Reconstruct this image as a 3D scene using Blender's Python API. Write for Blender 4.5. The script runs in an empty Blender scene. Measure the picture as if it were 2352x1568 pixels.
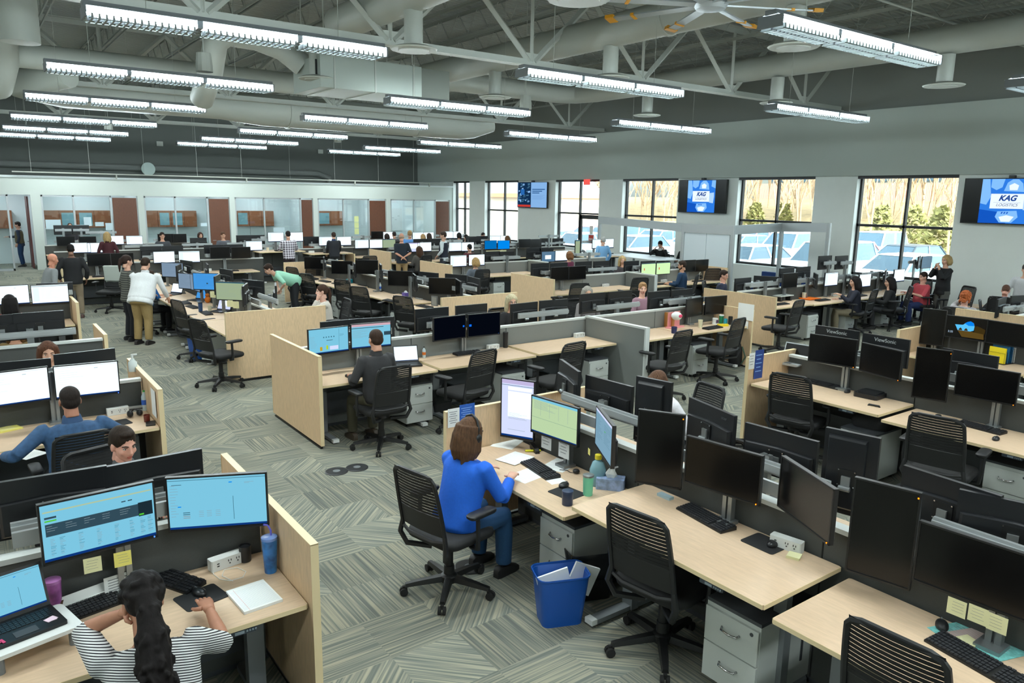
import bpy, math, random
from mathutils import Vector, Matrix, noise as mnoise
R = math.radians
PI = math.pi
random.seed(7)
S = bpy.context.scene
COL = S.collection

# ---------------------------------------------------------------- camera, world, exposure
CAM_H = 3.0
FPX = 1704.97                      # focal length in pixels of the 2352 px wide frame
yaw, pitch, roll = 0.93756915, 0.192089, 0.01628864
fw = Vector((math.cos(yaw) * math.cos(pitch), math.sin(yaw) * math.cos(pitch), -math.sin(pitch)))
rt = fw.cross(Vector((0, 0, 1))).normalized()
up = rt.cross(fw)
rt, up = rt * math.cos(roll) + up * math.sin(roll), up * math.cos(roll) - rt * math.sin(roll)
camd = bpy.data.cameras.new('camera')
cam = bpy.data.objects.new('camera', camd)
COL.objects.link(cam)
cam.matrix_world = Matrix(((rt.x, up.x, -fw.x, 0), (rt.y, up.y, -fw.y, 0), (rt.z, up.z, -fw.z, CAM_H), (0, 0, 0, 1)))
camd.sensor_width = 36.0
camd.sensor_fit = 'HORIZONTAL'
camd.lens = FPX / 2352 * 36
camd.clip_end = 400
S.camera = cam

def ray(px, py):
    return fw + rt * ((px - 1176) / FPX) - up * ((py - 784) / FPX)
def at(px, py, z=0.0):             # the point of the horizontal plane z seen there
    d = ray(px, py)
    return Vector((0, 0, CAM_H)) + d * ((z - CAM_H) / d.z)
def onx(px, py, X):
    d = ray(px, py)
    return Vector((0, 0, CAM_H)) + d * (X / d.x)
def ony(px, py, Y):
    d = ray(px, py)
    return Vector((0, 0, CAM_H)) + d * (Y / d.y)

wd = bpy.data.worlds.new('overcast_sky')
S.world = wd
wd.use_nodes = True
nt = wd.node_tree
sky = nt.nodes.new('ShaderNodeTexSky')
sky.sky_type = 'NISHITA'
sky.sun_disc = False
sky.sun_elevation = R(38)
sky.sun_rotation = R(200)
sky.dust_density = 4
hs = nt.nodes.new('ShaderNodeHueSaturation')
hs.inputs['Saturation'].default_value = .35
nt.links.new(sky.outputs[0], hs.inputs['Color'])
nt.links.new(hs.outputs[0], nt.nodes['Background'].inputs['Color'])
nt.nodes['Background'].inputs['Strength'].default_value = 1.3
S.view_settings.view_transform = 'Standard'
S.view_settings.look = 'None'
S.view_settings.exposure = 0.15
S.view_settings.gamma = 1.0
S.view_settings.use_curve_mapping = False
S.render.engine = 'CYCLES'
S.cycles.max_bounces = 7
S.cycles.diffuse_bounces = 4
S.cycles.glossy_bounces = 3
S.cycles.transmission_bounces = 4
S.cycles.transparent_max_bounces = 10
S.cycles.caustics_reflective = False
S.cycles.caustics_refractive = False
S.cycles.sample_clamp_indirect = 4
TUBE = 100.0                         # strength of the fluorescent tubes
LAMP_W = 90.0                      # light each strip sends down through its louvre

# ---------------------------------------------------------------- materials
def lin(c):
    out = []
    for v in c[:3]:
        v = v / 255
        out.append(v / 12.92 if v <= .04045 else ((v + .055) / 1.055) ** 2.4)
    return (*out, 1)
MATS = {}
def mat(name, rgb, rough=.6, metal=0.0, spec=None, noise=0, nscale=40, bump=0, stretch=None):
    if name in MATS: return MATS[name]
    m = bpy.data.materials.new(name)
    m.use_nodes = True
    t = m.node_tree
    b = t.nodes['Principled BSDF']
    c = lin(rgb)
    b.inputs['Base Color'].default_value = c
    b.inputs['Roughness'].default_value = rough
    b.inputs['Metallic'].default_value = metal
    if spec is not None: b.inputs['Specular IOR Level'].default_value = spec
    if noise or bump:
        tc = t.nodes.new('ShaderNodeTexCoord')
        mp = t.nodes.new('ShaderNodeMapping')
        if stretch: mp.inputs['Scale'].default_value = stretch
        n = t.nodes.new('ShaderNodeTexNoise')
        n.inputs['Scale'].default_value = nscale
        n.inputs['Detail'].default_value = 3
        t.links.new(tc.outputs['Object'], mp.inputs[0])
        t.links.new(mp.outputs[0], n.inputs['Vector'])
        if noise:
            r = t.nodes.new('ShaderNodeValToRGB')
            r.color_ramp.elements[0].position = .3
            r.color_ramp.elements[1].position = .7
            r.color_ramp.elements[0].color = tuple(v * (1 - noise) for v in c[:3]) + (1,)
            r.color_ramp.elements[1].color = tuple(min(1, v * (1 + noise)) for v in c[:3]) + (1,)
            t.links.new(n.outputs['Fac'], r.inputs[0])
            t.links.new(r.outputs[0], b.inputs['Base Color'])
        if bump:
            bp = t.nodes.new('ShaderNodeBump')
            bp.inputs['Strength'].default_value = bump
            bp.inputs['Distance'].default_value = .005
            t.links.new(n.outputs['Fac'], bp.inputs['Height'])
            t.links.new(bp.outputs[0], b.inputs['Normal'])
    MATS[name] = m
    return m
def emit(name, rgb, s=1.0, sample=False):
    if name in MATS: return MATS[name]
    m = bpy.data.materials.new(name)
    m.use_nodes = True
    t = m.node_tree
    t.nodes.remove(t.nodes['Principled BSDF'])
    e = t.nodes.new('ShaderNodeEmission')
    e.inputs['Color'].default_value = lin(rgb)
    e.inputs['Strength'].default_value = s
    t.links.new(e.outputs[0], t.nodes['Material Output'].inputs[0])
    if not sample:
        m.cycles.emission_sampling = 'NONE'
    MATS[name] = m
    return m
def glass(name, tint, refl=.06):
    m = bpy.data.materials.new(name)
    m.use_nodes = True
    t = m.node_tree
    t.nodes.remove(t.nodes['Principled BSDF'])
    tr = t.nodes.new('ShaderNodeBsdfTransparent')
    tr.inputs[0].default_value = lin(tint)
    gl = t.nodes.new('ShaderNodeBsdfGlossy')
    gl.inputs['Roughness'].default_value = .02
    mx = t.nodes.new('ShaderNodeMixShader')
    lw = t.nodes.new('ShaderNodeLayerWeight')
    lw.inputs[0].default_value = .5
    pw = t.nodes.new('ShaderNodeMath'); pw.operation = 'POWER'; pw.inputs[1].default_value = 5
    ad = t.nodes.new('ShaderNodeMath'); ad.operation = 'MULTIPLY_ADD'; ad.inputs[1].default_value = .6; ad.inputs[2].default_value = refl
    t.links.new(lw.outputs['Facing'], pw.inputs[0])
    t.links.new(pw.outputs[0], ad.inputs[0])
    t.links.new(ad.outputs[0], mx.inputs[0])
    t.links.new(tr.outputs[0], mx.inputs[1])
    t.links.new(gl.outputs[0], mx.inputs[2])
    t.links.new(mx.outputs[0], t.nodes['Material Output'].inputs[0])
    return m

M_WOOD = mat('maple_laminate', (207, 181, 152), .42, noise=.07, nscale=9, stretch=(1, 7, 7))
M_WOODP = mat('maple_panel', (216, 187, 150), .5, noise=.10, nscale=14, stretch=(6, 6, .8))
M_EDGE = mat('maple_edge_band', (222, 202, 160), .5)
M_BLACK = mat('black_plastic', (15, 16, 17), .45)
M_BLACK2 = mat('satin_black_casing', (24, 26, 29), .36)
M_CHAIR = mat('black_chair_knit', (17, 18, 19), .75)
M_CHAIRF = mat('black_chair_frame', (22, 23, 25), .5)
M_OFF = mat('dark_screen_glass', (9, 9, 10), .22, spec=.4)
M_STEEL = mat('silver_steel', (150, 155, 156), .38, metal=.75)
M_GREY = mat('grey_painted_steel', (112, 117, 120), .45)
M_DKGREY = mat('dark_grey_steel', (62, 66, 70), .5)
M_ALU = mat('brushed_aluminium', (176, 182, 184), .42, metal=.5)
M_FAB = mat('grey_panel_fabric', (122, 126, 124), .9, noise=.06, nscale=260, bump=.2)
M_FABD = mat('charcoal_panel_fabric', (74, 76, 74), .92, noise=.08, nscale=260)
M_CAP = mat('white_panel_cap', (206, 212, 210), .45)
M_WHITE = mat('white_plastic', (222, 226, 224), .45)
M_PED = mat('white_cabinet_steel', (190, 196, 192), .5)
M_PAPER = mat('paper', (232, 236, 234), .8)
M_CHROME = mat('chrome', (190, 190, 192), .15, metal=1)
M_RUBBER = mat('black_rubber', (18, 18, 18), .8)

# ---------------------------------------------------------------- geometry builder
class G:
    def __init__(s): s.v = []; s.f = []; s.m = []
    def add(s, vs, fs, mi=0, M=None):
        o = len(s.v)
        if M is not None: vs = [M @ Vector(v) for v in vs]
        s.v += [tuple(v) for v in vs]
        s.f += [tuple(i + o for i in f) for f in fs]
        s.m += [mi] * len(fs)
        return s
    def box(s, c, d, mi=0, M=None, ch=0):
        x, y, z = c; a, b, h = d[0] / 2, d[1] / 2, d[2] / 2
        if ch:                                   # chamfered vertical edges
            p = [(x - a + ch, y - b), (x + a - ch, y - b), (x + a, y - b + ch), (x + a, y + b - ch),
                 (x + a - ch, y + b), (x - a + ch, y + b), (x - a, y + b - ch), (x - a, y - b + ch)]
            return s.prism(p, z - h, z + h, mi, M)
        vs = [(x + i * a, y + j * b, z + k * h) for k in (-1, 1) for j in (-1, 1) for i in (-1, 1)]
        return s.add(vs, [(0, 2, 3, 1), (4, 5, 7, 6), (0, 1, 5, 4), (2, 6, 7, 3), (0, 4, 6, 2), (1, 3, 7, 5)], mi, M)
    def prism(s, p, z0, z1, mi=0, M=None):
        n = len(p)
        vs = [(x, y, z0) for x, y in p] + [(x, y, z1) for x, y in p]
        fs = [tuple(range(n - 1, -1, -1)), tuple(range(n, 2 * n))]
        fs += [(i, (i + 1) % n, n + (i + 1) % n, n + i) for i in range(n)]
        return s.add(vs, fs, mi, M)
    def quad(s, a, b, c, d, mi=0, M=None):
        return s.add([a, b, c, d], [(0, 1, 2, 3)], mi, M)
    def loft(s, rings, mi=0, M=None, cap=True):
        n = len(rings[0]); vs = [p for r in rings for p in r]; fs = []
        for k in range(len(rings) - 1):
            for i in range(n):
                j = (i + 1) % n
                fs.append((k * n + i, k * n + j, (k + 1) * n + j, (k + 1) * n + i))
        if cap:
            fs.append(tuple(range(n - 1, -1, -1)))
            fs.append(tuple((len(rings) - 1) * n + i for i in range(n)))
        return s.add(vs, fs, mi, M)
    def tube(s, pts, r, n=8, mi=0, M=None, flat=1.0):
        pts = [Vector(p) for p in pts]
        rs = r if isinstance(r, (list, tuple)) else [r] * len(pts)
        rings = []; pu = None
        for k, p in enumerate(pts):
            t = (pts[min(k + 1, len(pts) - 1)] - pts[max(k - 1, 0)])
            t = t.normalized() if t.length > 1e-9 else Vector((0, 0, 1))
            if pu is None:
                a = Vector((0, 0, 1)) if abs(t.z) < .9 else Vector((1, 0, 0))
                u = t.cross(a).normalized()
            else:
                u = (pu - t * pu.dot(t))
                u = u.normalized() if u.length > 1e-6 else t.orthogonal().normalized()
            pu = u; w = t.cross(u)
            rings.append([tuple(p + (u * math.cos(2 * PI * i / n) + w * math.sin(2 * PI * i / n) * flat) * rs[k]) for i in range(n)])
        return s.loft(rings, mi, M)
    def lathe(s, prof, c=(0, 0, 0), n=16, mi=0, M=None, cap=True):
        rings = [[(c[0] + r * math.cos(2 * PI * i / n), c[1] + r * math.sin(2 * PI * i / n), c[2] + z) for i in range(n)] for r, z in prof]
        return s.loft(rings, mi, M, cap)
    def ell(s, c, r, n=12, k=8, mi=0, M=None):
        c = Vector(c)
        rings = []
        for j in range(1, k):
            a = PI * j / k
            rings.append([(c.x + r[0] * math.sin(a) * math.cos(2 * PI * i / n), c.y + r[1] * math.sin(a) * math.sin(2 * PI * i / n), c.z - r[2] * math.cos(a)) for i in range(n)])
        o = len(s.v)
        s.loft(rings, mi, M, cap=False)
        b = (c.x, c.y, c.z - r[2]); t = (c.x, c.y, c.z + r[2])
        m = len(s.v)
        vs = [b, t]
        if M is not None: vs = [tuple(M @ Vector(v)) for v in vs]
        s.v += vs
        l = o + (k - 2) * n
        for i in range(n):
            s.f.append((m, o + (i + 1) % n, o + i)); s.m.append(mi)
            s.f.append((m + 1, l + i, l + (i + 1) % n)); s.m.append(mi)
        return s
    def mesh(s, name, mats, smooth=False, auto=None):
        me = bpy.data.meshes.new(name)
        me.from_pydata(s.v, [], s.f)
        if not isinstance(mats, (list, tuple)): mats = [mats]
        for m in mats: me.materials.append(m)
        if len(mats) > 1: me.polygons.foreach_set('material_index', s.m)
        if smooth: me.polygons.foreach_set('use_smooth', [True] * len(s.f))
        me.update()
        if auto:
            me.polygons.foreach_set('use_smooth', [True] * len(s.f))
            me.set_sharp_from_angle(angle=R(auto))
        return me

def rrect(w, d, r, n=4, cx=0, cy=0):
    p = []
    for sx, sy, a0 in ((1, -1, -90), (1, 1, 0), (-1, 1, 90), (-1, -1, 180)):
        for i in range(n + 1):
            a = R(a0 + 90 * i / n)
            p.append((cx + sx * (w / 2 - r) + r * math.cos(a), cy + sy * (d / 2 - r) + r * math.sin(a)))
    return p

def ob(name, me, parent=None, loc=(0, 0, 0), rz=0.0):
    o = bpy.data.objects.new(name, me)
    COL.objects.link(o)
    o.location = loc
    o.rotation_euler = (0, 0, rz)
    if parent is not None: o.parent = parent
    return o
def tag(o, label=None, cat=None, group=None, kind=None):
    if label: o['label'] = label
    if cat: o['category'] = cat
    if group: o['group'] = group
    if kind: o['kind'] = kind
    return o
def struct(name, me, label=None):
    o = ob(name, me)
    o['kind'] = 'structure'
    if label: o['label'] = label; o['category'] = name.split('_')[0]
    return o
def spawn(name, recipe, loc, rz, label, cat, group=None):
    """A thing: an Empty at its base with one mesh per part; recipe rows are (part, mesh, index of parent part or None[, label])."""
    e = bpy.data.objects.new(name, None)
    e.empty_display_size = .1
    COL.objects.link(e)
    e.location = loc
    e.rotation_euler = (0, 0, rz) if not isinstance(rz, (tuple, list)) else rz
    tag(e, label, cat, group)
    made = []
    for row in recipe:
        o = bpy.data.objects.new(row[0], row[1])
        COL.objects.link(o)
        o.parent = e if row[2] is None else made[row[2]]
        if len(row) > 3: o['label'] = row[3]
        made.append(o)
    return e
def one(name, me, loc, rz, label, cat, group=None):
    return tag(ob(name, me, None, loc, rz), label, cat, group)
def text_mesh(name, body, size, m, shear=0.0, extrude=.001, bold=0.0, align='CENTER'):
    cu = bpy.data.curves.new(name, 'FONT')
    cu.body = body; cu.size = size; cu.shear = shear; cu.extrude = extrude; cu.offset = bold
    cu.align_x = align; cu.align_y = 'CENTER'
    o = bpy.data.objects.new(name, cu)
    COL.objects.link(o)
    bpy.context.view_layer.update()
    me = bpy.data.meshes.new_from_object(o.evaluated_get(bpy.context.evaluated_depsgraph_get()))
    bpy.data.objects.remove(o)
    me.transform(Matrix.Rotation(R(90), 4, 'X'))     # reads from -Y, upright
    me.materials.clear(); me.materials.append(m)
    return me
# ---------------------------------------------------------------- floor, walls, windows
def carpet():
    m = bpy.data.materials.new('striped_carpet_planks')
    m.use_nodes = True
    t = m.node_tree; N = t.nodes; L = t.links
    b = N['Principled BSDF']; b.inputs['Roughness'].default_value = .95; b.inputs['Specular IOR Level'].default_value = .15
    geo = N.new('ShaderNodeNewGeometry')
    mp = N.new('ShaderNodeMapping'); mp.inputs['Rotation'].default_value = (0, 0, R(45)); 
    L.new(geo.outputs['Position'], mp.inputs[0])
    def vm(op, a, bb=None):
        n = N.new('ShaderNodeVectorMath'); n.operation = op
        L.new(a, n.inputs[0])
        if bb is not None:
            if isinstance(bb, tuple): n.inputs[1].default_value = bb
            else: L.new(bb, n.inputs[1])
        return n.outputs[0]
    def ma(op, a, bb=None):
        n = N.new('ShaderNodeMath'); n.operation = op
        L.new(a, n.inputs[0])
        if bb is not None:
            if isinstance(bb, (int, float)): n.inputs[1].default_value = bb
            else: L.new(bb, n.inputs[1])
        return n.outputs[0]
    cell = vm('FLOOR', vm('MULTIPLY', geo.outputs['Position'], (2.0, 2.0, 0)))
    wn = N.new('ShaderNodeTexWhiteNoise'); wn.noise_dimensions = '3D'; L.new(cell, wn.inputs['Vector'])
    k = wn.outputs['Value']
    def stripes(rot, seed):
        q = N.new('ShaderNodeMapping'); q.inputs['Rotation'].default_value = (0, 0, R(rot)); q.inputs['Location'].default_value = (seed, seed, 0)
        L.new(geo.outputs['Position'], q.inputs[0])
        sc = vm('MULTIPLY', q.outputs[0], (62.0, 1.2, 0))
        n = N.new('ShaderNodeTexNoise'); n.inputs['Scale'].default_value = 1; n.inputs['Detail'].default_value = 1.5
        L.new(vm('ADD', sc, vm('MULTIPLY', cell, (7.3, 3.1, 0))), n.inputs['Vector'])
        return n.outputs['Fac']
    def pick(a, bb, thr):
        mx = N.new('ShaderNodeMix'); L.new(ma('GREATER_THAN', k, thr), mx.inputs[0]); L.new(a, mx.inputs[2]); L.new(bb, mx.inputs[3]); return mx.outputs[0]
    s = pick(stripes(0, 0), stripes(90, 3), .34)
    s = pick(s, stripes(45, 9), .62)
    s = pick(s, stripes(-45, 5), .82)
    r = N.new('ShaderNodeValToRGB'); e = r.color_ramp.elements
    e[0].position = .36; e[0].color = lin((110, 115, 109))
    e[1].position = .66; e[1].color = lin((166, 163, 143))
    x = r.color_ramp.elements.new(.46); x.color = lin((126, 130, 121))
    x = r.color_ramp.elements.new(.55); x.color = lin((146, 146, 132))
    L.new(s, r.inputs[0])
    hv = N.new('ShaderNodeHueSaturation')
    L.new(r.outputs[0], hv.inputs['Color'])
    L.new(ma('ADD', ma('MULTIPLY', k, .25), .70), hv.inputs['Value'])
    L.new(hv.outputs[0], b.inputs['Base Color'])
    return m
XW, YB, X0, Y0 = 20.5, 33.3, -7.0, -6.0        # right wall, office front, left wall, wall behind the camera
M_WALL = mat('white_wall_paint', (234, 240, 236), .75, noise=.015, nscale=3)
M_WALLG = mat('grey_wall_paint', (120, 124, 119), .8)
M_WALLD = mat('dark_grey_wall_paint', (92, 96, 92), .85)
M_CEIL = mat('grey_painted_ceiling_steel', (150, 154, 147), .7)
M_CEIL2 = mat('light_grey_duct_paint', (172, 176, 168), .55)
M_FRAME = mat('black_window_frame', (26, 28, 30), .4)
M_GLASS = glass('window_glass', (240, 250, 250))
M_GLASS2 = glass('office_glass', (246, 251, 251))

struct('floor', G().box(((X0 + 24) / 2, 16, -.05), (24 - X0, 46, .1)).mesh('floor', carpet()), 'grey and tan striped carpet planks across the office floor')
ZD = 7.3
def deck():
    g = G(); n = int((37 - Y0) / .15)
    for i in range(n):
        y = Y0 + i * .15
        z = ZD
        g.quad((X0, y, z), (XW, y, z), (XW, y + .06, z), (X0, y + .06, z))
        g.quad((X0, y + .06, z), (XW, y + .06, z), (XW, y + .08, z + .04), (X0, y + .08, z + .04))
        g.quad((X0, y + .08, z + .04), (XW, y + .08, z + .04), (XW, y + .13, z + .04), (X0, y + .13, z + .04))
        g.quad((X0, y + .13, z + .04), (XW, y + .13, z + .04), (XW, y + .15, z), (X0, y + .15, z))
    g.box(((X0 + XW) / 2, 15.5, ZD + .14), (XW - X0, 43.4, .12))
    return g.mesh('ceiling', M_CEIL)
struct('ceiling', deck(), 'grey corrugated steel roof deck high above the desks')

WIN = [(33.25, 31.71), (30.35, 27.63), (24.98, 22.24), (20.94, 18.17), (15.62, 12.88), (11.58, 8.89), (6.6, 3.9), (1.6, -1.1)]
ZS, ZT, WT = .96, 3.74, .34                    # sill, head, wall thickness
def right_wall():
    g = G(); ys = sorted(WIN, key=lambda w: w[1]); prev = Y0
    xm = XW + WT / 2
    def slab(y0, y1, z0, z1): g.box((xm, (y0 + y1) / 2, (z0 + z1) / 2), (WT, y1 - y0, z1 - z0))
    for a, b in ys:
        slab(prev, b, 0, ZT)
        if not 22 < b < 22.5: slab(b, a, 0, ZS)
        else: slab((a + b) / 2, a, 0, ZS)
        prev = a
    slab(prev, 37, 0, ZT)
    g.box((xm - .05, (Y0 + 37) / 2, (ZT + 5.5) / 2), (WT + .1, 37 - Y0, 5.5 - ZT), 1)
    return g.mesh('wall_right', [M_WALL, mat('dimmed_white_wall_paint', (178, 187, 181), .8)])  # greyer tone paints in the lamps' cut-off above the window heads
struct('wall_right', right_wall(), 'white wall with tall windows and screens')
struct('trim_1', G().box((XW + .17, (Y0 + 37) / 2, 6.45), (.30, 37 - Y0, 1.9)).mesh('trim', M_WALLG), 'grey painted band of wall above the white paint')
struct('wall_left', G().box((X0 - .1, 15.5, 3.7), (.2, 43, 7.4)).mesh('wall', M_WALL))
struct('wall_near', G().box((8, Y0 - .1, 3.7), (32, .2, 7.4)).mesh('wall', M_WALL))
struct('wall_back', G().box((7, 36.9, 5.1), (28, .2, 4.6)).mesh('wall', M_WALLD), 'dark grey upper wall behind the office roof')
def window(i, y1, y0):
    m = G(); x = XW + .24; w = .055; door = (i == 3)
    def bar(ya, yb, za, zb, d=.11): m.box((x, (ya + yb) / 2, (za + zb) / 2), (d, yb - ya, zb - za))
    ym = (y0 + y1) / 2
    bar(y0, y0 + w, 0 if door else ZS, ZT); bar(y1 - w, y1, ZS, ZT); bar(ym - w / 2, ym + w / 2, 0 if door else ZS, ZT)
    bar(y0, y1, ZT - w, ZT)
    bar(ym if door else y0, y1, ZS, ZS + .07)
    bar(y0, y1, 2.34, 2.41)
    o = struct('window_%d' % i, m.mesh('window', M_FRAME), 'tall black framed window with four panes in the right wall')
    for a, b, c, d in ((y0 + w, ym - w / 2, 2.41, ZT - w), (ym + w / 2, y1 - w, 2.41, ZT - w), (ym + w / 2, y1 - w, ZS + .07, 2.34)) + (() if door else ((y0 + w, ym - w / 2, ZS + .07, 2.34),)):
        ob('pane', G().box((x, (a + b) / 2, (c + d) / 2), (.008, b - a, d - c)).mesh('pane', M_GLASS), o)
    ob('blind_roll', G().box((XW + .08, ym, ZT - .035), (.12, y1 - y0 - .01, .09)).mesh('blind', M_FRAME), o)
    return o
for i, (a, b) in enumerate(WIN): window(i + 1, a, b)
# the glass exit door in the third window
a, b = WIN[2]; ym = (a + b) / 2
g = G(); x = XW + .24
for ya, yb, za, zb in ((b + .06, b + .16, .02, 2.3), (ym - .14, ym - .03, .02, 2.3), (b + .06, ym - .03, 2.16, 2.33), (b + .06, ym - .03, .02, .25)):
    g.box((x, (ya + yb) / 2, (za + zb) / 2), (.06, yb - ya, zb - za))
dr = struct('door_1', g.mesh('door', M_FRAME), 'black framed glass exit door beside a window')
ob('pane', G().box((x, (b + ym) / 2, 1.2), (.008, ym - b - .3, 1.9)).mesh('pane', M_GLASS), dr)
ob('door_handle', G().box((x - .05, ym - .2, 1.0), (.05, .04, .3)).mesh('handle', M_STEEL), dr)
g = G().box((x - .012, (b + ym) / 2 - .05, 1.72), (.006, .2, .34), 0).box((x - .012, (b + ym) / 2 - .05, 1.36), (.006, .3, .34), 1).box((x - .016, (b + ym) / 2 - .05, 1.36), (.006, .22, .05), 0)
ob('door_notice', g.mesh('notice', [M_PAPER, mat('red_notice', (196, 70, 58), .6)]), dr)['label'] = 'red and white notices on the door glass'

# ---- glazed offices along the back
M_DOOR = mat('dark_walnut_door', (98, 58, 38), .4, noise=.25, nscale=16, stretch=(8, 8, .6))
M_CAB = mat('walnut_cabinet', (138, 84, 52), .4, noise=.2, nscale=14, stretch=(8, 8, .7))
M_OFFW = mat('office_wall_paint', (226, 234, 234), .8)
ZG = 2.80
g = G()
g.box(((X0 + XW) / 2, YB + .1, (ZG + 3.42) / 2), (XW - X0, .2, 3.42 - ZG))
SOL = [(-7.0, -1.2), (2.10, 2.42), (5.72, 5.95), (9.30, 9.52), (13.02, 13.24), (16.72, 16.95), (20.34, XW)]
for x0, x1 in SOL: g.box(((x0 + x1) / 2, YB + .1, ZG / 2), (x1 - x0, .2, ZG))
struct('wall_offices', g.mesh('wall', mat('pale_grey_wall_paint', (196, 205, 199), .75)), 'white front wall of the glazed offices')
g = G().box(((X0 + XW) / 2, 36.75, 1.7), (XW - X0, .1, 3.4))
for x in (2.26, 5.83, 9.41, 13.13, 16.83): g.box((x, 35.05, 1.7), (.1, 3.3, 3.4))
struct('wall_office_back', g.mesh('wall', M_OFFW))
struct('ceiling_offices', G().box(((X0 + XW) / 2, 35.1, 3.46), (XW - X0, 3.7, .08)).mesh('ceiling', M_OFFW))
bays = [(2.42, 5.72, 4.78, 3.48), (5.95, 9.30, 8.42, 7.12), (9.52, 13.02, 12.45, 10.78), (13.24, 16.72, 15.82, 14.5), (16.95, 20.34, 19.5, 18.25), (-1.2, 2.10, 1.4, .6)]
for i, (xa, xb, xd, xm) in enumerate(bays):
    xe = xb if i < 5 else 2.1
    g = G()
    for x in (xa + .03, xm, xd - .03): g.box((x, YB + .06, ZG / 2), (.06, .07, ZG))
    g.box(((xa + xd) / 2, YB + .06, ZG - .03), (xd - xa, .07, .06)).box(((xa + xd) / 2, YB + .06, .04), (xd - xa, .07, .08))
    o = struct('window_%d' % (i + 9), g.mesh('window', M_ALU), 'floor to ceiling office glazing in slim aluminium frames')
    for a, b in ((xa + .06, xm - .03), (xm + .03, xd - .06)):
        ob('pane', G().box(((a + b) / 2, YB + .06, ZG / 2), (b - a, .01, ZG - .14)).mesh('pane', M_GLASS2), o)
    if i < 5:
        d = struct('door_%d' % (i + 2), G().box(((xd + xe) / 2, YB + .06, ZG / 2 - .03), (xe - xd - .08, .05, ZG - .1)).mesh('door', M_DOOR), 'tall dark walnut office door')
        ob('door_handle', G().tube([(xd + .12, YB + .02, .98), (xd + .12, YB - .04, .98), (xd + .24, YB - .04, .98)], .01, 6).mesh('handle', M_STEEL), d)
    g = G().box(((xa + xb) / 2, 35.1, 3.40), (1.2, 1.2, .03))
    l = spawn('ceiling_panel_light', [('diffuser', g.mesh('diffuser', emit('office_light_panel', (232, 246, 255), 12.0, True)), None)], (0, 0, 0), 0, 'square ceiling light inside a glazed office', 'ceiling light', 'ceiling lights in the glazed offices')
# left office: open doorway with a red-brown door
d = struct('door_7', G().box((2.02, YB + .95, 1.38), (.05, 1.0, 2.7)).mesh('door', mat('red_brown_door', (96, 44, 40), .45)), 'red brown door standing open beside the left office')
ob('door_handle', G().box((1.97, YB + 1.35, 1.0), (.06, .12, .03)).mesh('h', M_STEEL), d)
CAB = [(2.60, 5.15, 'wide walnut wall cabinet in the office behind the man at raised screens'), (6.45, 8.65, 'walnut wall cabinet with glass doors in the second office'), (10.42, 12.2, 'walnut wall cabinet in the middle office'), (14.4, 15.8, 'short walnut wall cabinet behind the yellow charts'), (-.6, 1.6, 'walnut wall cabinet in the far left office')]
for k, (x0, x1, lab) in enumerate(CAB):
    n = max(2, round((x1 - x0) / .6)); w = (x1 - x0) / n
    rec = [('cabinet_body', G().box(((x0 + x1) / 2, 36.52, 1.79), (x1 - x0, .34, .72)).mesh('body', M_CAB), None)]
    for j in range(n):
        gl = j in (1, 2) if n > 3 else j == 0
        rec.append(('cabinet_door', G().box((x0 + (j + .5) * w, 36.33, 1.79), (w - .02, .03, .69)).mesh('cdoor', M_CAB), None))
        if gl: rec.append(('glass_panel', G().box((x0 + (j + .5) * w, 36.308, 1.79), (w - .16, .012, .54)).mesh('pane', mat('frosted_cabinet_glass', (120, 158, 165), .3)), len(rec) - 1))
    spawn('wall_cabinet', rec, (0, 0, 0), 0, lab, 'cabinet')
def flat(name, c, d, m, lab, cat, group=None): return one(name, G().box((0, 0, 0), d).mesh(name, m), c, 0, lab, cat, group)
M_YEL = mat('yellow_chart_paper', (206, 214, 150), .8)
for k, z in enumerate((1.95, 1.66, 1.37)):
    flat('wall_chart', (15.15, YB + .03, z - .1), (.22, .006, .27), M_YEL, ('topmost', 'middle', 'lowest')[k] + ' of three pale yellow charts on the office glass', 'chart')
for x, z, w, h, lab in ((2.75, 1.95, .5, .36, 'whiteboard sheet with yellow lines inside the first office'), (3.65, 1.8, .3, .26, 'pale sheet on the office glass left of the mullion'), (3.9, 2.05, .26, .34, 'blue grey sheet high on the first office glass'), (4.3, 1.95, .3, .16, 'small pale sheet right of the mullion'), (4.63, 1.85, .25, .28, 'grey tilted sheet beside the first walnut door'), (8.2, 1.9, .25, .14, 'white notice low on the second office cabinet'), (11.4, 1.6, .5, .3, 'pale printed sheet on middle office glass')):
    flat('paper_sheet', (x, YB + .02, z - .25), (w, .004, h), mat('pale_blue_sheet', (188, 208, 216), .7), lab, 'paper')
g = G().box((0, 0, 0), (1.5, .03, 1.2), 0)
for k in range(7): g.box((-.5 + .17 * k, -.017, .2 - .1 * (k % 3)), (.12, .004, .012), 1)
one('whiteboard', g.mesh('whiteboard', [M_WHITE, mat('marker_ink', (70, 90, 100), .6)]), (18.6, 36.67, 1.7), 0, 'whiteboard with faint writing in the far right office', 'whiteboard')
one('whiteboard', g.mesh('whiteboard', [M_WHITE, MATS['marker_ink']]), (11.9, 36.67, .78), 0, 'whiteboard under the cabinet in the middle office', 'whiteboard')

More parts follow.
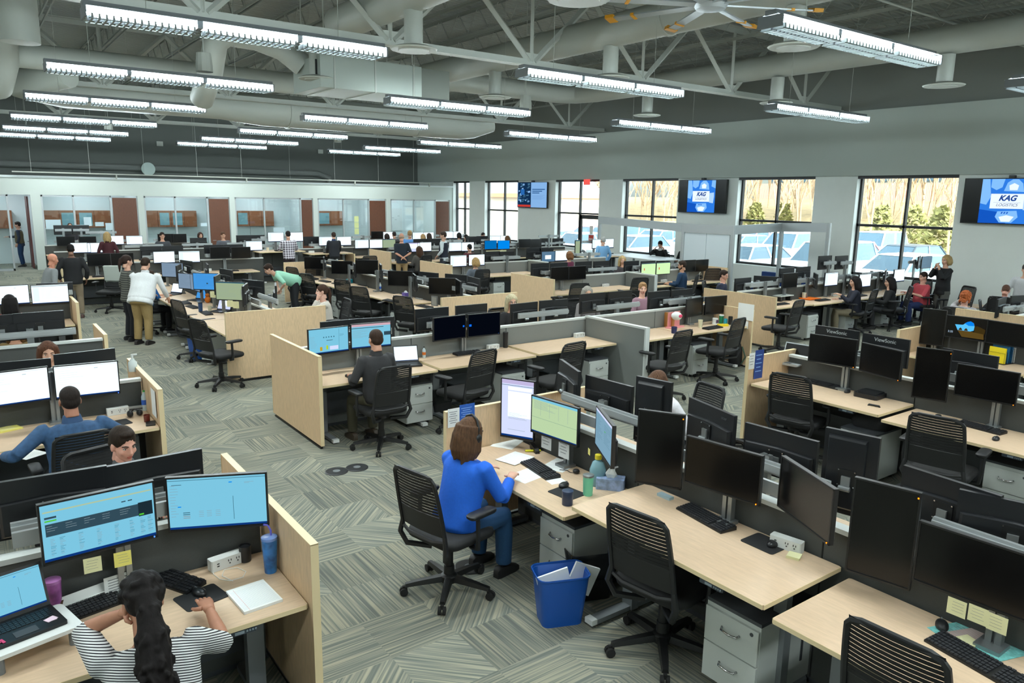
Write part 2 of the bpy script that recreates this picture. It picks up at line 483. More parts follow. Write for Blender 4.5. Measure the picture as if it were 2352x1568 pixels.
# ---- sprinkler strip over the office wall
g = G().tube([(1.6, YB - .25, 3.62), (20.0, YB - .25, 3.62)], .025, 6)
rail = [('pipe', g.mesh('pipe', M_CEIL2), None)]
for x in (2.2, 4.1, 6.0, 8.0, 9.8, 11.9, 14.0, 16.2, 18.1): rail.append(('hanger_wire', G().tube([(x, YB - .25, 3.62), (x, YB - .25, ZD)], .006, 4).mesh('wire', M_CEIL2), None))
for x in (5, 10, 15, 19): rail.append(('bracket', G().box((x, YB - .22, 3.54), (.04, .08, .2)).mesh('bracket', M_CEIL2), None))
spawn('hanging_pipe', rail, (0, 0, 0), 0, 'thin white pipe hung on wires above the office wall', 'pipe')
one('grey_pipe', G().tube([(X0, 36.6, 4.0), (14.6, 36.6, 4.0), (15.2, 36.6, 3.8), (15.2, 36.6, 3.55)], .14, 10).mesh('pipe', mat('dark_grey_pipe', (104, 108, 104), .6)), (0, 0, 0), 0, 'thick grey pipe running along the dark upper wall', 'pipe')
one('wall_disc', G().lathe([(.28, 0), (.28, .08)], n=24, M=Matrix.Rotation(R(90), 4, 'X')).mesh('disc', mat('pale_disc', (170, 186, 180), .6)), tuple(ony(340, 388, 36.4)), 0, 'pale round disc on the dark upper wall', 'wall disc')
for px, py in ((367, 330), (736, 348)):
    p = ony(px, py, 36.75)
    one('wall_plate', G().box((0, 0, 0), (.26, .06, .2)).mesh('plate', M_CEIL2), p, 0, 'small pale box on dark upper wall ' + ('below the leftmost lights' if px < 500 else 'near the middle of the wall'), 'wall box')
# ---------------------------------------------------------------- roof steel
def angle_bar(g, a, b, w=.07, t=.012):
    a, b = Vector(a), Vector(b); d = (b - a).normalized()
    u = d.cross(Vector((0, 1, 0)) if abs(d.y) < .9 else Vector((0, 0, 1))).normalized(); v = d.cross(u)
    for p, q in ((u * w, v * t), (u * t, v * w)):
        vs = [a, a + p, a + p + q, a + q, b, b + p, b + p + q, b + q]
        g.add(vs, [(0, 1, 2, 3), (4, 7, 6, 5), (0, 4, 5, 1), (1, 5, 6, 2), (2, 6, 7, 3), (3, 7, 4, 0)])
TR = [(2.5, 'girder truss nearest overhead'), (12.3, 'long girder truss crossing above the middle of the room'), (22.1, 'girder truss behind the thick round duct'), (31.8, 'furthest girder truss near the dark back wall')]
for Y, lab in TR:
    zb, zt = 5.55, 7.02
    g = G().box(((X0 + XW) / 2, Y, zb), (XW - X0, .22, .02)).box(((X0 + XW) / 2, Y - .02, zb + .06), (XW - X0, .015, .12)).box(((X0 + XW) / 2, Y + .02, zb + .06), (XW - X0, .015, .12))
    h = G().box(((X0 + XW) / 2, Y, zt + .1), (XW - X0, .25, .02)).box(((X0 + XW) / 2, Y, zt + .04), (XW - X0, .03, .12))
    rec = [('bottom_chord', g.mesh('chord', M_CEIL2), None), ('top_chord', h.mesh('chord', M_CEIL2), None)]
    x = X0 + .9
    while x < XW:
        w = G()
        for sx in (-1.55, 1.55):
            if X0 < x + sx < XW:
                w.tube([(x + sx * .04, Y, zb + .08), (x + sx, Y, zt)], .065, 4)
        w.tube([(x, Y, zb + .08), (x, Y, zt)], .045, 4)
        w.box((x, Y, zb + .14), (.3, .03, .2))
        rec.append(('web_brace', w.mesh('web', M_CEIL2), None))
        x += 3.1
    spawn('roof_truss', rec, (0, 0, 0), 0, lab, 'truss')
x = X0 + .7
jm = None
while x < XW:
    if jm is None:
        L0, L1 = Y0, 36.8
        a = G(); [angle_bar(a, (s * .05, L0, 7.2), (s * .05, L1, 7.2), .05) for s in (-1, 1)]
        b = G(); [angle_bar(b, (s * .05, L0, 6.68), (s * .05, L1, 6.68), .045) for s in (-1, 1)]
        pts = []; y = L0; k = 0
        while y < L1: pts.append((0, y, 6.72 if k % 2 else 7.22)); y += .42; k += 1
        w = G().tube(pts, .014, 4)
        jm = [('top_chord', a.mesh('jt', M_CEIL), None), ('bottom_chord', b.mesh('jb', M_CEIL), None), ('web_rod', w.mesh('jw', M_CEIL), None)]
    spawn('bar_joist', jm, (x, 0, 0), 0, 'grey open web bar joist under the corrugated roof deck', 'joist', 'bar joists under the roof deck')
    x += 1.62
br = G().tube([(X0, 0, 0), (XW, 0, 0)], .02, 6).mesh('pipe', M_CEIL2)
for y, lab in ((7.6, 'thin sprinkler pipe nearest the camera under the joists'), (17.2, 'thin sprinkler pipe above the square air unit'), (27.0, 'thin sprinkler pipe far back under the joists')):
    one('sprinkler_pipe', br, (0, y, 6.55), 0, lab, 'pipe')
# ---------------------------------------------------------------- ducts
def duct(pts, r, lab, n=18, flanges=()):
    rec = [('duct_shell', G().tube(pts, r, n).mesh('duct', M_CEIL2, auto=40), None)]
    for (p, q) in flanges:
        p, q = Vector(p), Vector(q); d = (q - p).normalized()
        rec.append(('duct_collar', G().tube([p, p + d * .08], (r if isinstance(r, float) else max(r)) * 1.06, n).mesh('collar', M_CEIL2, auto=40), None))
    return spawn('round_duct', rec, (0, 0, 0), 0, lab, 'duct')
duct([(10.4, Y0 + .1, 6.15), (10.4, 18.3, 6.15)], .30, 'round duct running above the middle row of drops', flanges=[((10.4, y, 6.15), (10.4, y + 1, 6.15)) for y in (6, 9.6, 13.2)])
duct([(15.95, Y0 + .1, 6.15), (15.95, 17.6, 6.15), (15.75, 18.3, 6.15), (15.2, 18.6, 6.15), (11.0, 18.6, 6.15)], .27, 'round duct by the window wall turning a corner toward the air unit')
duct([(6.1, Y0 + .1, 6.15), (6.1, 14.0, 6.15)], .30, 'round duct above the left part of the middle aisle')
duct([(2.3, 20.6, 5.62), (1.4, 21.6, 5.45), (2.4, 22.9, 5.42), (6.3, 22.9, 5.42), (6.9, 22.9, 5.42), (7.5, 22.9, 5.42), (14.4, 22.9, 5.42), (14.9, 22.9, 5.42), (15.6, 22.7, 5.6)], [.3, .36, .36, .36, .42, .47, .47, .40, .33], 'thick round main duct across the room behind the air unit', flanges=[((x, 22.9, 5.42), (x + 1, 22.9, 5.42)) for x in (8.2, 12.6)])
duct([(1.0, 20.4, 5.9), (9.2, 20.4, 5.9)], .27, 'round duct running in front of the thick main duct')
duct([(6.1, 15.9, 5.65), (5.7, 16.0, 5.95), (5.2, 16.1, 6.1), (4.65, 16.15, 6.12), (4.45, 16.3, 5.95), (4.4, 16.6, 5.4), (4.4, 17.4, 4.95)], .24, 'bent elbow duct beside the square air unit')
duct([(1.0, 14.5, 7.0), (1.0, 14.5, 5.25)], .28, 'vertical round drop duct at the upper left edge')
duct([(1.0, 19.7, 6.6), (1.0, 20.2, 5.7), (.9, 21.2, 5.3)], .34, 'curved duct elbow low at the upper left edge')
rec = [('unit_casing', G().box((7.2, 15.6, 5.42), (2.3, 1.5, .62)).mesh('case', mat('galvanised_box', (160, 168, 160), .6)), None)]
for xx in (6.35, 7.25, 8.15): rec.append(('casing_seam', G().box((xx, 15.6, 5.42), (.03, 1.53, .65)).mesh('seam', M_CEIL2), None))
rec.append(('outlet_box', G().box((8.9, 16.1, 5.45), (1.1, 1.2, .75)).mesh('obox', mat('dark_duct_box', (112, 116, 108), .6)), None))
rec.append(('control_panel', G().box((6.03, 15.1, 5.5), (.03, .2, .3)).mesh('ctl', M_BLACK), None))
for xx in (6.2, 8.2):
    for yy in (15.0, 16.2): rec.append(('hanger_rod', G().tube([(xx, yy, 5.7), (xx, yy, ZD)], .012, 5).mesh('rod', M_CEIL2), None))
spawn('air_handler', rec, (0, 0, 0), 0, 'square boxed air unit hung below the roof trusses', 'air unit')
dm = [('drop_duct', G().lathe([(.15, 0), (.15, .572)], n=14).mesh('drop', M_CEIL2, auto=40), None),
      ('diffuser_plate', G().lathe([(.36, -.02), (.38, .0), (.30, .03), (.16, .06)], n=24).mesh('dif', M_CEIL2, auto=40), None),
      ('inner_cone', G().lathe([(.24, -.035), (.25, -.022), (.1, -.01)], n=20).mesh('cone', M_CEIL2, auto=40), 1)]
for x, y, lab in ((6.1, 3.1, 'out of frame'), (6.1, 7.1, 'cut by the top edge'), (6.1, 11.1, 'above the long truss'), (10.4, 7.1, 'beside the big fan under the middle duct'), (10.4, 11.1, 'behind the row of middle lights'), (10.4, 15.0, 'near the turning duct'), (15.9, 3.2, 'over the far right lights'), (15.9, 7.4, 'left of the far right light'), (15.9, 11.2, 'above the lamp by the tall window'), (15.7, 15.2, 'above the third window'), (6.1, 15.15, 'at the air unit')):
    if lab != 'out of frame': spawn('ceiling_diffuser', dm, (x, y, 5.3), 0, 'round ringed air diffuser on a drop duct ' + lab, 'air vent')
# ---------------------------------------------------------------- big ceiling fan
rec = [('motor_hub', G().lathe([(.05, .55), (.06, .12), (.2, .1), (.24, 0), (.2, -.06), (.05, -.08)], n=20).mesh('hub', M_ALU, auto=40), None),
       ('down_rod', G().tube([(0, 0, .1), (0, 0, 1.6)], .03, 8).mesh('rod', M_CEIL2), None)]
MT = mat('orange_yellow_tip', (216, 150, 32), .5)
for k in range(8):
    A = Matrix.Rotation(2 * PI * k / 8 + .3, 4, 'Z')
    rec.append(('fan_blade', G().box((.85, 0, 0), (1.35, .13, .02), M=A @ Matrix.Rotation(R(12), 4, 'X')).mesh('blade', M_ALU), None))
    rec.append(('blade_tip', G().box((1.58, 0, .01), (.14, .18, .05), M=A @ Matrix.Rotation(R(12), 4, 'X')).box((1.2, 0, .0), (.05, .15, .04), M=A @ Matrix.Rotation(R(12), 4, 'X')).mesh('tip', MT), len(rec) - 1))
spawn('ceiling_fan', rec, (8.75, 7.35, 5.68), 0, 'large ceiling fan with orange tipped silver blades', 'ceiling fan')
# ---------------------------------------------------------------- fluorescent strips
M_TUBE = emit('fluorescent_tube', (232, 250, 255), TUBE, True)
M_LOUV = mat('white_louvre', (120, 126, 126), .35)
FL = 3.46
def fixture():
    rec = []
    rec.append(('housing', G().box((FL / 2, 0, .165), (FL, .13, .05)).quad((0, -.16, .125), (FL, -.16, .125), (FL, -.06, .15), (0, -.06, .15)).quad((0, .06, .15), (FL, .06, .15), (FL, .16, .125), (0, .16, .125)).box((.01, 0, .075), (.02, .3, .12)).box((FL - .01, 0, .075), (.02, .3, .12)).mesh('housing', M_GREY), None))
    w = FL / 3
    for k in range(3):
        a, b = k * w + .04, (k + 1) * w - .04
        rec.append(('fluorescent_tube', G().tube([(a, -.075, .085), (b, -.075, .085)], .017, 6).tube([(a, .075, .085), (b, .075, .085)], .017, 6).mesh('tube', M_TUBE), None))
        g = G()
        n = 16
        for i in range(n): g.box((a + (b - a) * (i + .5) / n, 0, .028), (.02, .29, .056))
        for y in (-.14, .14): g.box(((a + b) / 2, y, .004), (b - a, .01, .008))
        g.box(((a + b) / 2, 0, .028), (b - a, .012, .055), 1)
        rec.append(('louvre', g.mesh('louvre', [M_LOUV, M_DKGREY]), None))
        rec.append(('lamp_holder', G().box((k * w, 0, .1), (.06, .2, .09)).mesh('holder', M_GREY), None)) if k else None
    for x in (.62, FL - .62): rec.append(('suspension_wire', G().tube([(x, 0, .18), (x, 0, ZD - 4.756)], .004, 4).mesh('wire', M_CEIL2), None))
    return rec
FX = fixture()
_ld = bpy.data.lights.new('strip_lamp', 'AREA')
_ld.shape = 'RECTANGLE'; _ld.size = FL - .1; _ld.size_y = .26; _ld.energy = LAMP_W; _ld.spread = R(165); _ld.color = (.93, 1.0, .98)
def strip_light(x, y, label, group):
    e = spawn('strip_light', FX, (x, y, 4.75), 0, label, 'strip light', group)
    l = bpy.data.objects.new('lamp', _ld); COL.objects.link(l); l.parent = e; l.location = (FL / 2, 0, -.004)
COLS = [(1.22, 'left'), (6.95, 'middle'), (13.1, 'right')]
ROWS = [(5.05, 'nearest'), (9.35, 'second nearest'), (13.75, 'third nearest'), (18.3, 'fourth'), (23.55, 'third furthest'), (28.0, 'second furthest'), (31.6, 'furthest')]
for x, cn in COLS:
    for y, rn in ROWS + [(.7, ''), (-3.6, '')]:
        if x < 2 and y == 5.05: rn = ''
        lab = '%s hanging fluorescent strip light in the %s column of lights' % (rn, cn) if rn else 'hanging fluorescent strip light overhead'
        strip_light(x, y, lab, None if rn else 'strip lights overhead outside the view')
for y in (18.3, 13.75, 9.35, 5.05, .7): strip_light(-4.6, y, 'hanging fluorescent strip light overhead', 'strip lights overhead outside the view')
sp = G().lathe([(.12, .3), (.14, .1), (.14, 0)], n=12).mesh('speaker', M_CEIL2)
for px, py, lab in ((470, 150, 'pale round speaker between the two left light rows'), (1207, 236, 'pale round speaker right of the middle lights'), (250, 288, 'small pale box hung at the fourth left light'), (776, 312, 'small pale box hung at the third furthest middle light')):
    p = at(px, py + 15, 5.0)
    spawn('hanging_speaker', [('speaker_can', sp, None), ('hanger_rod', G().tube([(0, 0, .3), (0, 0, ZD - p.z)], .01, 5).mesh('rod', M_CEIL2), None)], p, 0, lab, 'speaker')
# ---------------------------------------------------------------- office chair
def chair_recipe():
    rec = []
    def part(n, g, m, p=None, auto=50): rec.append((n, g.mesh(n, m, auto=auto), p)); return len(rec) - 1
    # seat: domed cushion; sitter faces +Y
    rings = []
    for z, k in ((.425, .90), (.44, .985), (.465, 1.0), (.485, .97), (.495, .86)):
        rings.append([(x * k, y * k + .02, z - (.012 * (y / .25) if y > 0 else 0)) for x, y in rrect(.50, .48, .1, 5)])
    part('seat', G().loft(rings), M_CHAIR, auto=60)
    # backrest side profile (y, z)
    def prof(z): t = (z - .50) / .50; return -.235 - .02 * math.sin(t * PI) - .10 * t * t
    def halfw(z):
        t = (z - .50) / .50
        return .215 + .012 * math.sin(t * 2.6) - .03 * t
    g = G(); pts = []
    zs = [.52 + .43 * i / 10 for i in range(11)]
    pts += [(-halfw(z), prof(z), z) for z in zs]
    pts += [(-halfw(.95) + .02, prof(.975), .975), (-halfw(.95) + .06, prof(.988), .988), (halfw(.95) - .06, prof(.988), .988), (halfw(.95) - .02, prof(.975), .975)]
    pts += [(halfw(z), prof(z), z) for z in reversed(zs)]
    g.tube(pts, .015, 6)
    for s in (-1, 1):      # lower yoke flaring round the seat
        g.tube([(s * halfw(.56), prof(.56), .56), (s * .235, -.25, .47), (s * .20, -.22, .38), (s * .07, -.10, .355)], [.016, .02, .022, .022], 6)
    g.tube([(-halfw(.52), prof(.52), .52), (-.12, -.262, .505), (.12, -.262, .505), (halfw(.52), prof(.52), .52)], .014, 6)
    part('back_frame', g, M_CHAIRF)
    g = G()
    for i in range(13):
        z = .705 + i * .0225
        y = prof(z); hw = halfw(z) - .004
        n = 6; top = []; bot = []
        for k in range(n + 1):
            x = -hw + 2 * hw * k / n
            c = -.022 * (1 - (x / hw) ** 2)
            bot.append((x, y + c, z)); top.append((x, prof(z + .0203) + c, z + .0203))
        for k in range(n): g.quad(bot[k], bot[k + 1], top[k + 1], top[k])
    part('back_mesh', g, M_CHAIR)
    rings = []
    for z in (.55, .60, .66, .70):
        hw = halfw(z) - .005; y = prof(z)
        rings.append([(x, y - .018 * (1 - (x / hw) ** 2) + d, z) for x, d in [(-hw, 0), (-hw * .5, 0), (0, 0), (hw * .5, 0), (hw, 0), (hw * .5, .018), (0, .02), (-hw * .5, .018)]])
    part('lumbar_band', G().loft(rings), M_CHAIRF)
    for s in (-1, 1):
        g = G().tube([(s * .20, .02, .40), (s * .285, .0, .42), (s * .30, -.01, .52), (s * .295, -.01, .655)], [.018, .02, .017, .017], 6)
        a = part('armrest', g, M_CHAIRF)
        rings = [[(x * k + s * .29, y * k + .03, z) for x, y in rrect(.085, .25, .035, 4)] for z, k in ((.655, .9), (.665, 1), (.68, 1), (.688, .85))]
        part('arm_pad', G().loft(rings), M_CHAIRF, a)
    part('gas_column', G().lathe([(.09, .40), (.1, .36), (.03, .34), (.03, .2), (.038, .2), (.04, .11)], n=12), M_BLACK)
    part('hub', G().lathe([(.06, .075), (.062, .12), (.045, .135)], n=12), M_BLACK)
    for k in range(5):
        A = Matrix.Rotation(2 * PI * k / 5 + .35, 4, 'Z')
        l = part('base_leg', G().loft([[(x, y, z) for y, z in ((-w, z0), (w, z0), (w * .7, z1), (-w * .7, z1))] for x, w, z0, z1 in ((.04, .032, .085, .125), (.2, .026, .075, .108), (.315, .02, .066, .09))], M=A), M_BLACK)
        cg = G()
        for s in (-1, 1): cg.lathe([(.012, -.011), (.029, -.009), (.029, .009), (.012, .011)], n=10, M=A @ Matrix.Translation((.325, s * .017, .029)) @ Matrix.Rotation(R(90), 4, 'X'))
        cg.box((.318, 0, .055), (.035, .02, .03), M=A)
        part('caster', cg, M_RUBBER, l)
    return rec
CH = chair_recipe()
_done = set()
for _r in CH:
    if _r[1] not in _done: _r[1].transform(Matrix.Diagonal((1.12, 1.12, 1.12, 1))); _done.add(_r[1])
NW = [0]
def chair(x, y, rz, label, group=None, z=0):
    return spawn('office_chair', CH, (x, y, z), R(rz), label, 'chair', group)

# ---------------------------------------------------------------- height adjustable desk, user on the -Y side facing +Y
_desk = {}
def desk_recipe(w, d, h):
    key = (round(w, 2), round(d, 2), round(h, 2))
    if key in _desk: return _desk[key]
    rec = [('tabletop', G().prism(rrect(w, d, .012, 2), h - .028, h).mesh('top', M_WOOD), None)]
    e = G()
    e.box((0, -d / 2 - .001, h - .014), (w - .01, .004, .027))
    for s in (-1, 1): e.box((s * (w / 2 + .001), 0, h - .014), (.004, d - .01, .027))
    rec.append(('edge_band', e.mesh('edge', M_EDGE), 0))
    for s in (-1, 1):
        x = s * (w / 2 - .17)
        g = G().box((x, .08, .30), (.10, .07, .56)).box((x, .08, (h - .04 + .3) / 2), (.085, .055, h - .34)).box((x, 0.03, .035), (.075, d - .06, .035), ch=.02).box((x, 0.02, h - .045), (.05, d - .16, .03))
        rec.append(('leg', g.mesh('leg', M_GREY), None))
        rec.append(('foot_cap', G().box((x, -d / 2 + .07, .04), (.078, .05, .04)).mesh('cap', M_WHITE), len(rec) - 1))
    rec.append(('cross_beam', G().box((0, .1, h - .06), (w - .4, .06, .04)).box((0, .3, .34), (w - .3, .02, .30)).mesh('beam', M_DKGREY), None))
    g = G().box((w / 2 - .36, -d / 2 + .05, h - .045), (.17, .09, .03), ch=.01)
    rec.append(('control_pad', g.mesh('pad', mat('navy_grey_control', (46, 54, 64), .4)), None))
    b = G().box((w / 2 - .37, -d / 2 + .003, h - .045), (.05, .004, .016))
    for k in range(4): b.box((w / 2 - .33 + k * .015, -d / 2 + .003, h - .045), (.009, .004, .01))
    rec.append(('control_button', b.mesh('btn', mat('pale_grey_buttons', (120, 132, 140), .4)), len(rec) - 1))
    _desk[key] = rec
    return rec
_ped = {}
def pedestal(x, y, rz, label, group=None, h=.56):
    if not _ped:
        w, d = .39, .56
        rec = [('cabinet_body', G().box((0, 0, h / 2 + .03), (w, d, h - .05)).mesh('body', M_PED), None),
               ('cabinet_top', G().box((0, 0, h + .015), (w + .004, d + .004, .022)).mesh('top', M_DKGREY), None)]
        for z0, z1 in ((.07, .325), (.335, .575)):
            z0 *= h / .6; z1 *= h / .6
            rec.append(('drawer', G().box((0, -d / 2 - .009, (z0 + z1) / 2), (w - .008, .018, z1 - z0)).mesh('drawer', M_PED), None))
            zz = z0 + (z1 - z0) * .62
            rec.append(('handle', G().tube([(-.065, -d / 2 - .018, zz), (-.055, -d / 2 - .04, zz - .008), (0, -d / 2 - .046, zz - .014), (.055, -d / 2 - .04, zz - .008), (.065, -d / 2 - .018, zz)], .007, 6).mesh('handle', M_CHROME, smooth=True), len(rec) - 1))
        rec.append(('lock', G().lathe([(.012, -.022), (.012, 0)], n=10, M=Matrix.Translation((w / 2 - .05, -d / 2, h * .9)) @ Matrix.Rotation(R(-90), 4, 'X')).mesh('lock', M_DKGREY), None))
        for sx in (-1, 1):
            for sy in (-1, 1):
                rec.append(('caster', G().lathe([(.024, -.012), (.024, .012)], n=10, M=Matrix.Translation((sx * .15, sy * .22, .026)) @ Matrix.Rotation(R(90), 4, 'Y')).mesh('cast', M_RUBBER), None))
        _ped['r'] = rec
    return spawn('drawer_pedestal', _ped['r'], (x, y, 0), R(rz), label, 'drawer pedestal', group)

# ---------------------------------------------------------------- partitions
def end_panel(x0, x1, y0, y1, h, label):
    dx, dy = x1 - x0, y1 - y0
    c = ((x0 + x1) / 2, (y0 + y1) / 2)
    e = .003
    rec = [('panel', G().box((0, 0, h / 2 + .02), (max(dx, .045) - 2 * e, max(dy, .045) - 2 * e, h - .046)).mesh('panel', M_WOODP), None),
           ('plinth', G().box((0, 0, .011), (max(dx, .045) * .96 if dx > dy else .03, max(dy, .045) * .96 if dy >= dx else .03, .022)).mesh('plinth', M_BLACK), None)]
    t = G().box((0, 0, h - .003), (max(dx, .045), max(dy, .045), .006))
    if dy >= dx:
        for s in (-1, 1): t.box((0, s * (dy / 2 - .0015), h / 2 + .02), (.045, .003, h - .046))
    else:
        for s in (-1, 1): t.box((s * (dx / 2 - .0015), 0, h / 2 + .02), (.003, .045, h - .046))
    rec.append(('edge_band', t.mesh('edge', M_EDGE), None))
    return spawn('wood_end_panel', rec, (c[0], c[1], 0), 0, label, 'end panel')
def spine(axis, fixed, a, b, label, h=1.09, fab=M_FABD, seg=1.62):
    """low fabric partition down the middle of a desk row: axis 'x' runs along X at Y=fixed"""
    n = max(1, round(abs(b - a) / seg)); lo, hi = min(a, b), max(a, b); w = (hi - lo) / n
    L = hi - lo
    def bx(g, u, z, du, dv, dz):
        return g.box((u, 0, z), (du, dv, dz)) if axis == 'x' else g.box((0, u, z), (dv, du, dz))
    rec = []
    for k in range(n): rec.append(('fabric_panel', bx(G(), lo + (k + .5) * w - (lo + hi) / 2, (h - .03) / 2 + .02, w - .012, .06, h - .07).mesh('fab', fab), None))
    rec.append(('top_cap', bx(G(), 0, h - .015, L, .085, .03).mesh('cap', M_CAP), None))
    rec.append(('base_channel', bx(G(), 0, .02, L, .05, .04).mesh('base', M_DKGREY), None))
    loc = ((lo + hi) / 2, fixed, 0) if axis == 'x' else (fixed, (lo + hi) / 2, 0)
    return spawn('fabric_partition', rec, loc, 0, label, 'partition')

# ---------------------------------------------------------------- monitors; screen faces -Y, origin at the centre of the screen
SCR = {}
def screen_mesh(kind, w, h):
    key = (kind, w, h)
    if key in SCR: return SCR[key]
    g = G(); mats = []
    def mi(m):
        if m not in mats: mats.append(m)
        return mats.index(m)
    def q(x0, z0, x1, z1, m, lay=1):      # fractions of the screen, from lower left
        X = lambda t: (t - .5) * w
        Z = lambda t: (t - .5) * h
        y = -.0004 * lay
        g.quad((X(x0), y, Z(z0)), (X(x1), y, Z(z0)), (X(x1), y, Z(z1)), (X(x0), y, Z(z1)), mi(m))
    rnd = random.Random(kind)
    W = emit('screen_white', (226, 244, 250), 1.25); BL = emit('screen_pale_blue', (128, 204, 232), .85)
    GR = emit('screen_pale_green', (198, 226, 178), .8); TXT = emit('screen_text_grey', (150, 172, 182), .75)
    TXB = emit('screen_text_teal', (70, 128, 150), .6); NAV = emit('screen_slate_bar', (62, 92, 108), .6)
    DB = emit('screen_taskbar_blue', (14, 62, 140), .7); LIME = emit('screen_lime', (90, 210, 60), .8); YEL = emit('screen_yellow', (230, 214, 60), .9)
    SKY = emit('screen_bright_blue', (0, 136, 236), .95); RED = emit('screen_red', (216, 84, 62), .8); ORG = emit('screen_pale_tan', (236, 214, 168), .8)
    LIL = emit('screen_pale_lilac', (206, 214, 244), 1.0); DIM = emit('screen_dim_grey', (128, 140, 146), .7)
    def lines(n, x0, x1, z0, z1, m, t=.006):
        for k in range(n):
            z = z1 - (z1 - z0) * k / n
            q(x0, z - t, x0 + (x1 - x0) * rnd.uniform(.35, 1), z, m, 2)
    if kind == 'off': q(0, 0, 1, 1, M_OFF)
    elif kind == 'white':
        q(0, 0, 1, 1, W); q(0, 0, 1, .035, DB, 2); q(0, .95, 1, .965, LIL, 2); lines(7, .06, .5, .35, .85, emit('screen_faint_text', (196, 224, 232), 1.0)); q(.62, .86, .68, .875, TXT, 2)
    elif kind == 'white2':
        q(0, 0, 1, 1, W); q(0, .93, 1, .955, TXB, 2)
        q(.0, .0, 1, .03, DB, 2); q(.04, .12, .2, .88, emit('screen_faint_panel', (214, 234, 244), 1.15), 2); lines(9, .26, .9, .2, .85, emit('screen_faint_text', (196, 224, 232), 1.0))
    elif kind == 'table':
        q(0, 0, 1, 1, BL); q(0, .0, 1, .045, DB, 2); q(.02, .86, .98, .885, emit('screen_pale_yellow', (186, 208, 170), .8), 2); q(.03, .75, .13, .785, NAV, 2); q(.03, .70, .13, .725, LIME, 2)
        q(.03, .44, .98, .66, NAV, 2); q(.85, .42, .985, .68, emit('screen_dark_slate', (40, 62, 74), .5), 3); q(.855, .44, .90, .47, LIME, 4); q(.70, .755, .74, .775, NAV, 3); q(.76, .755, .80, .775, NAV, 3)
        for r in range(12):
            for x in (.06, .14, .30, .46, .62, .76, .86, .93): q(x, .38 - r * .026, x + rnd.uniform(.02, .05), .386 - r * .026, TXB if rnd.random() < .4 else TXT, 3)
        for k in range(5): lines(3, .04 + .16 * k, .14 + .16 * k, .50, .62, TXT, .008)
    elif kind == 'mail':
        q(0, 0, 1, 1, BL); q(0, 0, 1, .04, DB, 2); q(0, .955, 1, .965, TXB, 2); q(.655, .13, .66, .60, TXB, 2)
        lines(12, .02, .11, .2, .86, TXT); q(.09, .43, .125, .45, SKY, 3); q(.62, .87, .655, .89, SKY, 3); lines(2, .78, .92, .83, .87, TXT)
        for r in range(4): q(.14, .31 - r * .035, .21, .325 - r * .035, TXB if r < 2 else TXT, 2); [q(x, .33 - r * .035, x + .05, .337 - r * .035, TXT, 2) for x in (.3, .38, .47)]
        q(.04, .87, .14, .88, NAV, 2)
    elif kind == 'portal':
        q(0, 0, 1, 1, BL); q(0, 0, 1, .04, DB, 2); q(.76, .05, .765, .95, TXB, 2)
        for k in range(5): q(.36 + .065 * k, .62, .385 + .065 * k, .67, TXB, 2)
        q(.44, .50, .60, .52, NAV, 2); q(.27, .1, .33, .26, emit('screen_ochre', (206, 170, 40), .8), 2); q(.43, .13, .475, .30, emit('screen_yellow_green', (190, 220, 30), .85), 2); q(.52, .1, .74, .26, LIL, 2)
        lines(3, .78, .97, .62, .72, TXB); lines(9, .03, .2, .2, .7, TXT)
    elif kind == 'sheet':
        q(0, 0, 1, 1, BL); q(0, .90, 1, 1, emit('screen_rose', (214, 178, 190), .85), 2); q(.0, .825, .82, .85, NAV, 2); q(.83, .46, 1, .62, NAV, 2); q(0, 0, 1, .04, DB, 2); lines(10, .03, .6, .4, .75, TXT)
    elif kind == 'form':
        q(0, 0, 1, 1, LIL); q(0, .93, 1, 1, emit('screen_lavender', (196, 186, 226), .9), 2); q(0, .90, 1, .908, TXB, 2); q(0, 0, 1, .03, DB, 2); q(.2, .82, .95, .88, W, 2); q(.2, .35, .95, .80, W, 2)
        lines(6, .22, .9, .30, .42, TXT, .004); q(.2, .12, .75, .125, TXT, 2)
    elif kind == 'green':
        q(0, 0, 1, 1, GR); q(0, .93, 1, 1, BL, 2); q(0, 0, 1, .03, DB, 2); lines(8, .05, .9, .66, .9, TXT); q(0, .42, 1, .425, TXB, 2)
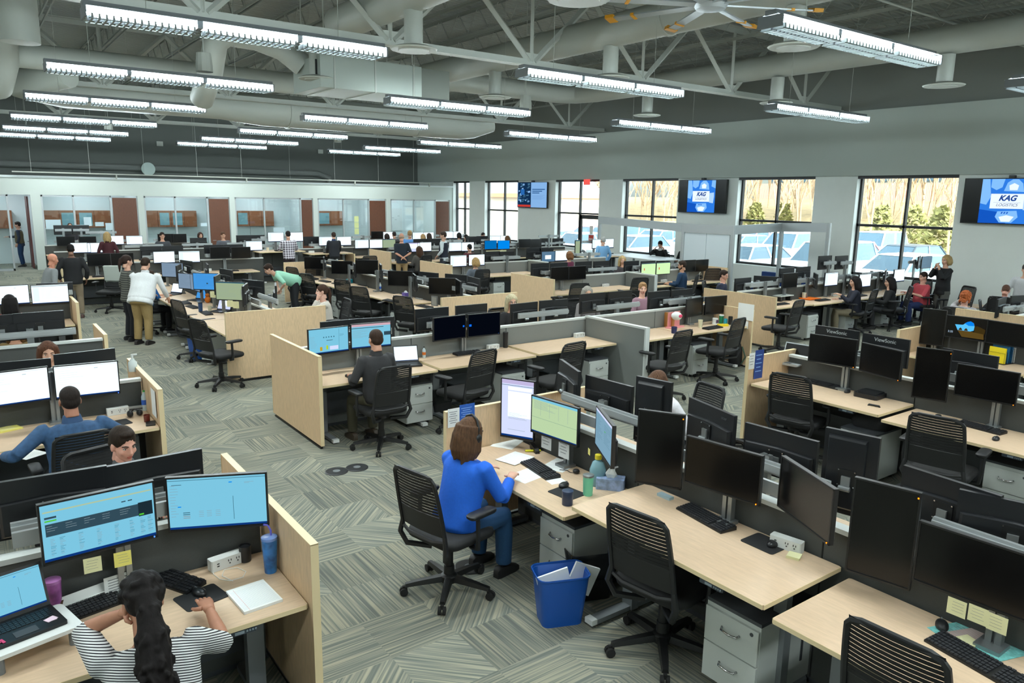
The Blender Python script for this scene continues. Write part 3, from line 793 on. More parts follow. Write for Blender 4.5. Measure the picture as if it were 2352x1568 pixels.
        for x in (.2, .4, .6, .8): q(x, .5, x + .004, .9, TXT, 2)
    elif kind == 'lime': q(0, 0, 1, 1, emit('screen_lime_white', (206, 240, 180), 1.0)); q(0, .96, 1, 1, TXB, 2); q(.17, .40, .23, .60, emit('screen_orange', (226, 140, 40), .9), 2); q(.18, .46, .22, .6, RED, 3)
    elif kind == 'bluedoc': q(0, 0, 1, 1, emit('screen_steel_blue', (138, 180, 204), .75)); q(0, .93, 1, 1, LIL, 2); lines(14, .06, .48, .2, .86, TXB, .005); lines(10, .54, .95, .3, .8, TXB, .005); q(.55, .62, .62, .64, LIME, 2)
    elif kind == 'sky': q(0, 0, 1, 1, SKY)
    elif kind == 'sky2': q(0, 0, 1, 1, emit('screen_mid_blue', (0, 118, 200), .8))
    elif kind == 'map': q(0, 0, 1, 1, emit('screen_map_blue', (72, 158, 232), .85)); lines(9, .1, .9, .1, .9, emit('screen_map_blue_dark', (46, 124, 200), .8)); q(.5, .34, .56, .42, NAV, 3)
    elif kind == 'slate': q(0, 0, 1, 1, emit('screen_slate_blue', (96, 136, 168), .7)); q(.25, .25, .7, .65, W, 2); lines(6, .05, .9, .7, .95, TXT)
    elif kind == 'dim': q(0, 0, 1, 1, DIM); lines(8, .1, .9, .2, .85, W, .01)
    elif kind == 'grey': q(0, 0, 1, 1, emit('screen_blue_grey', (138, 162, 186), .75)); lines(9, .08, .9, .15, .9, TXB, .005)
    elif kind == 'chart': q(0, 0, 1, 1, emit('screen_olive', (176, 196, 160), .7)); lines(8, .1, .9, .1, .8, TXT, .006); q(0, .95, 1, 1, TXB, 2)
    elif kind == 'lock':
        q(0, 0, 1, 1, M_OFF)
        B1 = emit('screen_cave_blue', (10, 134, 240), .9); B2 = emit('screen_cave_light', (90, 196, 250), .9); SA = emit('screen_sand', (122, 96, 44), .5); ST = emit('screen_stone', (92, 74, 34), .4)
        def poly(p, m, lay):
            g.add([((x - .5) * w, -.0004 * lay, (z - .5) * h) for x, z in p], [tuple(range(len(p)))], mi(m))
        poly([(.22, .62), (.42, .64), (.52, .80), (.60, .85), (.68, .78), (.71, .62), (.70, .42), (.62, .36), (.30, .36), (.26, .50)], B2, 2)
        poly([(.46, .72), (.52, .80), (.60, .85), (.68, .78), (.70, .64), (.56, .62)], B1, 3)
        poly([(.30, .36), (.62, .36), (.95, .30), (.97, .05), (.42, .06)], SA, 2)
        poly([(.71, .62), (.78, .66), (.98, .52), (.97, .30), (.72, .34)], ST, 3)
        for x in (.37, .51): poly([(x - .05, .37), (x + .05, .37), (x + .03, .45), (x, .5), (x - .03, .45)], ST, 4)
    elif kind == 'logo':
        q(0, 0, 1, 1, emit('screen_black_blue', (8, 14, 26), .5)); q(.92, .46, .97, .54, emit('screen_logo_blue', (20, 110, 240), 1.0), 2)
    elif kind == 'logo2':
        q(0, 0, 1, 1, emit('screen_black_blue', (8, 14, 26), .5)); q(.03, .46, .10, .56, emit('screen_logo_blue', (20, 110, 240), 1.0), 2); q(.96, .005, .975, .02, emit('screen_logo_blue', (20, 110, 240), 1.0), 2)
    SCR[key] = g.mesh('screen', mats)
    return SCR[key]
_mon = {}
def monitor_parts(w, h, port, ridge=True, led=True):
    key = (w, h, port, ridge, led)
    if key in _mon: return _mon[key]
    b = .010; d = .024
    g = G().box((0, d / 2, 0), (w, d, h))
    g.quad((-w / 2, -.001, -h / 2), (w / 2, -.001, -h / 2), (w / 2, -.001, -h / 2 + .016), (-w / 2, -.001, -h / 2 + .016))
    if ridge:          # swollen lower back
        if not port:
            rings = [[(x * k, y, z0 + (z - z0) * k2) for x, z in ((-w * .47, -h * .46), (w * .47, -h * .46), (w * .47, h * .13), (0, h * .17), (-w * .47, h * .13))] for y, k, k2, z0 in ((d, 1, 1, 0), (d + .014, .985, .97, 0), (d + .026, .93, .9, -.02))]
        else:
            rings = [[(x * k, y, z * k) for x, z in ((-w * .30, -h * .44), (w * .42, -h * .44), (w * .42, h * .44), (-w * .30, h * .44))] for y, k in ((d, 1), (d + .016, .97), (d + .026, .92))]
        g.loft(rings)
    c = g.mesh('casing', M_BLACK2)
    fr = G()
    for s in (-1, 1):
        fr.box((s * (w / 2 - b / 2), -.003, 0), (b, .008, h)); fr.box((0, -.003, s * (h / 2 - b / 2)), (w, .008, b))
    y = d + (.026 if ridge else 0)
    v = G().box((0, y + .004, -.02), (.11, .008, .11))
    v2 = G()
    for sx in (-1, 1):
        for sz in (-1, 1): v2.lathe([(.005, 0), (.005, .004)], n=6, M=Matrix.Translation((sx * .05, y + .008, -.02 + sz * .05)) @ Matrix.Rotation(R(-90), 4, 'X'))
    br = G().box((0, y + .014, -.05), (.055, .016, .085)).tube([(-.035, y + .03, -.085), (.035, y + .03, -.085)], .017, 10)
    _mon[key] = dict(casing=c, bezel=fr.mesh('bezel', M_BLACK), vesa_plate=v.mesh('vesa', M_BLACK), screw=v2.mesh('screws', M_CHROME), bracket=br.mesh('bracket', M_STEEL))
    return _mon[key]
LED = {}
def monitor(p, rz, kind, label, port=False, w=.555, h=.335, tilt=0, back=False, group=None, led=None, extra=(), off=False):
    if port: w, h = h, w
    if kind == 'off' and led is None and random.random() < .0: led = 'amber'
    P = monitor_parts(w, h, port)
    rec = [('casing', P['casing'], None), ('bezel', P['bezel'], None), ('screen', screen_mesh(kind, round(w - .02, 3), round(h - .028, 3)), 1),
           ('vesa_plate', P['vesa_plate'], None), ('screw', P['screw'], 3), ('bracket', P['bracket'], None)]
    rec[2] = ('screen', rec[2][1], 1)
    if led:
        if led not in LED:
            LED[led] = G().box((0, 0, 0), (.007, .004, .007)).mesh('led', emit('led_' + led, (255, 128, 16) if led == 'amber' else (60, 110, 255), 3.0))
    e = spawn('monitor', rec, p, (R(tilt), 0, R(rz)), label, 'monitor', group)
    scr = [c for c in e.children_recursive if c.name.startswith('screen')][0]
    scr.location = (0, -.004, .004)
    if led:
        l = ob('power_light', LED[led], e, (w / 2 - .02, -.006, -h / 2 + .008) if not port else (w / 2 - .012, -.008, h / 2 - .03))
        l['label'] = 'small %s power light' % ('amber' if led == 'amber' else 'blue')
    return e
_arm = {}
def monitor_arm(x, y, rz, h, zb, label, L=1.0, sides=(-.27, .27)):
    """silver post clamped behind a desk with a horizontal rail carrying the monitors; origin on the floor under the spine"""
    key = (round(h, 2), round(zb, 2), L)
    if key not in _arm:
        g = G()
        for s in (-1, 1): g.box((s * .022, 0, (h + zb + .07) / 2), (.03, .045, zb + .07 - h))
        g.box((0, .012, (h + zb + .07) / 2), (.07, .02, zb + .07 - h)).box((0, -.03, h + .012), (.12, .13, .024))
        r = G().box((0, .03, zb), (L, .025, .085)).box((0, .048, zb), (L, .02, .05))
        _arm[key] = [('post', g.mesh('post', M_STEEL), None), ('rail', r.mesh('rail', M_ALU), None)]
    return spawn('screen_mount', _arm[key], (x, y, 0), R(rz), label, 'screen mount')
# ---------------------------------------------------------------- desk rows
ORD = ['first', 'second', 'third', 'fourth', 'fifth', 'sixth', 'seventh', 'eighth', 'ninth', 'tenth', 'eleventh', 'twelfth', 'thirteenth', 'fourteenth']
SIDE = dict(S='near side', N='far side', W='left side', E='right side')
RZ = dict(S=0, N=180, W=-90, E=90)
SPANS = []; ARMS = {}; DESKS = {}
ROWS_ = {}      # name -> axis, spine position, phrase
def row(name, axis, pos, a, b, phrase, desks, light=False, h=1.09, arms=True, offs=None):
    ROWS_[name] = (axis, pos, phrase, offs or {}); SPANS.append((axis, pos, min(a, b), max(a, b)))
    spine(axis, pos, a, b, 'low fabric partition with white cap, ' + phrase, fab=M_FAB if light else M_FABD, h=h)
    for side, lst in desks.items():
        for k, d in enumerate(lst):
            u, hh, w = (d + (1.58,))[:3] if isinstance(d, tuple) and len(d) == 2 else (d if isinstance(d, tuple) else (d, .765, 1.58))
            off = .43; DESKS[(name, side, k)] = (u, hh)
            sgn = -1 if side in 'SW' else 1
            x, y = (u, pos + sgn * off) if axis == 'x' else (pos + sgn * off, u)
            spawn('height_adjustable_desk', desk_recipe(w, .76, hh), (x, y, 0), R(RZ[side]), '%s maple desk from the end panel, %s, %s' % (ORD[k], SIDE[side], phrase), 'desk')
            if arms and (name, side, k) not in NOARM:
                ao = max(.10, (offs or {}).get(side, .22) - .12)
                ax, ay = (u, pos + sgn * ao) if axis == 'x' else (pos + sgn * ao, u)
                ARMS.setdefault((name, side), []).append(u)
                monitor_arm(ax, ay, RZ[side], hh, 1.20 if hh < .95 else 1.5, 'silver screen mount on %s desk, %s, %s' % (ORD[k], SIDE[side], phrase))
NOARM = {('M1', 'S', 2), ('P5', 'S', 1), ('M1', 'S', 3)}
row('L1', 'x', 4.5, 1.33, -2.0, 'row with the striped woman', dict(S=[.54, -1.08], N=[.54, -1.08]))
row('L2', 'x', 8.35, 1.33, -2.0, 'row with the denim shirt man', dict(S=[.54, -1.08], N=[.54, -1.08]))
row('L3', 'x', 10.95, 1.33, -2.0, 'row behind the brown haired woman', dict(N=[.54, -1.08]))
row('L4', 'x', 15.15, 1.38, -2.0, 'left row nearest the bald man', dict(S=[.56, -1.05], N=[.56, -1.05]))
row('RA', 'x', 22.6, 1.92, 7.2, 'row behind the towelled chair', dict(S=[2.75, 4.4, 6.05], N=[2.75, 4.4, 6.05]))
row('RB', 'x', 27.4, 2.2, 8.8, 'row with the woman in dark red', dict(S=[3.05, 4.7], N=[4.9, 6.5, 8.0]))
row('RC', 'x', 30.7, 2.2, 7.0, 'furthest row on the left', dict(S=[3.0, 4.65, 6.2], N=[(4.0, 1.05)]))
row('P3', 'y', 4.0, 12.03, 20.1, 'row beside the white shirted man', dict(W=[12.85, 14.45, 16.05, 17.65, 19.25], E=[12.85, 14.45, 16.05, 17.65, 19.25]), offs=dict(W=.3, E=.3))
row('P4', 'y', 7.9, 11.87, 20.1, 'row of empty chairs mid room', dict(W=[(12.68, .765), (14.3, .80), (15.9, .765), (17.5, .79), (19.1, .77)], E=[12.68, 14.3, 15.9, 17.5, 19.1]), offs=dict(W=.3, E=.3))
row('M1', 'x', 9.0, 3.23, 11.33, 'row with the sweater man', dict(S=[(4.03, .77), (5.66, .775), (7.265, .79, 1.54), (8.92, .765), (10.52, .765, 1.56)], N=[4.03, 5.66, 7.27, 8.9, (10.52, .765, 1.56)]), light=True)
row('R1', 'y', 4.08, 5.38, -2.4, 'row with the woman in blue', dict(W=[(4.58, .75), (2.92, .865), (1.28, .82), (-.36, .78)], E=[4.58, 2.92, 1.28, -.36]), offs=dict(E=.40))
row('R2', 'y', 8.37, 5.38, -1.0, 'row with the open grey laptop', dict(W=[(4.57, .815), (2.95, .775), 1.33], E=[4.57, 2.95, 1.33]))
row('R3', 'y', 12.05, 5.39, 0, 'row with the cave picture', dict(W=[4.58, 2.96], E=[4.58, 2.96]))
row('R4', 'x', 5.2, 14.53, 19.3, 'row with the red haired woman', dict(N=[15.35, 16.95, 18.5], S=[15.35, 16.95, 18.5]))
row('P7', 'x', 9.95, 13.33, 19.8, 'row of the redshirted man', dict(S=[(14.13, .80), (15.73, .78), (17.33, .78), (18.93, .78)], N=[14.13, 15.73, 17.33, 18.93]))
row('P5', 'x', 14.12, 10.97, 17.2, 'row with the bearded man', dict(S=[11.78, (13.2, .765, 1.25), 14.87, 16.4], N=[11.78, 13.3, 14.9, 16.4]), light=True)
row('P8', 'x', 18.25, 10.72, 17.2, 'row with the hooded woman', dict(S=[11.53, (13.1, .765, 1.54), 14.83, 16.4], N=[11.55, 13.12, 14.8, 16.4]), light=True)
row('PX', 'x', 19.75, 16.95, 19.0, 'standing desk, blue shirted man', dict(S=[(17.95, 1.02)]))
row('P9', 'x', 23.2, 11.42, 19.6, 'row of the vested man', dict(S=[12.25, 13.9, 15.5, 17.1, (18.7, .95)], N=[12.25, 13.9, 15.5, 17.1, 18.7]))
row('MR', 'x', 25.8, 7.0, 13.1, 'row of the plaid shirted man', dict(S=[(7.2, .765, 1.2), (8.65, 1.06), (10.4, .94), (12.15, .765)], N=[8.65, 10.4, 12.15]))
row('RE', 'x', 26.1, 15.0, 19.6, 'row near the first windows', dict(S=[16.0, 17.9], N=[16.0, 17.9]))
row('RF', 'x', 30.0, 13.0, 19.6, 'furthest row on the right', dict(S=[13.9, 15.6, 17.2, 18.7], N=[13.9, 15.6, 17.2]))

EP = [(1.36, 1.36, 3.63, 5.37, 'nearest wood end panel, beside the striped shirt woman'), (1.36, 1.36, 7.53, 9.19, 'wood end panel with a white sheet beside the denim shirt man'),
      (1.36, 1.36, 10.88, 11.9, 'short wood end panel at the low grey panel on the left'), (1.41, 1.41, 14.3, 16.0, 'wood end panel under the bright screens far left'),
      (1.88, 1.88, 21.75, 23.4, 'wood end panel by the black shirted man'), (3.18, 4.84, 12.0, 12.0, 'broad wood end panel facing us left of middle'),
      (7.03, 8.78, 11.83, 11.83, 'wood end panel facing us behind the white haired woman'), (6.98, 8.72, 20.15, 20.15, 'wood end panel behind the empty chairs at back'),
      (3.2, 3.2, 8.14, 9.84, 'wood end panel beside the charcoal sweater man'), (11.36, 11.36, 8.12, 9.84, 'wood end panel with white papers beside cluttered desk'),
      (3.25, 4.9, 5.41, 5.41, 'wood end panel with blue sheet behind the woman in blue'), (7.52, 9.2, 5.41, 5.41, 'wood end panel with blue poster beside the grey laptop'),
      (11.17, 12.9, 5.42, 5.42, 'wood end panel beside the cave picture screen'), (14.5, 14.5, 4.3, 6.05, 'wood end panel before the red haired woman'),
      (13.3, 13.3, 8.98, 10.84, 'wood end panel between glasses man and the red shirted man'), (10.94, 10.94, 13.28, 14.96, 'wood end panel left of the empty grey walled desk'),
      (17.25, 17.25, 13.3, 14.95, 'wood end panel below the whiteboard frame'), (10.69, 10.69, 17.4, 19.15, 'wood end panel left of the grey hooded woman'),
      (11.38, 11.38, 22.4, 24.0, 'wood end panel behind the standing man in navy'), (11.26, 11.26, 25.0, 25.78, 'small wood panel under the suited man desk')]
for x0, x1, y0, y1, lab in EP: end_panel(x0, x1, y0, y1, 1.07 if x0 in (13.3, 11.36) else (.9 if x0 == 11.26 else 1.14), lab)
for x, y0, y1, lab in ((8.09, 7.62, 8.96, 'tall pale grey partition at the empty middle desk'), (14.05, 13.02, 14.07, 'pale grey partition left of the bearded man'), (13.95, 17.3, 18.2, 'pale grey partition behind the pair of blue screens')):
    rec = [('fabric_panel', G().box((0, 0, .56), (.06, y1 - y0 - .02, 1.06)).mesh('fab', M_FAB), None), ('top_cap', G().box((0, 0, 1.105), (.085, y1 - y0, .03)).mesh('cap', M_CAP), None),
           ('end_post', G().box((0, -(y1 - y0) / 2 - .01, .56), (.085, .03, 1.12)).mesh('post', M_CAP), None)]
    spawn('fabric_partition', rec, (x, (y0 + y1) / 2, 0), 0, lab, 'partition')

# ---------------------------------------------------------------- monitors by row, each from the middle of its top edge
DESC = dict(off='dark monitor', white='bright white monitor', white2='white page monitor', table='pale blue table monitor', mail='pale blue page monitor', portal='pale blue chart monitor', sheet='rose topped monitor',
            form='lilac form monitor', green='pale green monitor', lime='lime white monitor', bluedoc='blue document monitor', sky='plain bright blue monitor', sky2='plain mid blue monitor', map='blue map monitor',
            slate='slate blue monitor', dim='dim grey monitor', grey='blue grey monitor', chart='olive page monitor', lock='cave picture monitor', logo='dark logo monitor', logo2='blue logo monitor')
MONS = {}
def MON(rname, side, lst):
    axis, pos, phrase, offs = ROWS_[rname]
    lst = sorted(lst, key=lambda m: m[0])
    sgn = -1 if side in 'SW' else 1
    for k, m in enumerate(lst):
        px, py, kind, dy = m[:4]; fl = m[4] if len(m) > 4 else ''
        off = offs.get(side, .22)
        if 'f' in fl: off += .1
        P = ony(px, py, pos + sgn * off) if axis == 'x' else onx(px, py, pos + sgn * off)
        port = 'p' in fl
        h = .555 if port else .335
        P.z = max(1.02, min(P.z - h / 2, 1.75 if 'u' in fl else 1.32))
        d = DESC[kind]
        if side in 'NE' and kind == 'off': d = 'black backed monitor'
        if port: d = 'upright ' + d
        n = len(lst)
        place = ('%s from the left' % ORD[k]) if n > 2 else (('left one', 'right one')[k] if n == 2 else 'single')
        lab = '%s, %s, %s, %s' % (d, place, SIDE[side], phrase)
        e = monitor(P, RZ[side] + dy, kind, lab, port=port, led='amber' if 'a' in fl else ('blue' if 'b' in fl else None))
        MONS[(rname, side, k)] = e
        u = P.x if axis == 'x' else P.y
        far = min([abs(u - q) for q in ARMS.get((rname, side), [])] + [9]) > .62
        ao = max(.10, offs.get(side, .22) - .12)
        if far and 'u' not in fl:
            ARMS.setdefault((rname, side), []).append(u)
            monitor_arm(*((P.x, pos + sgn * ao) if axis == 'x' else (pos + sgn * ao, P.y)), RZ[side], .765, P.z, 'mount of %s,%s, %s' % (d, lab.split(',')[1], phrase), L=.5)
        if 'u' in fl and rname in ('P7', 'RC'):
            monitor_arm(P.x, pos + sgn * .10, RZ[side], .765, P.z, 'raised mount of %s,%s, %s' % (d, lab.split(',')[1], phrase), L=.5)
MON('L1', 'S', [(224, 1130, 'table', 4, 'b'), (497, 1090, 'mail', -24)])
MON('L1', 'N', [(116, 1087, 'off', -3), (352, 1049, 'off', 3)])
MON('L2', 'S', [(30, 850, 'white', 6), (197, 834, 'white', -4, 'b')])
MON('L2', 'N', [(40, 828, 'off', -4), (194, 806, 'off', 6)])
MON('L3', 'N', [(0, 723, 'off', 2), (88, 716, 'off', 2)])
MON('L4', 'S', [(20, 655, 'white', 3), (113, 653, 'white2', 0)])
MON('L4', 'N', [(125, 649, 'off', 0)])
MON('RA', 'S', [(226, 582, 'off', 0), (280, 581, 'off', 0), (376, 577, 'white', 0), (434, 576, 'white2', -10), (505, 567, 'off', 0), (553, 567, 'off', 0)])
MON('RA', 'N', [(345, 552, 'off', 0), (395, 552, 'off', 0), (490, 550, 'off', 0), (535, 549, 'off', 0)])
MON('RB', 'S', [(184, 557, 'white', 0), (222, 557, 'white', 0)])
MON('RB', 'N', [(455, 546, 'off', 0), (590, 539, 'off', 0), (560, 540, 'off', 0)])
MON('RC', 'S', [(150, 543, 'off', 0), (200, 543, 'off', 0), (264, 541, 'white', 0), (308, 541, 'white2', 0), (380, 537, 'off', 0), (410, 537, 'off', 0)])
MON('RC', 'N', [(143, 517, 'off', 0, 'u'), (184, 517, 'off', 0, 'u')])
MON('P3', 'W', [(395, 603, 'grey', 42), (409, 608, 'chart', -22), (431, 628, 'grey', 30), (447, 631, 'grey', 5), (473, 627, 'map', 46), (497, 630, 'slate', -24), (528, 647, 'chart', 46), (561, 653, 'off', -24)])
MON('P3', 'E', [(428, 598, 'off', 15), (476, 605, 'off', -10), (520, 618, 'off', 10), (582, 643, 'off', 25), (634, 652, 'off', -18)])
MON('P4', 'W', [(721, 590, 'off', 46), (743, 590, 'off', -22), (785, 599, 'off', 46), (813, 604, 'off', -22), (842, 597, 'off', 46), (873, 606, 'off', -22), (919, 622, 'off', 46), (951, 630, 'off', -22), (1016, 638, 'off', 46), (1052, 643, 'off', -22)])
MON('P4', 'E', [(985, 625, 'off', 20), (1048, 630, 'off', 22), (1090, 637, 'off', -8)])
MON('M1', 'S', [(754, 752, 'portal', 4), (852, 741, 'sheet', -4), (1033, 726, 'logo', 4), (1112, 719, 'logo2', -2), (1597, 684, 'off', 10), (1646, 680, 'off', -4)])
MON('M1', 'N', [(780, 735, 'off', 2), (860, 729, 'off', -8), (991, 707, 'off', 0), (1082, 699, 'off', 0), (1203, 695, 'off', 4), (1271, 688, 'off', -4), (1360, 673, 'off', 0), (1424, 668, 'off', 0), (1513, 668, 'off', 0), (1566, 664, 'off', 0)])
MON('R1', 'W', [(1190, 871, 'form', 28, 'p'), (1274, 921, 'green', 6), (1389, 953, 'bluedoc', -30), (1520, 946, 'off', 30, 'pa'), (1662, 1022, 'off', 8, 'a'), (1854, 1082, 'off', -26, 'a'), (2039, 1113, 'off', 12, 'pa'), (2250, 1238, 'off', 4)])
MON('R1', 'E', [(1311, 838, 'off', -22), (1401, 873, 'off', 4), (1505, 870, 'off', 12, 'p'), (1638, 932, 'off', -14), (1796, 990, 'off', 4), (1961, 992, 'off', 12, 'p'), (2186, 1100, 'off', -4), (2340, 1150, 'off', 16)])
MON('R2', 'W', [(1915, 773, 'off', 10, 'a'), (2026, 796, 'off', -14, 'a'), (2147, 801, 'off', 14, 'pa'), (2270, 845, 'off', 6, 'a')])
MON('R2', 'E', [(1925, 753, 'off', 4), (2037, 772, 'off', 0), (2230, 808, 'off', 0)])
MON('R3', 'W', [(2148, 710, 'off', 8, 'p'), (2222, 728, 'lock', 4), (2318, 741, 'off', -6)])
MON('R4', 'N', [(2300, 684, 'off', 8), (2345, 678, 'off', -14)])
MON('P7', 'S', [(1816, 627, 'off', 0), (1875, 628, 'grey', 40), (1911, 625, 'white2', 0), (1957, 632, 'off', 25), (1988, 629, 'white', 0), (2036, 619, 'dim', 25), (2067, 618, 'white', 0), (2113, 588, 'dim', 20, 'u'), (2130, 588, 'grey', 0, 'u')])
MON('P7', 'N', [(1706, 638, 'off', 0), (1761, 634, 'off', -60), (1808, 601, 'off', 0), (1846, 600, 'off', 0), (1895, 587, 'off', 0, 'u'), (1933, 587, 'off', 0, 'u')])
MON('P5', 'S', [(1286, 613, 'off', 0), (1327, 611, 'off', 0), (1490, 604, 'lime', 0), (1524, 602, 'lime', 0), (1583, 597, 'off', 0), (1613, 596, 'off', 0)])
MON('P5', 'N', [(1240, 604, 'off', 0), (1283, 603, 'off', 0), (1340, 600, 'off', 0), (1381, 599, 'off', 0), (1450, 599, 'off', 0), (1488, 599, 'off', 0)])
MON('P8', 'S', [(1053, 586, 'white2', 0), (1095, 584, 'white', 0), (1260, 577, 'slate', 0), (1290, 575, 'white', 0)])
MON('P8', 'N', [(1130, 577, 'off', 0), (1163, 577, 'off', 0), (1225, 569, 'off', 0), (1255, 569, 'off', 0)])
MON('P9', 'S', [(948, 557, 'form', 0), (975, 556, 'white', 0), (1046, 556, 'white2', 0), (1074, 556, 'white', 0), (1127, 552, 'sky2', 0), (1157, 552, 'sky', 0), (1205, 549, 'off', 0), (1231, 549, 'off', 0)])
MON('PX', 'S', [(1327, 551, 'chart', 20, 'pu'), (1374, 549, 'white2', 0, 'u'), (1397, 548, 'white', 0, 'u')])
MON('P9', 'N', [(1253, 547, 'off', 0), (1281, 547, 'off', 0), (995, 546, 'off', 0), (965, 546, 'off', 0), (1090, 545, 'off', 0)])
MON('MR', 'S', [(583, 553, 'white2', 0), (633, 533, 'white2', 0, 'u'), (678, 533, 'white', 0, 'u'), (749, 543, 'white2', 0, 'u'), (790, 543, 'white', 0, 'u'), (831, 550, 'white2', 0), (864, 550, 'white', 0), (893, 549, 'chart', 0)])
MON('MR', 'N', [(714, 541, 'off', 0)])
MON('RE', 'S', [(1137, 541, 'white2', 0), (1161, 541, 'white', 0)])
MON('RE', 'N', [(1107, 542, 'off', 0), (1082, 543, 'off', 0)])
MON('RF', 'S', [(866, 531, 'off', 0), (893, 532, 'white', 0), (960, 533, 'white2', 0), (984, 533, 'white', 0), (1030, 531, 'white2', 0), (1051, 531, 'white', 0)])
# raised lettering and a webcam on single monitors
vs = text_mesh('lettering', 'ViewSonic', .062, mat('pale_lettering', (190, 196, 196), .5))
for k in (0, 1):
    m = MONS[('R2', 'E', k)]
    o = ob('lettering', vs, m, (0, .027, .115), PI)
    o['label'] = 'pale lettering on the back'
ac = text_mesh('lettering', 'acer', .035, mat('dark_grey_lettering', (74, 78, 82), .5))
for key, zz in ((('R1', 'E', 3), .12),):
    ob('lettering', ac, MONS[key], (-.17, .027, .12), PI)
lk = emit('screen_clock_white', (190, 214, 240), .8)
o = ob('clock_lettering', text_mesh('clock', '3:35', .042, lk), MONS[('R3', 'W', 1)], (-.20, -.008, -.075))
o['label'] = 'time on the lock screen'
p = MONS[('M1', 'N', 5)].matrix_basis.translation
one('webcam', G().box((0, 0, 0), (.09, .03, .03)).box((0, .01, -.025), (.03, .05, .03)).lathe([(.012, 0), (.012, .01)], n=8, M=Matrix.Translation((0, -.015, 0)) @ Matrix.Rotation(R(90), 4, 'X')).mesh('webcam', M_BLACK), (p.x, p.y, p.z + .205), PI, 'small black webcam on top of a monitor back', 'webcam')

# ---------------------------------------------------------------- unoccupied chairs, from the top of each backrest
def chair_at(px, py, rz, label):
    p = at(px, py, 1.107)
    a = R(rz)
    # the backrest top sits 0.33 m behind the column
    chair(p.x - math.sin(a) * .375, p.y + math.cos(a) * .375, rz, label)
for px, py, rz, lab in [
    (1460, 1178, -82, 'black mesh chair at the raised empty desk in front'), (2055, 1462, -88, 'black mesh chair cut off at the lower right corner'),
    (1114, 806, 12, 'black mesh chair at the desk with dark logo monitors'), (1322, 788, 8, 'black mesh chair at the bare desk with grey partition'),
    (1815, 862, -78, 'black mesh chair below the open grey laptop'), (2152, 958, -80, 'black mesh chair at the desk with tall dark monitor'),
    (1572, 760, 6, 'black chair turned sideways left of the white pedestal'), (1700, 732, 10, 'black chair turned sideways beside a backpack'),
    (404, 690, -76, 'black chair right of the leaning white shirted man'), (450, 734, -70, 'black chair nearest the broad wood end panel'),
    (669, 614, -70, 'furthest of the five empty chairs mid room'), (702, 629, -66, 'second furthest of the five empty chairs mid room'), (784, 643, -66, 'middle of the five empty chairs mid room'), (822, 659, -60, 'second nearest of the five empty chairs mid room'), (923, 681, -66, 'nearest of the five empty chairs mid room'),
    (1333, 651, -20, 'black chair at the long bare desk mid right'), (1472, 638, -15, 'black chair against the grey partition mid right'), (1838, 690, 8, 'black chair at the desk with orange folder'),
    (1640, 617, -25, 'black chair beside the dark blue screens and headphones'), (2228, 658, 60, 'black chair standing by the white window wall'), (2250, 690, 200, 'black chair behind the red haired woman'), (722, 606, 4, 'chair half hidden behind dark monitors mid room'), (850, 588, -8, 'black chair right of the suited man'), (1650, 1010, 150, 'chair half hidden behind the monitors right of centre'),
    (2120, 640, 100, 'chair behind the red shirted man')]:
    chair_at(px, py, rz, lab)
p = at(258, 716)
TOWELC = chair(p.x, p.y, 150, 'black chair with a striped grey towel over its back')
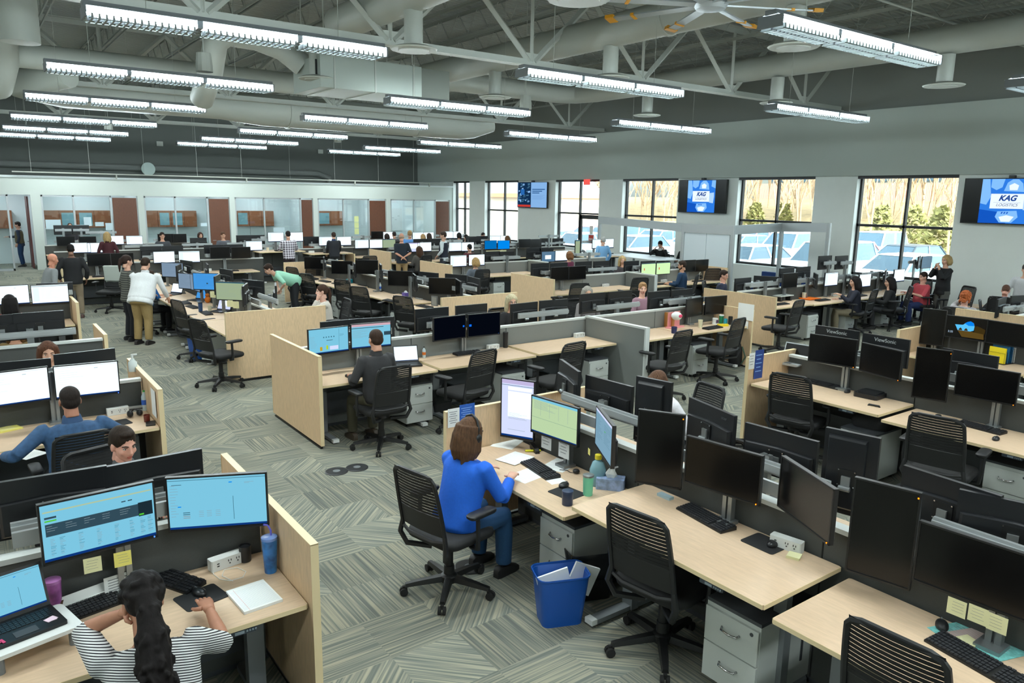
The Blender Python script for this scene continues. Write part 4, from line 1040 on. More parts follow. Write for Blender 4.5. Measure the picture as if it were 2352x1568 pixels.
# ---------------------------------------------------------------- people
TS = bpy.data.scenes.new('workbench')
def remesh(g, vox, smooth=3):
    me = bpy.data.meshes.new('t'); me.from_pydata(g.v, [], g.f)
    o = bpy.data.objects.new('t', me); TS.collection.objects.link(o)
    m = o.modifiers.new('r', 'REMESH'); m.mode = 'VOXEL'; m.voxel_size = vox
    if smooth:
        k = o.modifiers.new('s', 'SMOOTH'); k.factor = .5; k.iterations = smooth
    with bpy.context.temp_override(scene=TS, view_layer=TS.view_layers[0]):
        dg = bpy.context.evaluated_depsgraph_get()
    r = bpy.data.meshes.new_from_object(o.evaluated_get(dg))
    bpy.data.objects.remove(o); bpy.data.meshes.remove(me)
    vs = [tuple(v.co) for v in r.vertices]; fs = [tuple(p.vertices) for p in r.polygons]
    bpy.data.meshes.remove(r)
    return vs, fs
_head = {}
def head_base(vox, kind):
    key = (vox, kind)
    if key in _head: return _head[key]
    f = kind == 'f'
    g = G().ell((0, -.012, .035), (.075, .096, .088), 20, 12).ell((0, .022, -.03), (.060 if f else .063, .070, .085), 20, 12)
    g.ell((0, .03, -.078), (.040 if f else .048, .048, .038), 16, 10).ell((0, .064, -.098), (.018 if f else .024, .018, .016))
    g.tube([(0, .086, .015), (0, .100, -.022), (0, .106, -.035)], [.009, .012, .013], 8).ell((0, .097, -.038), (.018, .012, .009))
    g.ell((0, .076, .020), (.048, .016, .010)).ell((0, .086, -.062), (.024, .010, .006)).ell((0, .085, -.072), (.021, .010, .007))
    for s in (-1, 1):
        g.ell((s * .042, .058, -.032), (.020, .022, .022)).ell((s * .077, -.004, -.012), (.010, .022, .033))
    g.tube([(0, -.02, -.05), (0, -.035, -.14)], [.052, .055], 12)
    vs, fs = remesh(g, vox, 2)
    ms = []
    for q in fs:
        c = [sum(vs[i][k] for i in q) / len(q) for k in range(3)]
        ms.append(3 if (abs(c[0]) < .023 and -.079 < c[2] < -.058 and c[1] > .088) else 0)
    e = G()
    for s in (-1, 1):
        e.ell((s * .031, .0715, -.001), (.0135, .0115, .0085), 10, 6, 1)
        e.ell((s * .031, .0795, -.001), (.0055, .004, .0055), 8, 6, 2)
        e.tube([(s * .014, .091, .019), (s * .033, .087, .026), (s * .052, .072, .020)], [.0035, .0045, .003], 6, 2)
        e.tube([(s * .016, .083, .006), (s * .031, .085, .010), (s * .046, .075, .005)], .002, 5, 2)
    o = len(vs)
    vs = vs + e.v; fs = fs + [tuple(i + o for i in q) for q in e.f]; ms = ms + e.m
    _head[key] = (vs, fs, ms)
    return _head[key]
_hair = {}
def hair_base(style, vox):
    key = (style, vox)
    if key in _hair: return _hair[key]
    rnd = random.Random(style)
    g = G()
    big = .003 if style == 'buzz' else .008
    if style == 'rim': g.ell((0, -.045, -.005), (.079, .068, .045), 16, 10)
    else:
        g.ell((0, -.020, .044), (.077 + big, .094 + big, .082 + big), 18, 12).ell((0, -.048, .0), (.074 + big * .6, .062 + big, .07), 16, 10)
    if style == 'short': g.ell((0, .038, .098), (.056, .045, .022))
    if style in ('long', 'bob', 'wavy'):
        zb = {'long': -.27, 'bob': -.13, 'wavy': -.21}[style]
        for a in range(11):
            t = R(-20 + 220 * a / 10 + 180)
            x, y = .078 * math.cos(t), -.02 + .095 * math.sin(t)
            w = rnd.uniform(.8, 1.15)
            g.tube([(x * .9, y * .9, .07), (x * 1.08, y * 1.08 - .005, -.02), (x * 1.15 + rnd.uniform(-.01, .01), y * 1.05 - .012, zb * .55), (x * (.95 if style == 'long' else 1.1), y - .015, zb * w)], [.03, .032, .034, .012], 8)
    if style in ('pony', 'clip'):
        g.tube([(0, -.10, .05), (0, -.14, .02), (.01, -.15, -.08), (.0, -.13, -.24)], [.03, .032, .034, .010], 8)
    if style == 'curlytail':
        pts = [(0, -.10, .02), (0, -.13, -.04), (.0, -.145, -.14), (-.01, -.15, -.26), (-.01, -.15, -.40), (0, -.15, -.48)]
        g.tube(pts, [.05, .042, .062, .072, .06, .02], 10)
        for k in range(150):
            t = rnd.uniform(.8, 4.6); i = int(t); u = t - i
            p = Vector(pts[i]).lerp(Vector(pts[min(i + 1, 5)]), u); r = [.05, .042, .062, .072, .06, .02][i]
            a = rnd.uniform(0, 2 * PI)
            g.ell((p.x + r * 1.05 * math.cos(a), p.y + r * 1.05 * math.sin(a), p.z), (.012, .012, .016), 6, 5)
    if style in ('curly', 'curlytail'):
        for k in range(110):
            a, b = rnd.uniform(0, 2 * PI), rnd.uniform(-.5, 1.4)
            x, y, z = .088 * math.cos(b) * math.cos(a), -.02 + .10 * math.cos(b) * math.sin(a), .04 + .09 * math.sin(b)
            if y > .05 and z < .07: continue
            g.ell((x, y, z), (.017, .017, .017), 6, 5)
        if style == 'curly':
            for k in range(60):
                a = R(rnd.uniform(170, 370)); g.ell((.085 * math.cos(a), -.02 + .09 * math.sin(a), rnd.uniform(-.11, .02)), (.02, .02, .022), 6, 5)
    _hair[key] = remesh(g, vox, 2 if style not in ('curly', 'curlytail') else 1)
    return _hair[key]
_hm = {}
def hair_mat(rgb):
    k = 'hair_%d_%d_%d' % rgb
    return mat(k, tuple(int(c * .85) for c in rgb), .65, spec=.2, noise=.35, nscale=60, bump=.5, stretch=(1.5, 1.5, .25))
def skin_mat(rgb): return mat('skin_%d_%d_%d' % rgb, rgb, .55, noise=.05, nscale=18)
def hand(g, W, d, n, side, curl=.5, mi=0):
    """W wrist, d pointing direction, n back-of-hand normal; five separate fingers"""
    d = Vector(d).normalized(); n = Vector(n); n = (n - d * n.dot(d)).normalized(); s = d.cross(n) * side
    W = Vector(W)
    rings = []
    for t, w, h in ((-.02, .026, .022), (.02, .032, .019), (.06, .040, .016), (.088, .040, .013)):
        c = W + d * t
        rings.append([tuple(c + s * (w * math.cos(2 * PI * i / 10)) + n * (h * math.sin(2 * PI * i / 10))) for i in range(10)])
    g.loft(rings, mi)
    for k, (o, L) in enumerate(((-.030, .066), (-.010, .076), (.010, .071), (.029, .056))):
        p0 = W + d * .080 + s * o; a = curl * (.8 + .12 * k)
        p1 = p0 + (d * math.cos(a * .5) - n * math.sin(a * .5)) * L * .45
        p2 = p1 + (d * math.cos(a * 1.2) - n * math.sin(a * 1.2)) * L * .32
        p3 = p2 + (d * math.cos(a * 1.8) - n * math.sin(a * 1.8)) * L * .25
        g.tube([p0, p1, p2, p3], [.0095, .0088, .0080, .0055], 7, mi)
    t0 = W + d * .025 - s * .030; t1 = t0 + (d * .6 - s * .75 - n * .25).normalized() * .038; t2 = t1 + (d * .9 - s * .25 - n * .3).normalized() * .03
    g.tube([t0, t1, t2], [.013, .0105, .007], 7, mi)
PEOPLE = {}
def person(label, head=None, plane=None, feet=None, xy=None, rz=0, pose='sit', lean=6, side=0, hy=0, hp=8, top=(120, 120, 120), sleeve='long', bottom=(30, 32, 36), hair=('short', (50, 36, 28)),
           skin=(206, 160, 136), hl=None, hr=None, belly=1.0, width=1.0, kind='m', shoes=(24, 24, 26), vox=.02, topmat=None, vest=None, glasses=False, collar=None, elbow=(0, 0), knee_out=.13, foot_y=.42, curl=.5, cat='person', beard=False):
    nat_hip = .545 if pose == 'sit' else .93
    L = R(lean); sd = R(side)
    dv = Vector((math.sin(sd), math.sin(L), math.cos(L) * math.cos(sd))).normalized()
    dn = Vector((math.sin(sd) * .5, math.sin(L * .55) , math.cos(L * .55))).normalized()
    off_head = dv * .52 + dn * .175
    nat_top = nat_hip + off_head.z + .128
    sc = 1.0; hip_z = nat_hip
    A = Matrix.Rotation(R(rz), 3, 'Z')
    if head is not None:
        P = at(head[0], head[1], nat_top) if plane is None else (ony(head[0], head[1], plane[1]) if plane[0] == 'y' else onx(head[0], head[1], plane[1]))
        if plane is not None:
            if pose == 'sit': hip_z = nat_hip + (P.z - nat_top)
            else: sc = P.z / nat_top
        o = A @ Vector((off_head.x * sc, off_head.y * sc, 0))
        base = Vector((P.x - o.x, P.y - o.y, 0))
    elif feet is not None: base = at(*feet)
    else: base = Vector((xy[0], xy[1], 0))
    hip = Vector((0, 0, hip_z / sc))
    neck = hip + dv * .52; H = neck + dn * .175
    rv = Vector((1, 0, 0)); fv = rv.cross(dv) * -1
    if fv.y < 0: fv = -fv
    def ring(c, rx, ry, n=16, e=0): return [tuple(c + rv * ((rx + e) * math.cos(2 * PI * i / n)) + fv * ((ry + e) * math.sin(2 * PI * i / n))) for i in range(n)]
    def torso(g, e, t0=-.14, t1=1.02):
        prof = [(-.14, .135, .10, 0), (-.04, .165 * width, .120 * belly, .0), (.12, .168 * width, .125 * belly, .015 * belly), (.35, .158 * width, .118 * belly, .012 * belly), (.6, .170 * width, .118, .0), (.80, .180 * width, .105, -.004), (.90, .160 * width, .088, -.004), (.97, .105, .074, -.004), (1.03, .074, .064, 0)]
        if kind == 'f': prof = [(t, rx * (.90 if t > .2 else .98), ry * (1.06 if .5 < t < .7 else .95), o + (.015 if .5 < t < .7 else 0)) for t, rx, ry, o in prof]
        g.loft([ring(hip + dv * (.52 * t) + fv * o, rx, ry, 16, e) for t, rx, ry, o in prof if t0 <= t <= t1])
    arms = []
    for s, tgt in ((-1, hl), (1, hr)):
        Sh = neck - dv * .055 + rv * (s * (.182 if kind == 'm' else .163) * width)
        if tgt is not None and pose == 'sit': tgt = Vector(tgt) + Vector((0, 0, hip.z))
        if tgt is None: tgt = Sh + Vector((s * .07, .05, -.50)) if pose == 'stand' else hip + Vector((s * .17, .34, .20))
        Wt = Vector(tgt) if not isinstance(tgt, Vector) else tgt
        dd = Wt - Sh; a, b = .29, .26
        ln = min(dd.length, a + b - .01); u = dd.normalized(); Wt = Sh + u * ln
        x = (a * a - b * b + ln * ln) / (2 * ln); hgt = math.sqrt(max(0, a * a - x * x))
        hint = Vector((s * (.55 + elbow[0]), -.35, -.9 + elbow[1])); hint = (hint - u * hint.dot(u)).normalized()
        E = Sh + u * x + hint * hgt
        arms.append((s, Sh, E, Wt))
    legs = []
    for s in (-1, 1):
        h = hip + Vector((s * .09, 0, -.02))
        if pose == 'sit':
            k = Vector((s * knee_out, .43, .50)); f = Vector((s * (knee_out + .01), foot_y, .085))
        else:
            h = Vector((s * .09, 0, hip.z - .03)); k = Vector((s * .105, .03, .50)); f = Vector((s * .115, -.02, .085))
        legs.append((s, h, k, f))
    def arm_geo(g, e, full=True, short=False):
        for s, Sh, E, W in arms:
            g.tube([Sh - rv * (s * .03), Sh, Sh.lerp(E, .5), E], [.055 + e, .056 + e, .047 + e, .041 + e], 10)
            if not short: g.tube([E, E.lerp(W, .35), W if full else E.lerp(W, .88)], [.041 + e, .042 + e, .030 + e * 1.2], 10)
    def leg_geo(g, e, frac=1.0):
        q_ = 1 + max(0, width - 1) * .55
        for s, h, k, f in legs:
            g.tube([h, h.lerp(k, .5), k, k.lerp(f, .3), k.lerp(f, .97 * frac)], [.088 * q_ + e, .080 * q_ + e, .060 * q_ + e, .058 * q_ + e, .045 * q_ + e * 1.3], 10)
    # body: one continuous skin
    g = G(); torso(g, -.008); g.tube([neck - dv * .06, neck + dn * .10], [.062, .055], 10)
    arm_geo(g, -.004); leg_geo(g, -.008)
    vs, fs = remesh(g, vox, 3)
    ms = [0] * len(fs)
    hv, hf, hm = head_base(.0075 if vox < .014 else .011, kind)
    HM = Matrix.Translation(H) @ Matrix.Rotation(R(hy), 4, 'Z') @ Matrix.Rotation(-R(hp), 4, 'X')
    o = len(vs); vs = vs + [tuple(HM @ Vector(v)) for v in hv]; fs = fs + [tuple(i + o for i in q) for q in hf]; ms = ms + hm
    hg = G()
    for s, Sh, E, W in arms:
        d = (W - E).normalized()
        nrm = Vector((0, 0, 1)) if abs(d.z) < .8 else Vector((s, 0, 0))
        hand(hg, W, d if pose == 'stand' or abs(d.z) > .6 else Vector((d.x, d.y, d.z * .3)), nrm, s, curl)
    o = len(vs); vs = vs + hg.v; fs = fs + [tuple(i + o for i in q) for q in hg.f]; ms = ms + hg.m
    sk = skin_mat(skin)
    hc = hair[1] if hair[0] != 'none' else (90, 70, 60)
    b = G(); b.v, b.f, b.m = vs, fs, ms
    me = b.mesh('person', [sk, mat('eye_white', (222, 220, 214), .3), mat('dark_brow_%d' % (sum(hc) // 90), tuple(int(c * .6) for c in hc), .6), mat('lips_%d' % skin[0], (int(skin[0] * .85), int(skin[1] * .62), int(skin[2] * .62)), .5)], smooth=True)
    root = ob('person', me, None, base, R(rz)); root.scale = (sc, sc, sc)
    tag(root, label, cat)
    def child(name, gg, m, vx=None, sm=3):
        v, f = remesh(gg, vx or vox, sm)
        q = G(); q.v, q.f, q.m = v, f, [0] * len(f)
        return ob(name, q.mesh(name, m, smooth=True), root)
    tm = topmat or mat('cloth_%d_%d_%d' % top, top, .85, noise=.05, nscale=60, bump=.15)
    g = G(); torso(g, .022, t0=-.14, t1=.97)
    if pose == 'stand': g.loft([ring(hip + dv * (.52 * t), .162 * width, .122 * belly, 16, .022) for t in (-.24, -.10)])
    if vest: arm_geo(g, .012, full=False)
    else: arm_geo(g, .013, full=False, short=sleeve == 'short')
    c = child('shirt', g, tm, sm=9)
    if collar:
        cg = G().tube([neck - dv * .03, neck + dn * .055], [.088, .068], 12)
        child('collar', cg, mat('collar_%d_%d_%d' % collar, collar, .8), .012)
    if vest:
        g = G(); torso(g, .030, t0=-.1, t1=.95); child('vest', g, mat('vest_%d_%d_%d' % vest, vest, .8))
    g = G(); leg_geo(g, .012)
    g.loft([ring(hip + dv * (.52 * t), rx * width, ry * belly, 16, .004) for t, rx, ry in ((-.30, .120, .10), (-.14, .158, .115), (-.02, .152, .112))])
    child('trousers', g, mat('trouser_%d_%d_%d' % bottom, bottom, .85, noise=.05, nscale=50))
    for s, h, k, f in legs:
        sg = G().loft([[(f.x + x, y + f.y, z) for x, z in ((-w, 0), (w, 0), (w * .9, h_), (0, h_ * 1.15), (-w * .9, h_))] for y, w, h_ in ((-.09, .028, .06), (-.06, .038, .085), (.02, .041, .075), (.10, .046, .05), (.155, .036, .035), (.175, .018, .02))])
        ob('shoe', sg.mesh('shoe', mat('shoe_%d_%d_%d' % shoes, shoes, .5), auto=50), root)
    if hair[0] != 'none':
        v, f = hair_base(hair[0], .008 if vox < .014 else .012)
        q = G(); q.v = [tuple(HM @ Vector(p)) for p in v]; q.f = f; q.m = [0] * len(f)
        ob('hair', q.mesh('hair', hair_mat(hair[1]), smooth=True), root)
    if beard:
        bg = G().ell((0, .034, -.088), (.053, .054, .040)); bg.ell((-.052, .02, -.06), (.014, .025, .03)).ell((.052, .02, -.06), (.014, .025, .03))
        q = G().add([HM @ Vector(v) for v in bg.v], bg.f)
        child('beard', q, hair_mat(hair[1]), .01)
    if glasses:
        gg = G()
        for s in (-1, 1):
            gg.tube([(s * .033 + .021 * math.cos(t), .094, -.002 + .016 * math.sin(t)) for t in [2 * PI * i / 12 for i in range(13)]], .0018, 5, M=HM)
            gg.tube([(s * .054, .092, .002), (s * .080, .04, .004), (s * .082, -.01, .0)], .0018, 5, M=HM)
        gg.tube([(-.012, .096, 0), (.012, .096, 0)], .0018, 5, M=HM)
        ob('glasses', gg.mesh('glasses', M_BLACK), root)
    PEOPLE[label] = (root, H, HM, arms, neck, dv)
    return root
def seat(p, label, back=.03, twist=0):
    """an office chair under a seated person"""
    a = p.rotation_euler.z
    c = chair(p.location.x + math.sin(a) * back, p.location.y - math.cos(a) * back, math.degrees(a) + twist, label)
    c.scale = (.96, .96, .96)
    return c
def pattern_mat(name, kind, c1, c2, sx=1, rot=(0, 0, 0)):
    m = bpy.data.materials.new(name); m.use_nodes = True
    t = m.node_tree; N, Lk = t.nodes, t.links
    b = N['Principled BSDF']; b.inputs['Roughness'].default_value = .85
    tc = N.new('ShaderNodeTexCoord'); mp = N.new('ShaderNodeMapping'); mp.inputs['Rotation'].default_value = rot
    Lk.new(tc.outputs['Object'], mp.inputs[0])
    sp = N.new('ShaderNodeSeparateXYZ'); Lk.new(mp.outputs[0], sp.inputs[0])
    def band(o, f, thr):
        a = N.new('ShaderNodeMath'); a.operation = 'MULTIPLY'; Lk.new(o, a.inputs[0]); a.inputs[1].default_value = f
        fr = N.new('ShaderNodeMath'); fr.operation = 'FRACT'; Lk.new(a.outputs[0], fr.inputs[0])
        g = N.new('ShaderNodeMath'); g.operation = 'GREATER_THAN'; Lk.new(fr.outputs[0], g.inputs[0]); g.inputs[1].default_value = thr
        return g.outputs[0]
    mx = N.new('ShaderNodeMix'); mx.data_type = 'RGBA'
    if kind == 'stripe': f = band(sp.outputs[2], sx, .56)
    else:
        a1, a2, a3 = band(sp.outputs[0], sx, .55), band(sp.outputs[2], sx, .55), band(sp.outputs[1], sx, .55)
        ad = N.new('ShaderNodeMath'); ad.operation = 'ADD'; Lk.new(a1, ad.inputs[0]); Lk.new(a2, ad.inputs[1])
        md = N.new('ShaderNodeMath'); md.operation = 'MULTIPLY'; Lk.new(ad.outputs[0], md.inputs[0]); md.inputs[1].default_value = .5
        f = md.outputs[0]
    Lk.new(f, mx.inputs[0])
    mx.inputs[6].default_value = lin(c1); mx.inputs[7].default_value = lin(c2)
    Lk.new(mx.outputs[2], b.inputs['Base Color'])
    return m
KHAKI = (150, 128, 84)
# --- foreground
p = person('woman with black curly ponytail in a black and white striped shirt at the nearest desk', head=(322, 1322), rz=-4, lean=30, side=-3, hp=30, hy=4, top=(230, 230, 230), topmat=pattern_mat('striped_shirt', 'stripe', (226, 228, 228), (38, 40, 46), 92, (R(24), R(-14), 0)),
           hair=('curlytail', (20, 16, 16)), skin=(176, 124, 98), hr=(.30, .66, .30), hl=(-.10, .36, .56), elbow=(.2, 0), vox=.011, kind='f', sleeve='short', width=1.12, curl=.35)
seat(p, 'black mesh chair under the woman in the striped shirt', back=.06)
p = person('man with short brown hair in grey shirt looking right above dark monitors', head=(280, 980), rz=196, lean=14, hp=12, hy=4, top=(122, 124, 128), hair=('short', (48, 36, 28)), skin=(214, 160, 142), vox=.011, collar=(70, 72, 76))
seat(p, 'black chair of the man looking right above dark monitors')
p = person('man seen from behind in a blue denim shirt with arms spread on his desk', head=(157, 886), rz=4, lean=10, hp=4, top=(54, 84, 122), topmat=mat('denim_plaid_shirt', (52, 84, 120), .85, noise=.18, nscale=26), hair=('buzz', (44, 36, 32)), skin=(178, 124, 100), collar=(48, 76, 112), hl=(-.50, .22, .26), hr=(.40, .42, .24), elbow=(.4, .3), vox=.012, width=1.2, belly=1.1)
seat(p, 'black mesh chair under the man in the denim shirt')
p = person('woman in bright blue top with long brown hair working at three screens', head=(1082, 958), rz=-78, lean=17, hp=8, hy=-6, top=(24, 96, 206), bottom=(20, 60, 96), hair=('wavy', (96, 68, 46)), skin=(214, 168, 146), hr=(.16, .47, .27), hl=(-.16, .47, .27), vox=.012, kind='f', width=1.16, belly=1.1)
seat(p, 'black mesh chair under the woman in bright blue', back=.05)
p = person('man with cropped hair in charcoal sweater seen from behind at two pale screens', head=(862, 755), plane=('y', 7.95), rz=2, lean=3, hp=4, top=(50, 50, 52), collar=(46, 46, 48), bottom=(66, 64, 48), hair=('buzz', (64, 46, 36)), skin=(208, 156, 132), hl=(-.20, .30, .22), hr=(.20, .34, .24), vox=.013, width=.96, shoes=(70, 60, 48))
seat(p, 'black mesh chair under the man in charcoal sweater', back=.07)
p = person('person in white shirt bent down behind the black monitor backs', head=(1512, 852), rz=80, lean=32, hp=30, top=(222, 222, 228), hair=('short', (110, 78, 58)), vox=.015)
seat(p, 'black chair of the bent person in white')
# --- left side
p = person('brown haired woman hidden behind dark monitors on the left', head=(108, 784), rz=180, lean=4, hp=6, top=(70, 66, 70), hair=('long', (96, 62, 44)), kind='f'); seat(p, 'chair of the hidden brown haired woman')
p = person('woman with light hair and patterned scarf behind low monitors at far left', head=(30, 735), plane=('y', 11.9), rz=170, lean=6, top=(120, 100, 60), hair=('long', (120, 92, 58)), kind='f'); seat(p, 'chair of the woman with the scarf')
p = person('woman with long dark hair in red before bright screens far left', head=(20, 676), plane=('y', 14.1), rz=0, lean=4, top=(150, 44, 34), hair=('long', (18, 15, 15)), kind='f', hp=6); seat(p, 'chair of the long dark haired woman')
person('bald man in grey sweater leaning by the left screens', head=(120, 585), plane=('y', 18.0), rz=-78, pose='stand', lean=16, top=(130, 134, 136), hair=('none', (60, 50, 45)), skin=(200, 136, 110), belly=1.1, width=1.05)
person('man in black shirt and khaki trousers standing with back turned on the left', head=(161, 560), rz=-8, pose='stand', lean=2, top=(16, 17, 20), bottom=(126, 112, 92), hair=('buzz', (24, 20, 19)), skin=(120, 84, 66), width=1.08, shoes=(60, 30, 22), vox=.017)
person('woman with wavy blonde hair in dark red jumper standing at white screens', head=(245, 534), plane=('y', 26.4), rz=-10, pose='stand', lean=4, top=(64, 22, 30), hair=('wavy', (196, 164, 112)), kind='f')
person('man in white shirt and khaki trousers leaning over a desk', feet=(332, 790), rz=-42, pose='stand', lean=24, hp=24, top=(216, 220, 222), bottom=KHAKI, hair=('short', (52, 38, 28)), hr=(.30, .46, .86), hl=(-.05, .42, .98), width=1.42, belly=1.5, vox=.014, shoes=(36, 34, 34), collar=(206, 210, 212))
person('woman with dark ponytail in grey striped top beside the man in white', head=(291, 587), plane=('y', 16.6), rz=-78, pose='stand', lean=3, top=(110, 112, 106), topmat=pattern_mat('grey_striped_top', 'stripe', (104, 106, 98), (50, 52, 52), 22), bottom=(24, 26, 34), hair=('pony', (52, 36, 30)), kind='f', vox=.016)
p = person('seated person in blue mostly hidden behind the man in white', xy=(2.95, 17.3), rz=-80, lean=14, top=(20, 86, 150), sleeve='short', hair=('short', (60, 44, 34)), hl=(-.08, .46, .25), hr=(.10, .44, .25)); seat(p, 'black chair of the hidden person in blue')
person('person in mint green shirt bent low over a desk', xy=(6.35, 17.6), rz=84, pose='stand', lean=72, hp=30, top=(150, 206, 180), sleeve='short', hair=('short', (58, 42, 34)), hr=(.22, .34, .72), hl=(-.2, .4, .74), belly=1.1)
p = person('woman with long brown hair resting her cheek on her hand', head=(738, 653), rz=86, lean=10, hp=4, hy=-6, top=(206, 200, 190), hair=('clip', (76, 52, 40)), kind='f', skin=(222, 176, 156), hl=(-.045, .20, .555), hr=(.12, .30, .28), vox=.013); seat(p, 'black chair of the woman resting her cheek')
person('man in olive vest and jeans standing inside the far left office', xy=(1.72, 35.0), rz=78, pose='stand', lean=3, top=(40, 52, 70), vest=(92, 84, 58), bottom=(26, 56, 92), hair=('short', (46, 38, 34)), hr=(.12, .42, 1.16))
# --- middle back
PL = pattern_mat('plaid_shirt', 'check', (210, 206, 214), (52, 40, 56), 13)
person('man in plaid shirt standing at a raised desk', head=(661, 530), plane=('y', 24.95), rz=-4, pose='stand', lean=4, top=(150, 140, 150), topmat=PL, bottom=(44, 34, 40), hair=('short', (34, 27, 24)), hl=(-.24, .34, 1.10), hr=(.24, .34, 1.10), width=1.1, vox=.017)
person('man in dark suit jacket at two white screens mid room', head=(766, 537), plane=('y', 24.9), rz=-6, pose='stand', lean=6, top=(26, 29, 36), bottom=(26, 28, 32), hair=('short', (60, 44, 36)), hr=(.24, .30, 1.0), hl=(-.2, .34, 1.0), width=1.1, collar=(40, 60, 100))
person('grey haired man in navy shirt standing with hands behind his back', head=(922, 532), plane=('y', 21.9), rz=-22, pose='stand', lean=3, top=(24, 34, 46), sleeve='short', bottom=(160, 134, 96), hair=('rim', (190, 170, 146)), skin=(206, 152, 128), hr=(.06, -.17, .98), hl=(.02, -.17, .96), elbow=(.6, 0), belly=1.15)
person('man in light blue shirt standing behind the navy shirted man', head=(941, 529), plane=('y', 24.1), rz=-20, pose='stand', lean=4, top=(92, 146, 212), hair=('short', (176, 146, 104)), width=1.05)
p = person('woman with long brown hair in grey cardigan below white screens', head=(962, 565), plane=('y', 22.0), rz=8, lean=4, top=(92, 88, 84), hair=('long', (84, 58, 42)), kind='f'); seat(p, 'black chair of the woman in grey cardigan')
person('man in white shirt and navy vest perched on a desk', head=(1018, 528), plane=('y', 22.2), rz=40, pose='stand', lean=2, hy=14, top=(210, 220, 224), vest=(24, 30, 46), bottom=(50, 54, 60), hair=('short', (70, 52, 44)), hl=(-.24, .14, .92))
p = person('man with black hair in dark red check shirt at white screens', head=(1078, 560), plane=('y', 22.0), rz=2, lean=5, top=(92, 40, 48), hair=('buzz', (20, 18, 18))); seat(p, 'chair of the man in red check')
p = person('blonde woman in grey hooded jacket at two white screens', head=(1092, 591), plane=('y', 17.1), rz=-6, lean=4, top=(92, 100, 110), hair=('bob', (196, 160, 106)), kind='f', hl=(-.24, .30, .24)); seat(p, 'black chair of the grey hooded woman', back=.05)
p = person('woman with auburn hair in maroon top at white screen', head=(1307, 577), plane=('y', 17.1), rz=14, lean=4, top=(98, 34, 62), hair=('bob', (140, 96, 60)), kind='f'); seat(p, 'black chair of the woman in maroon')
person('grey haired man in light blue shirt standing near the glass door', head=(1385, 545), plane=('y', 18.6), rz=-6, pose='stand', lean=2, top=(120, 170, 214), bottom=(40, 42, 48), hair=('short', (190, 192, 190)), width=1.1)
p = person('woman with long blonde hair leaning behind a dark monitor', head=(1430, 587), plane=('y', 15.2), rz=150, lean=8, side=10, top=(60, 56, 60), hair=('long', (204, 176, 124)), kind='f'); seat(p, 'chair of the leaning blonde woman')
p = person('bearded man in navy shirt turned left at green white screens', head=(1567, 598), plane=('y', 13.25), rz=30, lean=4, hy=14, top=(22, 52, 82), hair=('short', (58, 44, 36)), skin=(196, 146, 118), glasses=True, beard=True, vox=.015); seat(p, 'black chair of the bearded man in navy')
p = person('dark haired man with glasses and earbuds above the wood panel', head=(1664, 620), rz=-150, lean=8, hy=-22, top=(34, 40, 62), hair=('short', (50, 36, 30)), skin=(212, 160, 138), glasses=True, vox=.014); seat(p, 'black chair of the man with earbuds')
p = person('woman with short fair hair in pink floral top facing us', head=(1477, 648), rz=176, lean=6, hy=-30, hp=4, top=(150, 116, 130), hair=('short', (184, 142, 98)), skin=(226, 176, 154), kind='f', vox=.013); seat(p, 'chair of the woman with short fair hair')
p = person('woman with long grey hair half hidden behind monitors', head=(1350, 657), rz=176, lean=5, hy=-20, top=(120, 116, 116), hair=('long', (172, 168, 158)), kind='f', vox=.015); seat(p, 'chair of the grey haired woman')
p = person('woman with white blonde hair behind two angular monitor backs', head=(1176, 675), rz=176, lean=5, hy=-15, top=(30, 30, 34), hair=('long', (216, 204, 168)), kind='f', vox=.015, glasses=True); seat(p, 'chair of the white blonde woman')
# --- right side
p = person('woman with long dark hair and headset raising her hand at right', head=(1964, 634), plane=('y', 9.1), rz=40, lean=8, hy=10, top=(26, 30, 44), bottom=(120, 112, 92), hair=('long', (28, 22, 22)), kind='f', hl=(-.20, .40, .40), hr=(.12, .40, .26), vox=.014); seat(p, 'black chair of the woman raising her hand', twist=-30)
p = person('woman with long dark hair in black jacket beside the red shirted man', head=(2044, 635), plane=('y', 8.98), rz=36, lean=10, hy=10, top=(22, 24, 26), hair=('long', (26, 20, 20)), kind='f', hl=(-.15, .42, .25), vox=.015); seat(p, 'black chair of the woman in black jacket')
p = person('heavy man in red short sleeved shirt and jeans in profile', head=(2122, 624), plane=('y', 8.9), rz=62, lean=4, hy=4, top=(186, 72, 82), sleeve='short', bottom=(24, 40, 84), hair=('short', (58, 42, 36)), skin=(214, 164, 144), hl=(-.14, .42, .30), hr=(.16, .40, .30), belly=1.35, width=1.15, vox=.014); seat(p, 'black chair of the red shirted man', twist=-20)
person('blonde woman in black jacket standing with hand at her mouth', head=(2175, 582), plane=('x', 19.4), rz=70, pose='stand', lean=1, top=(18, 19, 22), bottom=(78, 78, 74), hair=('bob', (190, 160, 110)), kind='f', hr=(.08, .22, 1.42), hl=(-.05, .24, 1.40), vox=.014)
p = person('woman with curly red hair in profile behind a wood panel', head=(2220, 668), rz=-84, lean=16, hp=16, top=(150, 148, 150), hair=('curly', (168, 88, 42)), kind='f', skin=(222, 176, 158), hl=(-.1, .26, .60), vox=.013, glasses=True); seat(p, 'chair of the red haired woman')
p = person('man with cropped hair in black jacket bowing over a desk', head=(2312, 654), rz=-76, lean=34, hp=40, top=(20, 22, 24), hair=('buzz', (100, 70, 56)), skin=(206, 152, 134), vox=.014); seat(p, 'chair of the bowing man')
person('person in white shirt at the right edge behind the bowing man', xy=(19.3, 6.7), rz=110, pose='stand', lean=20, top=(196, 200, 204), hair=('short', (60, 50, 44)))
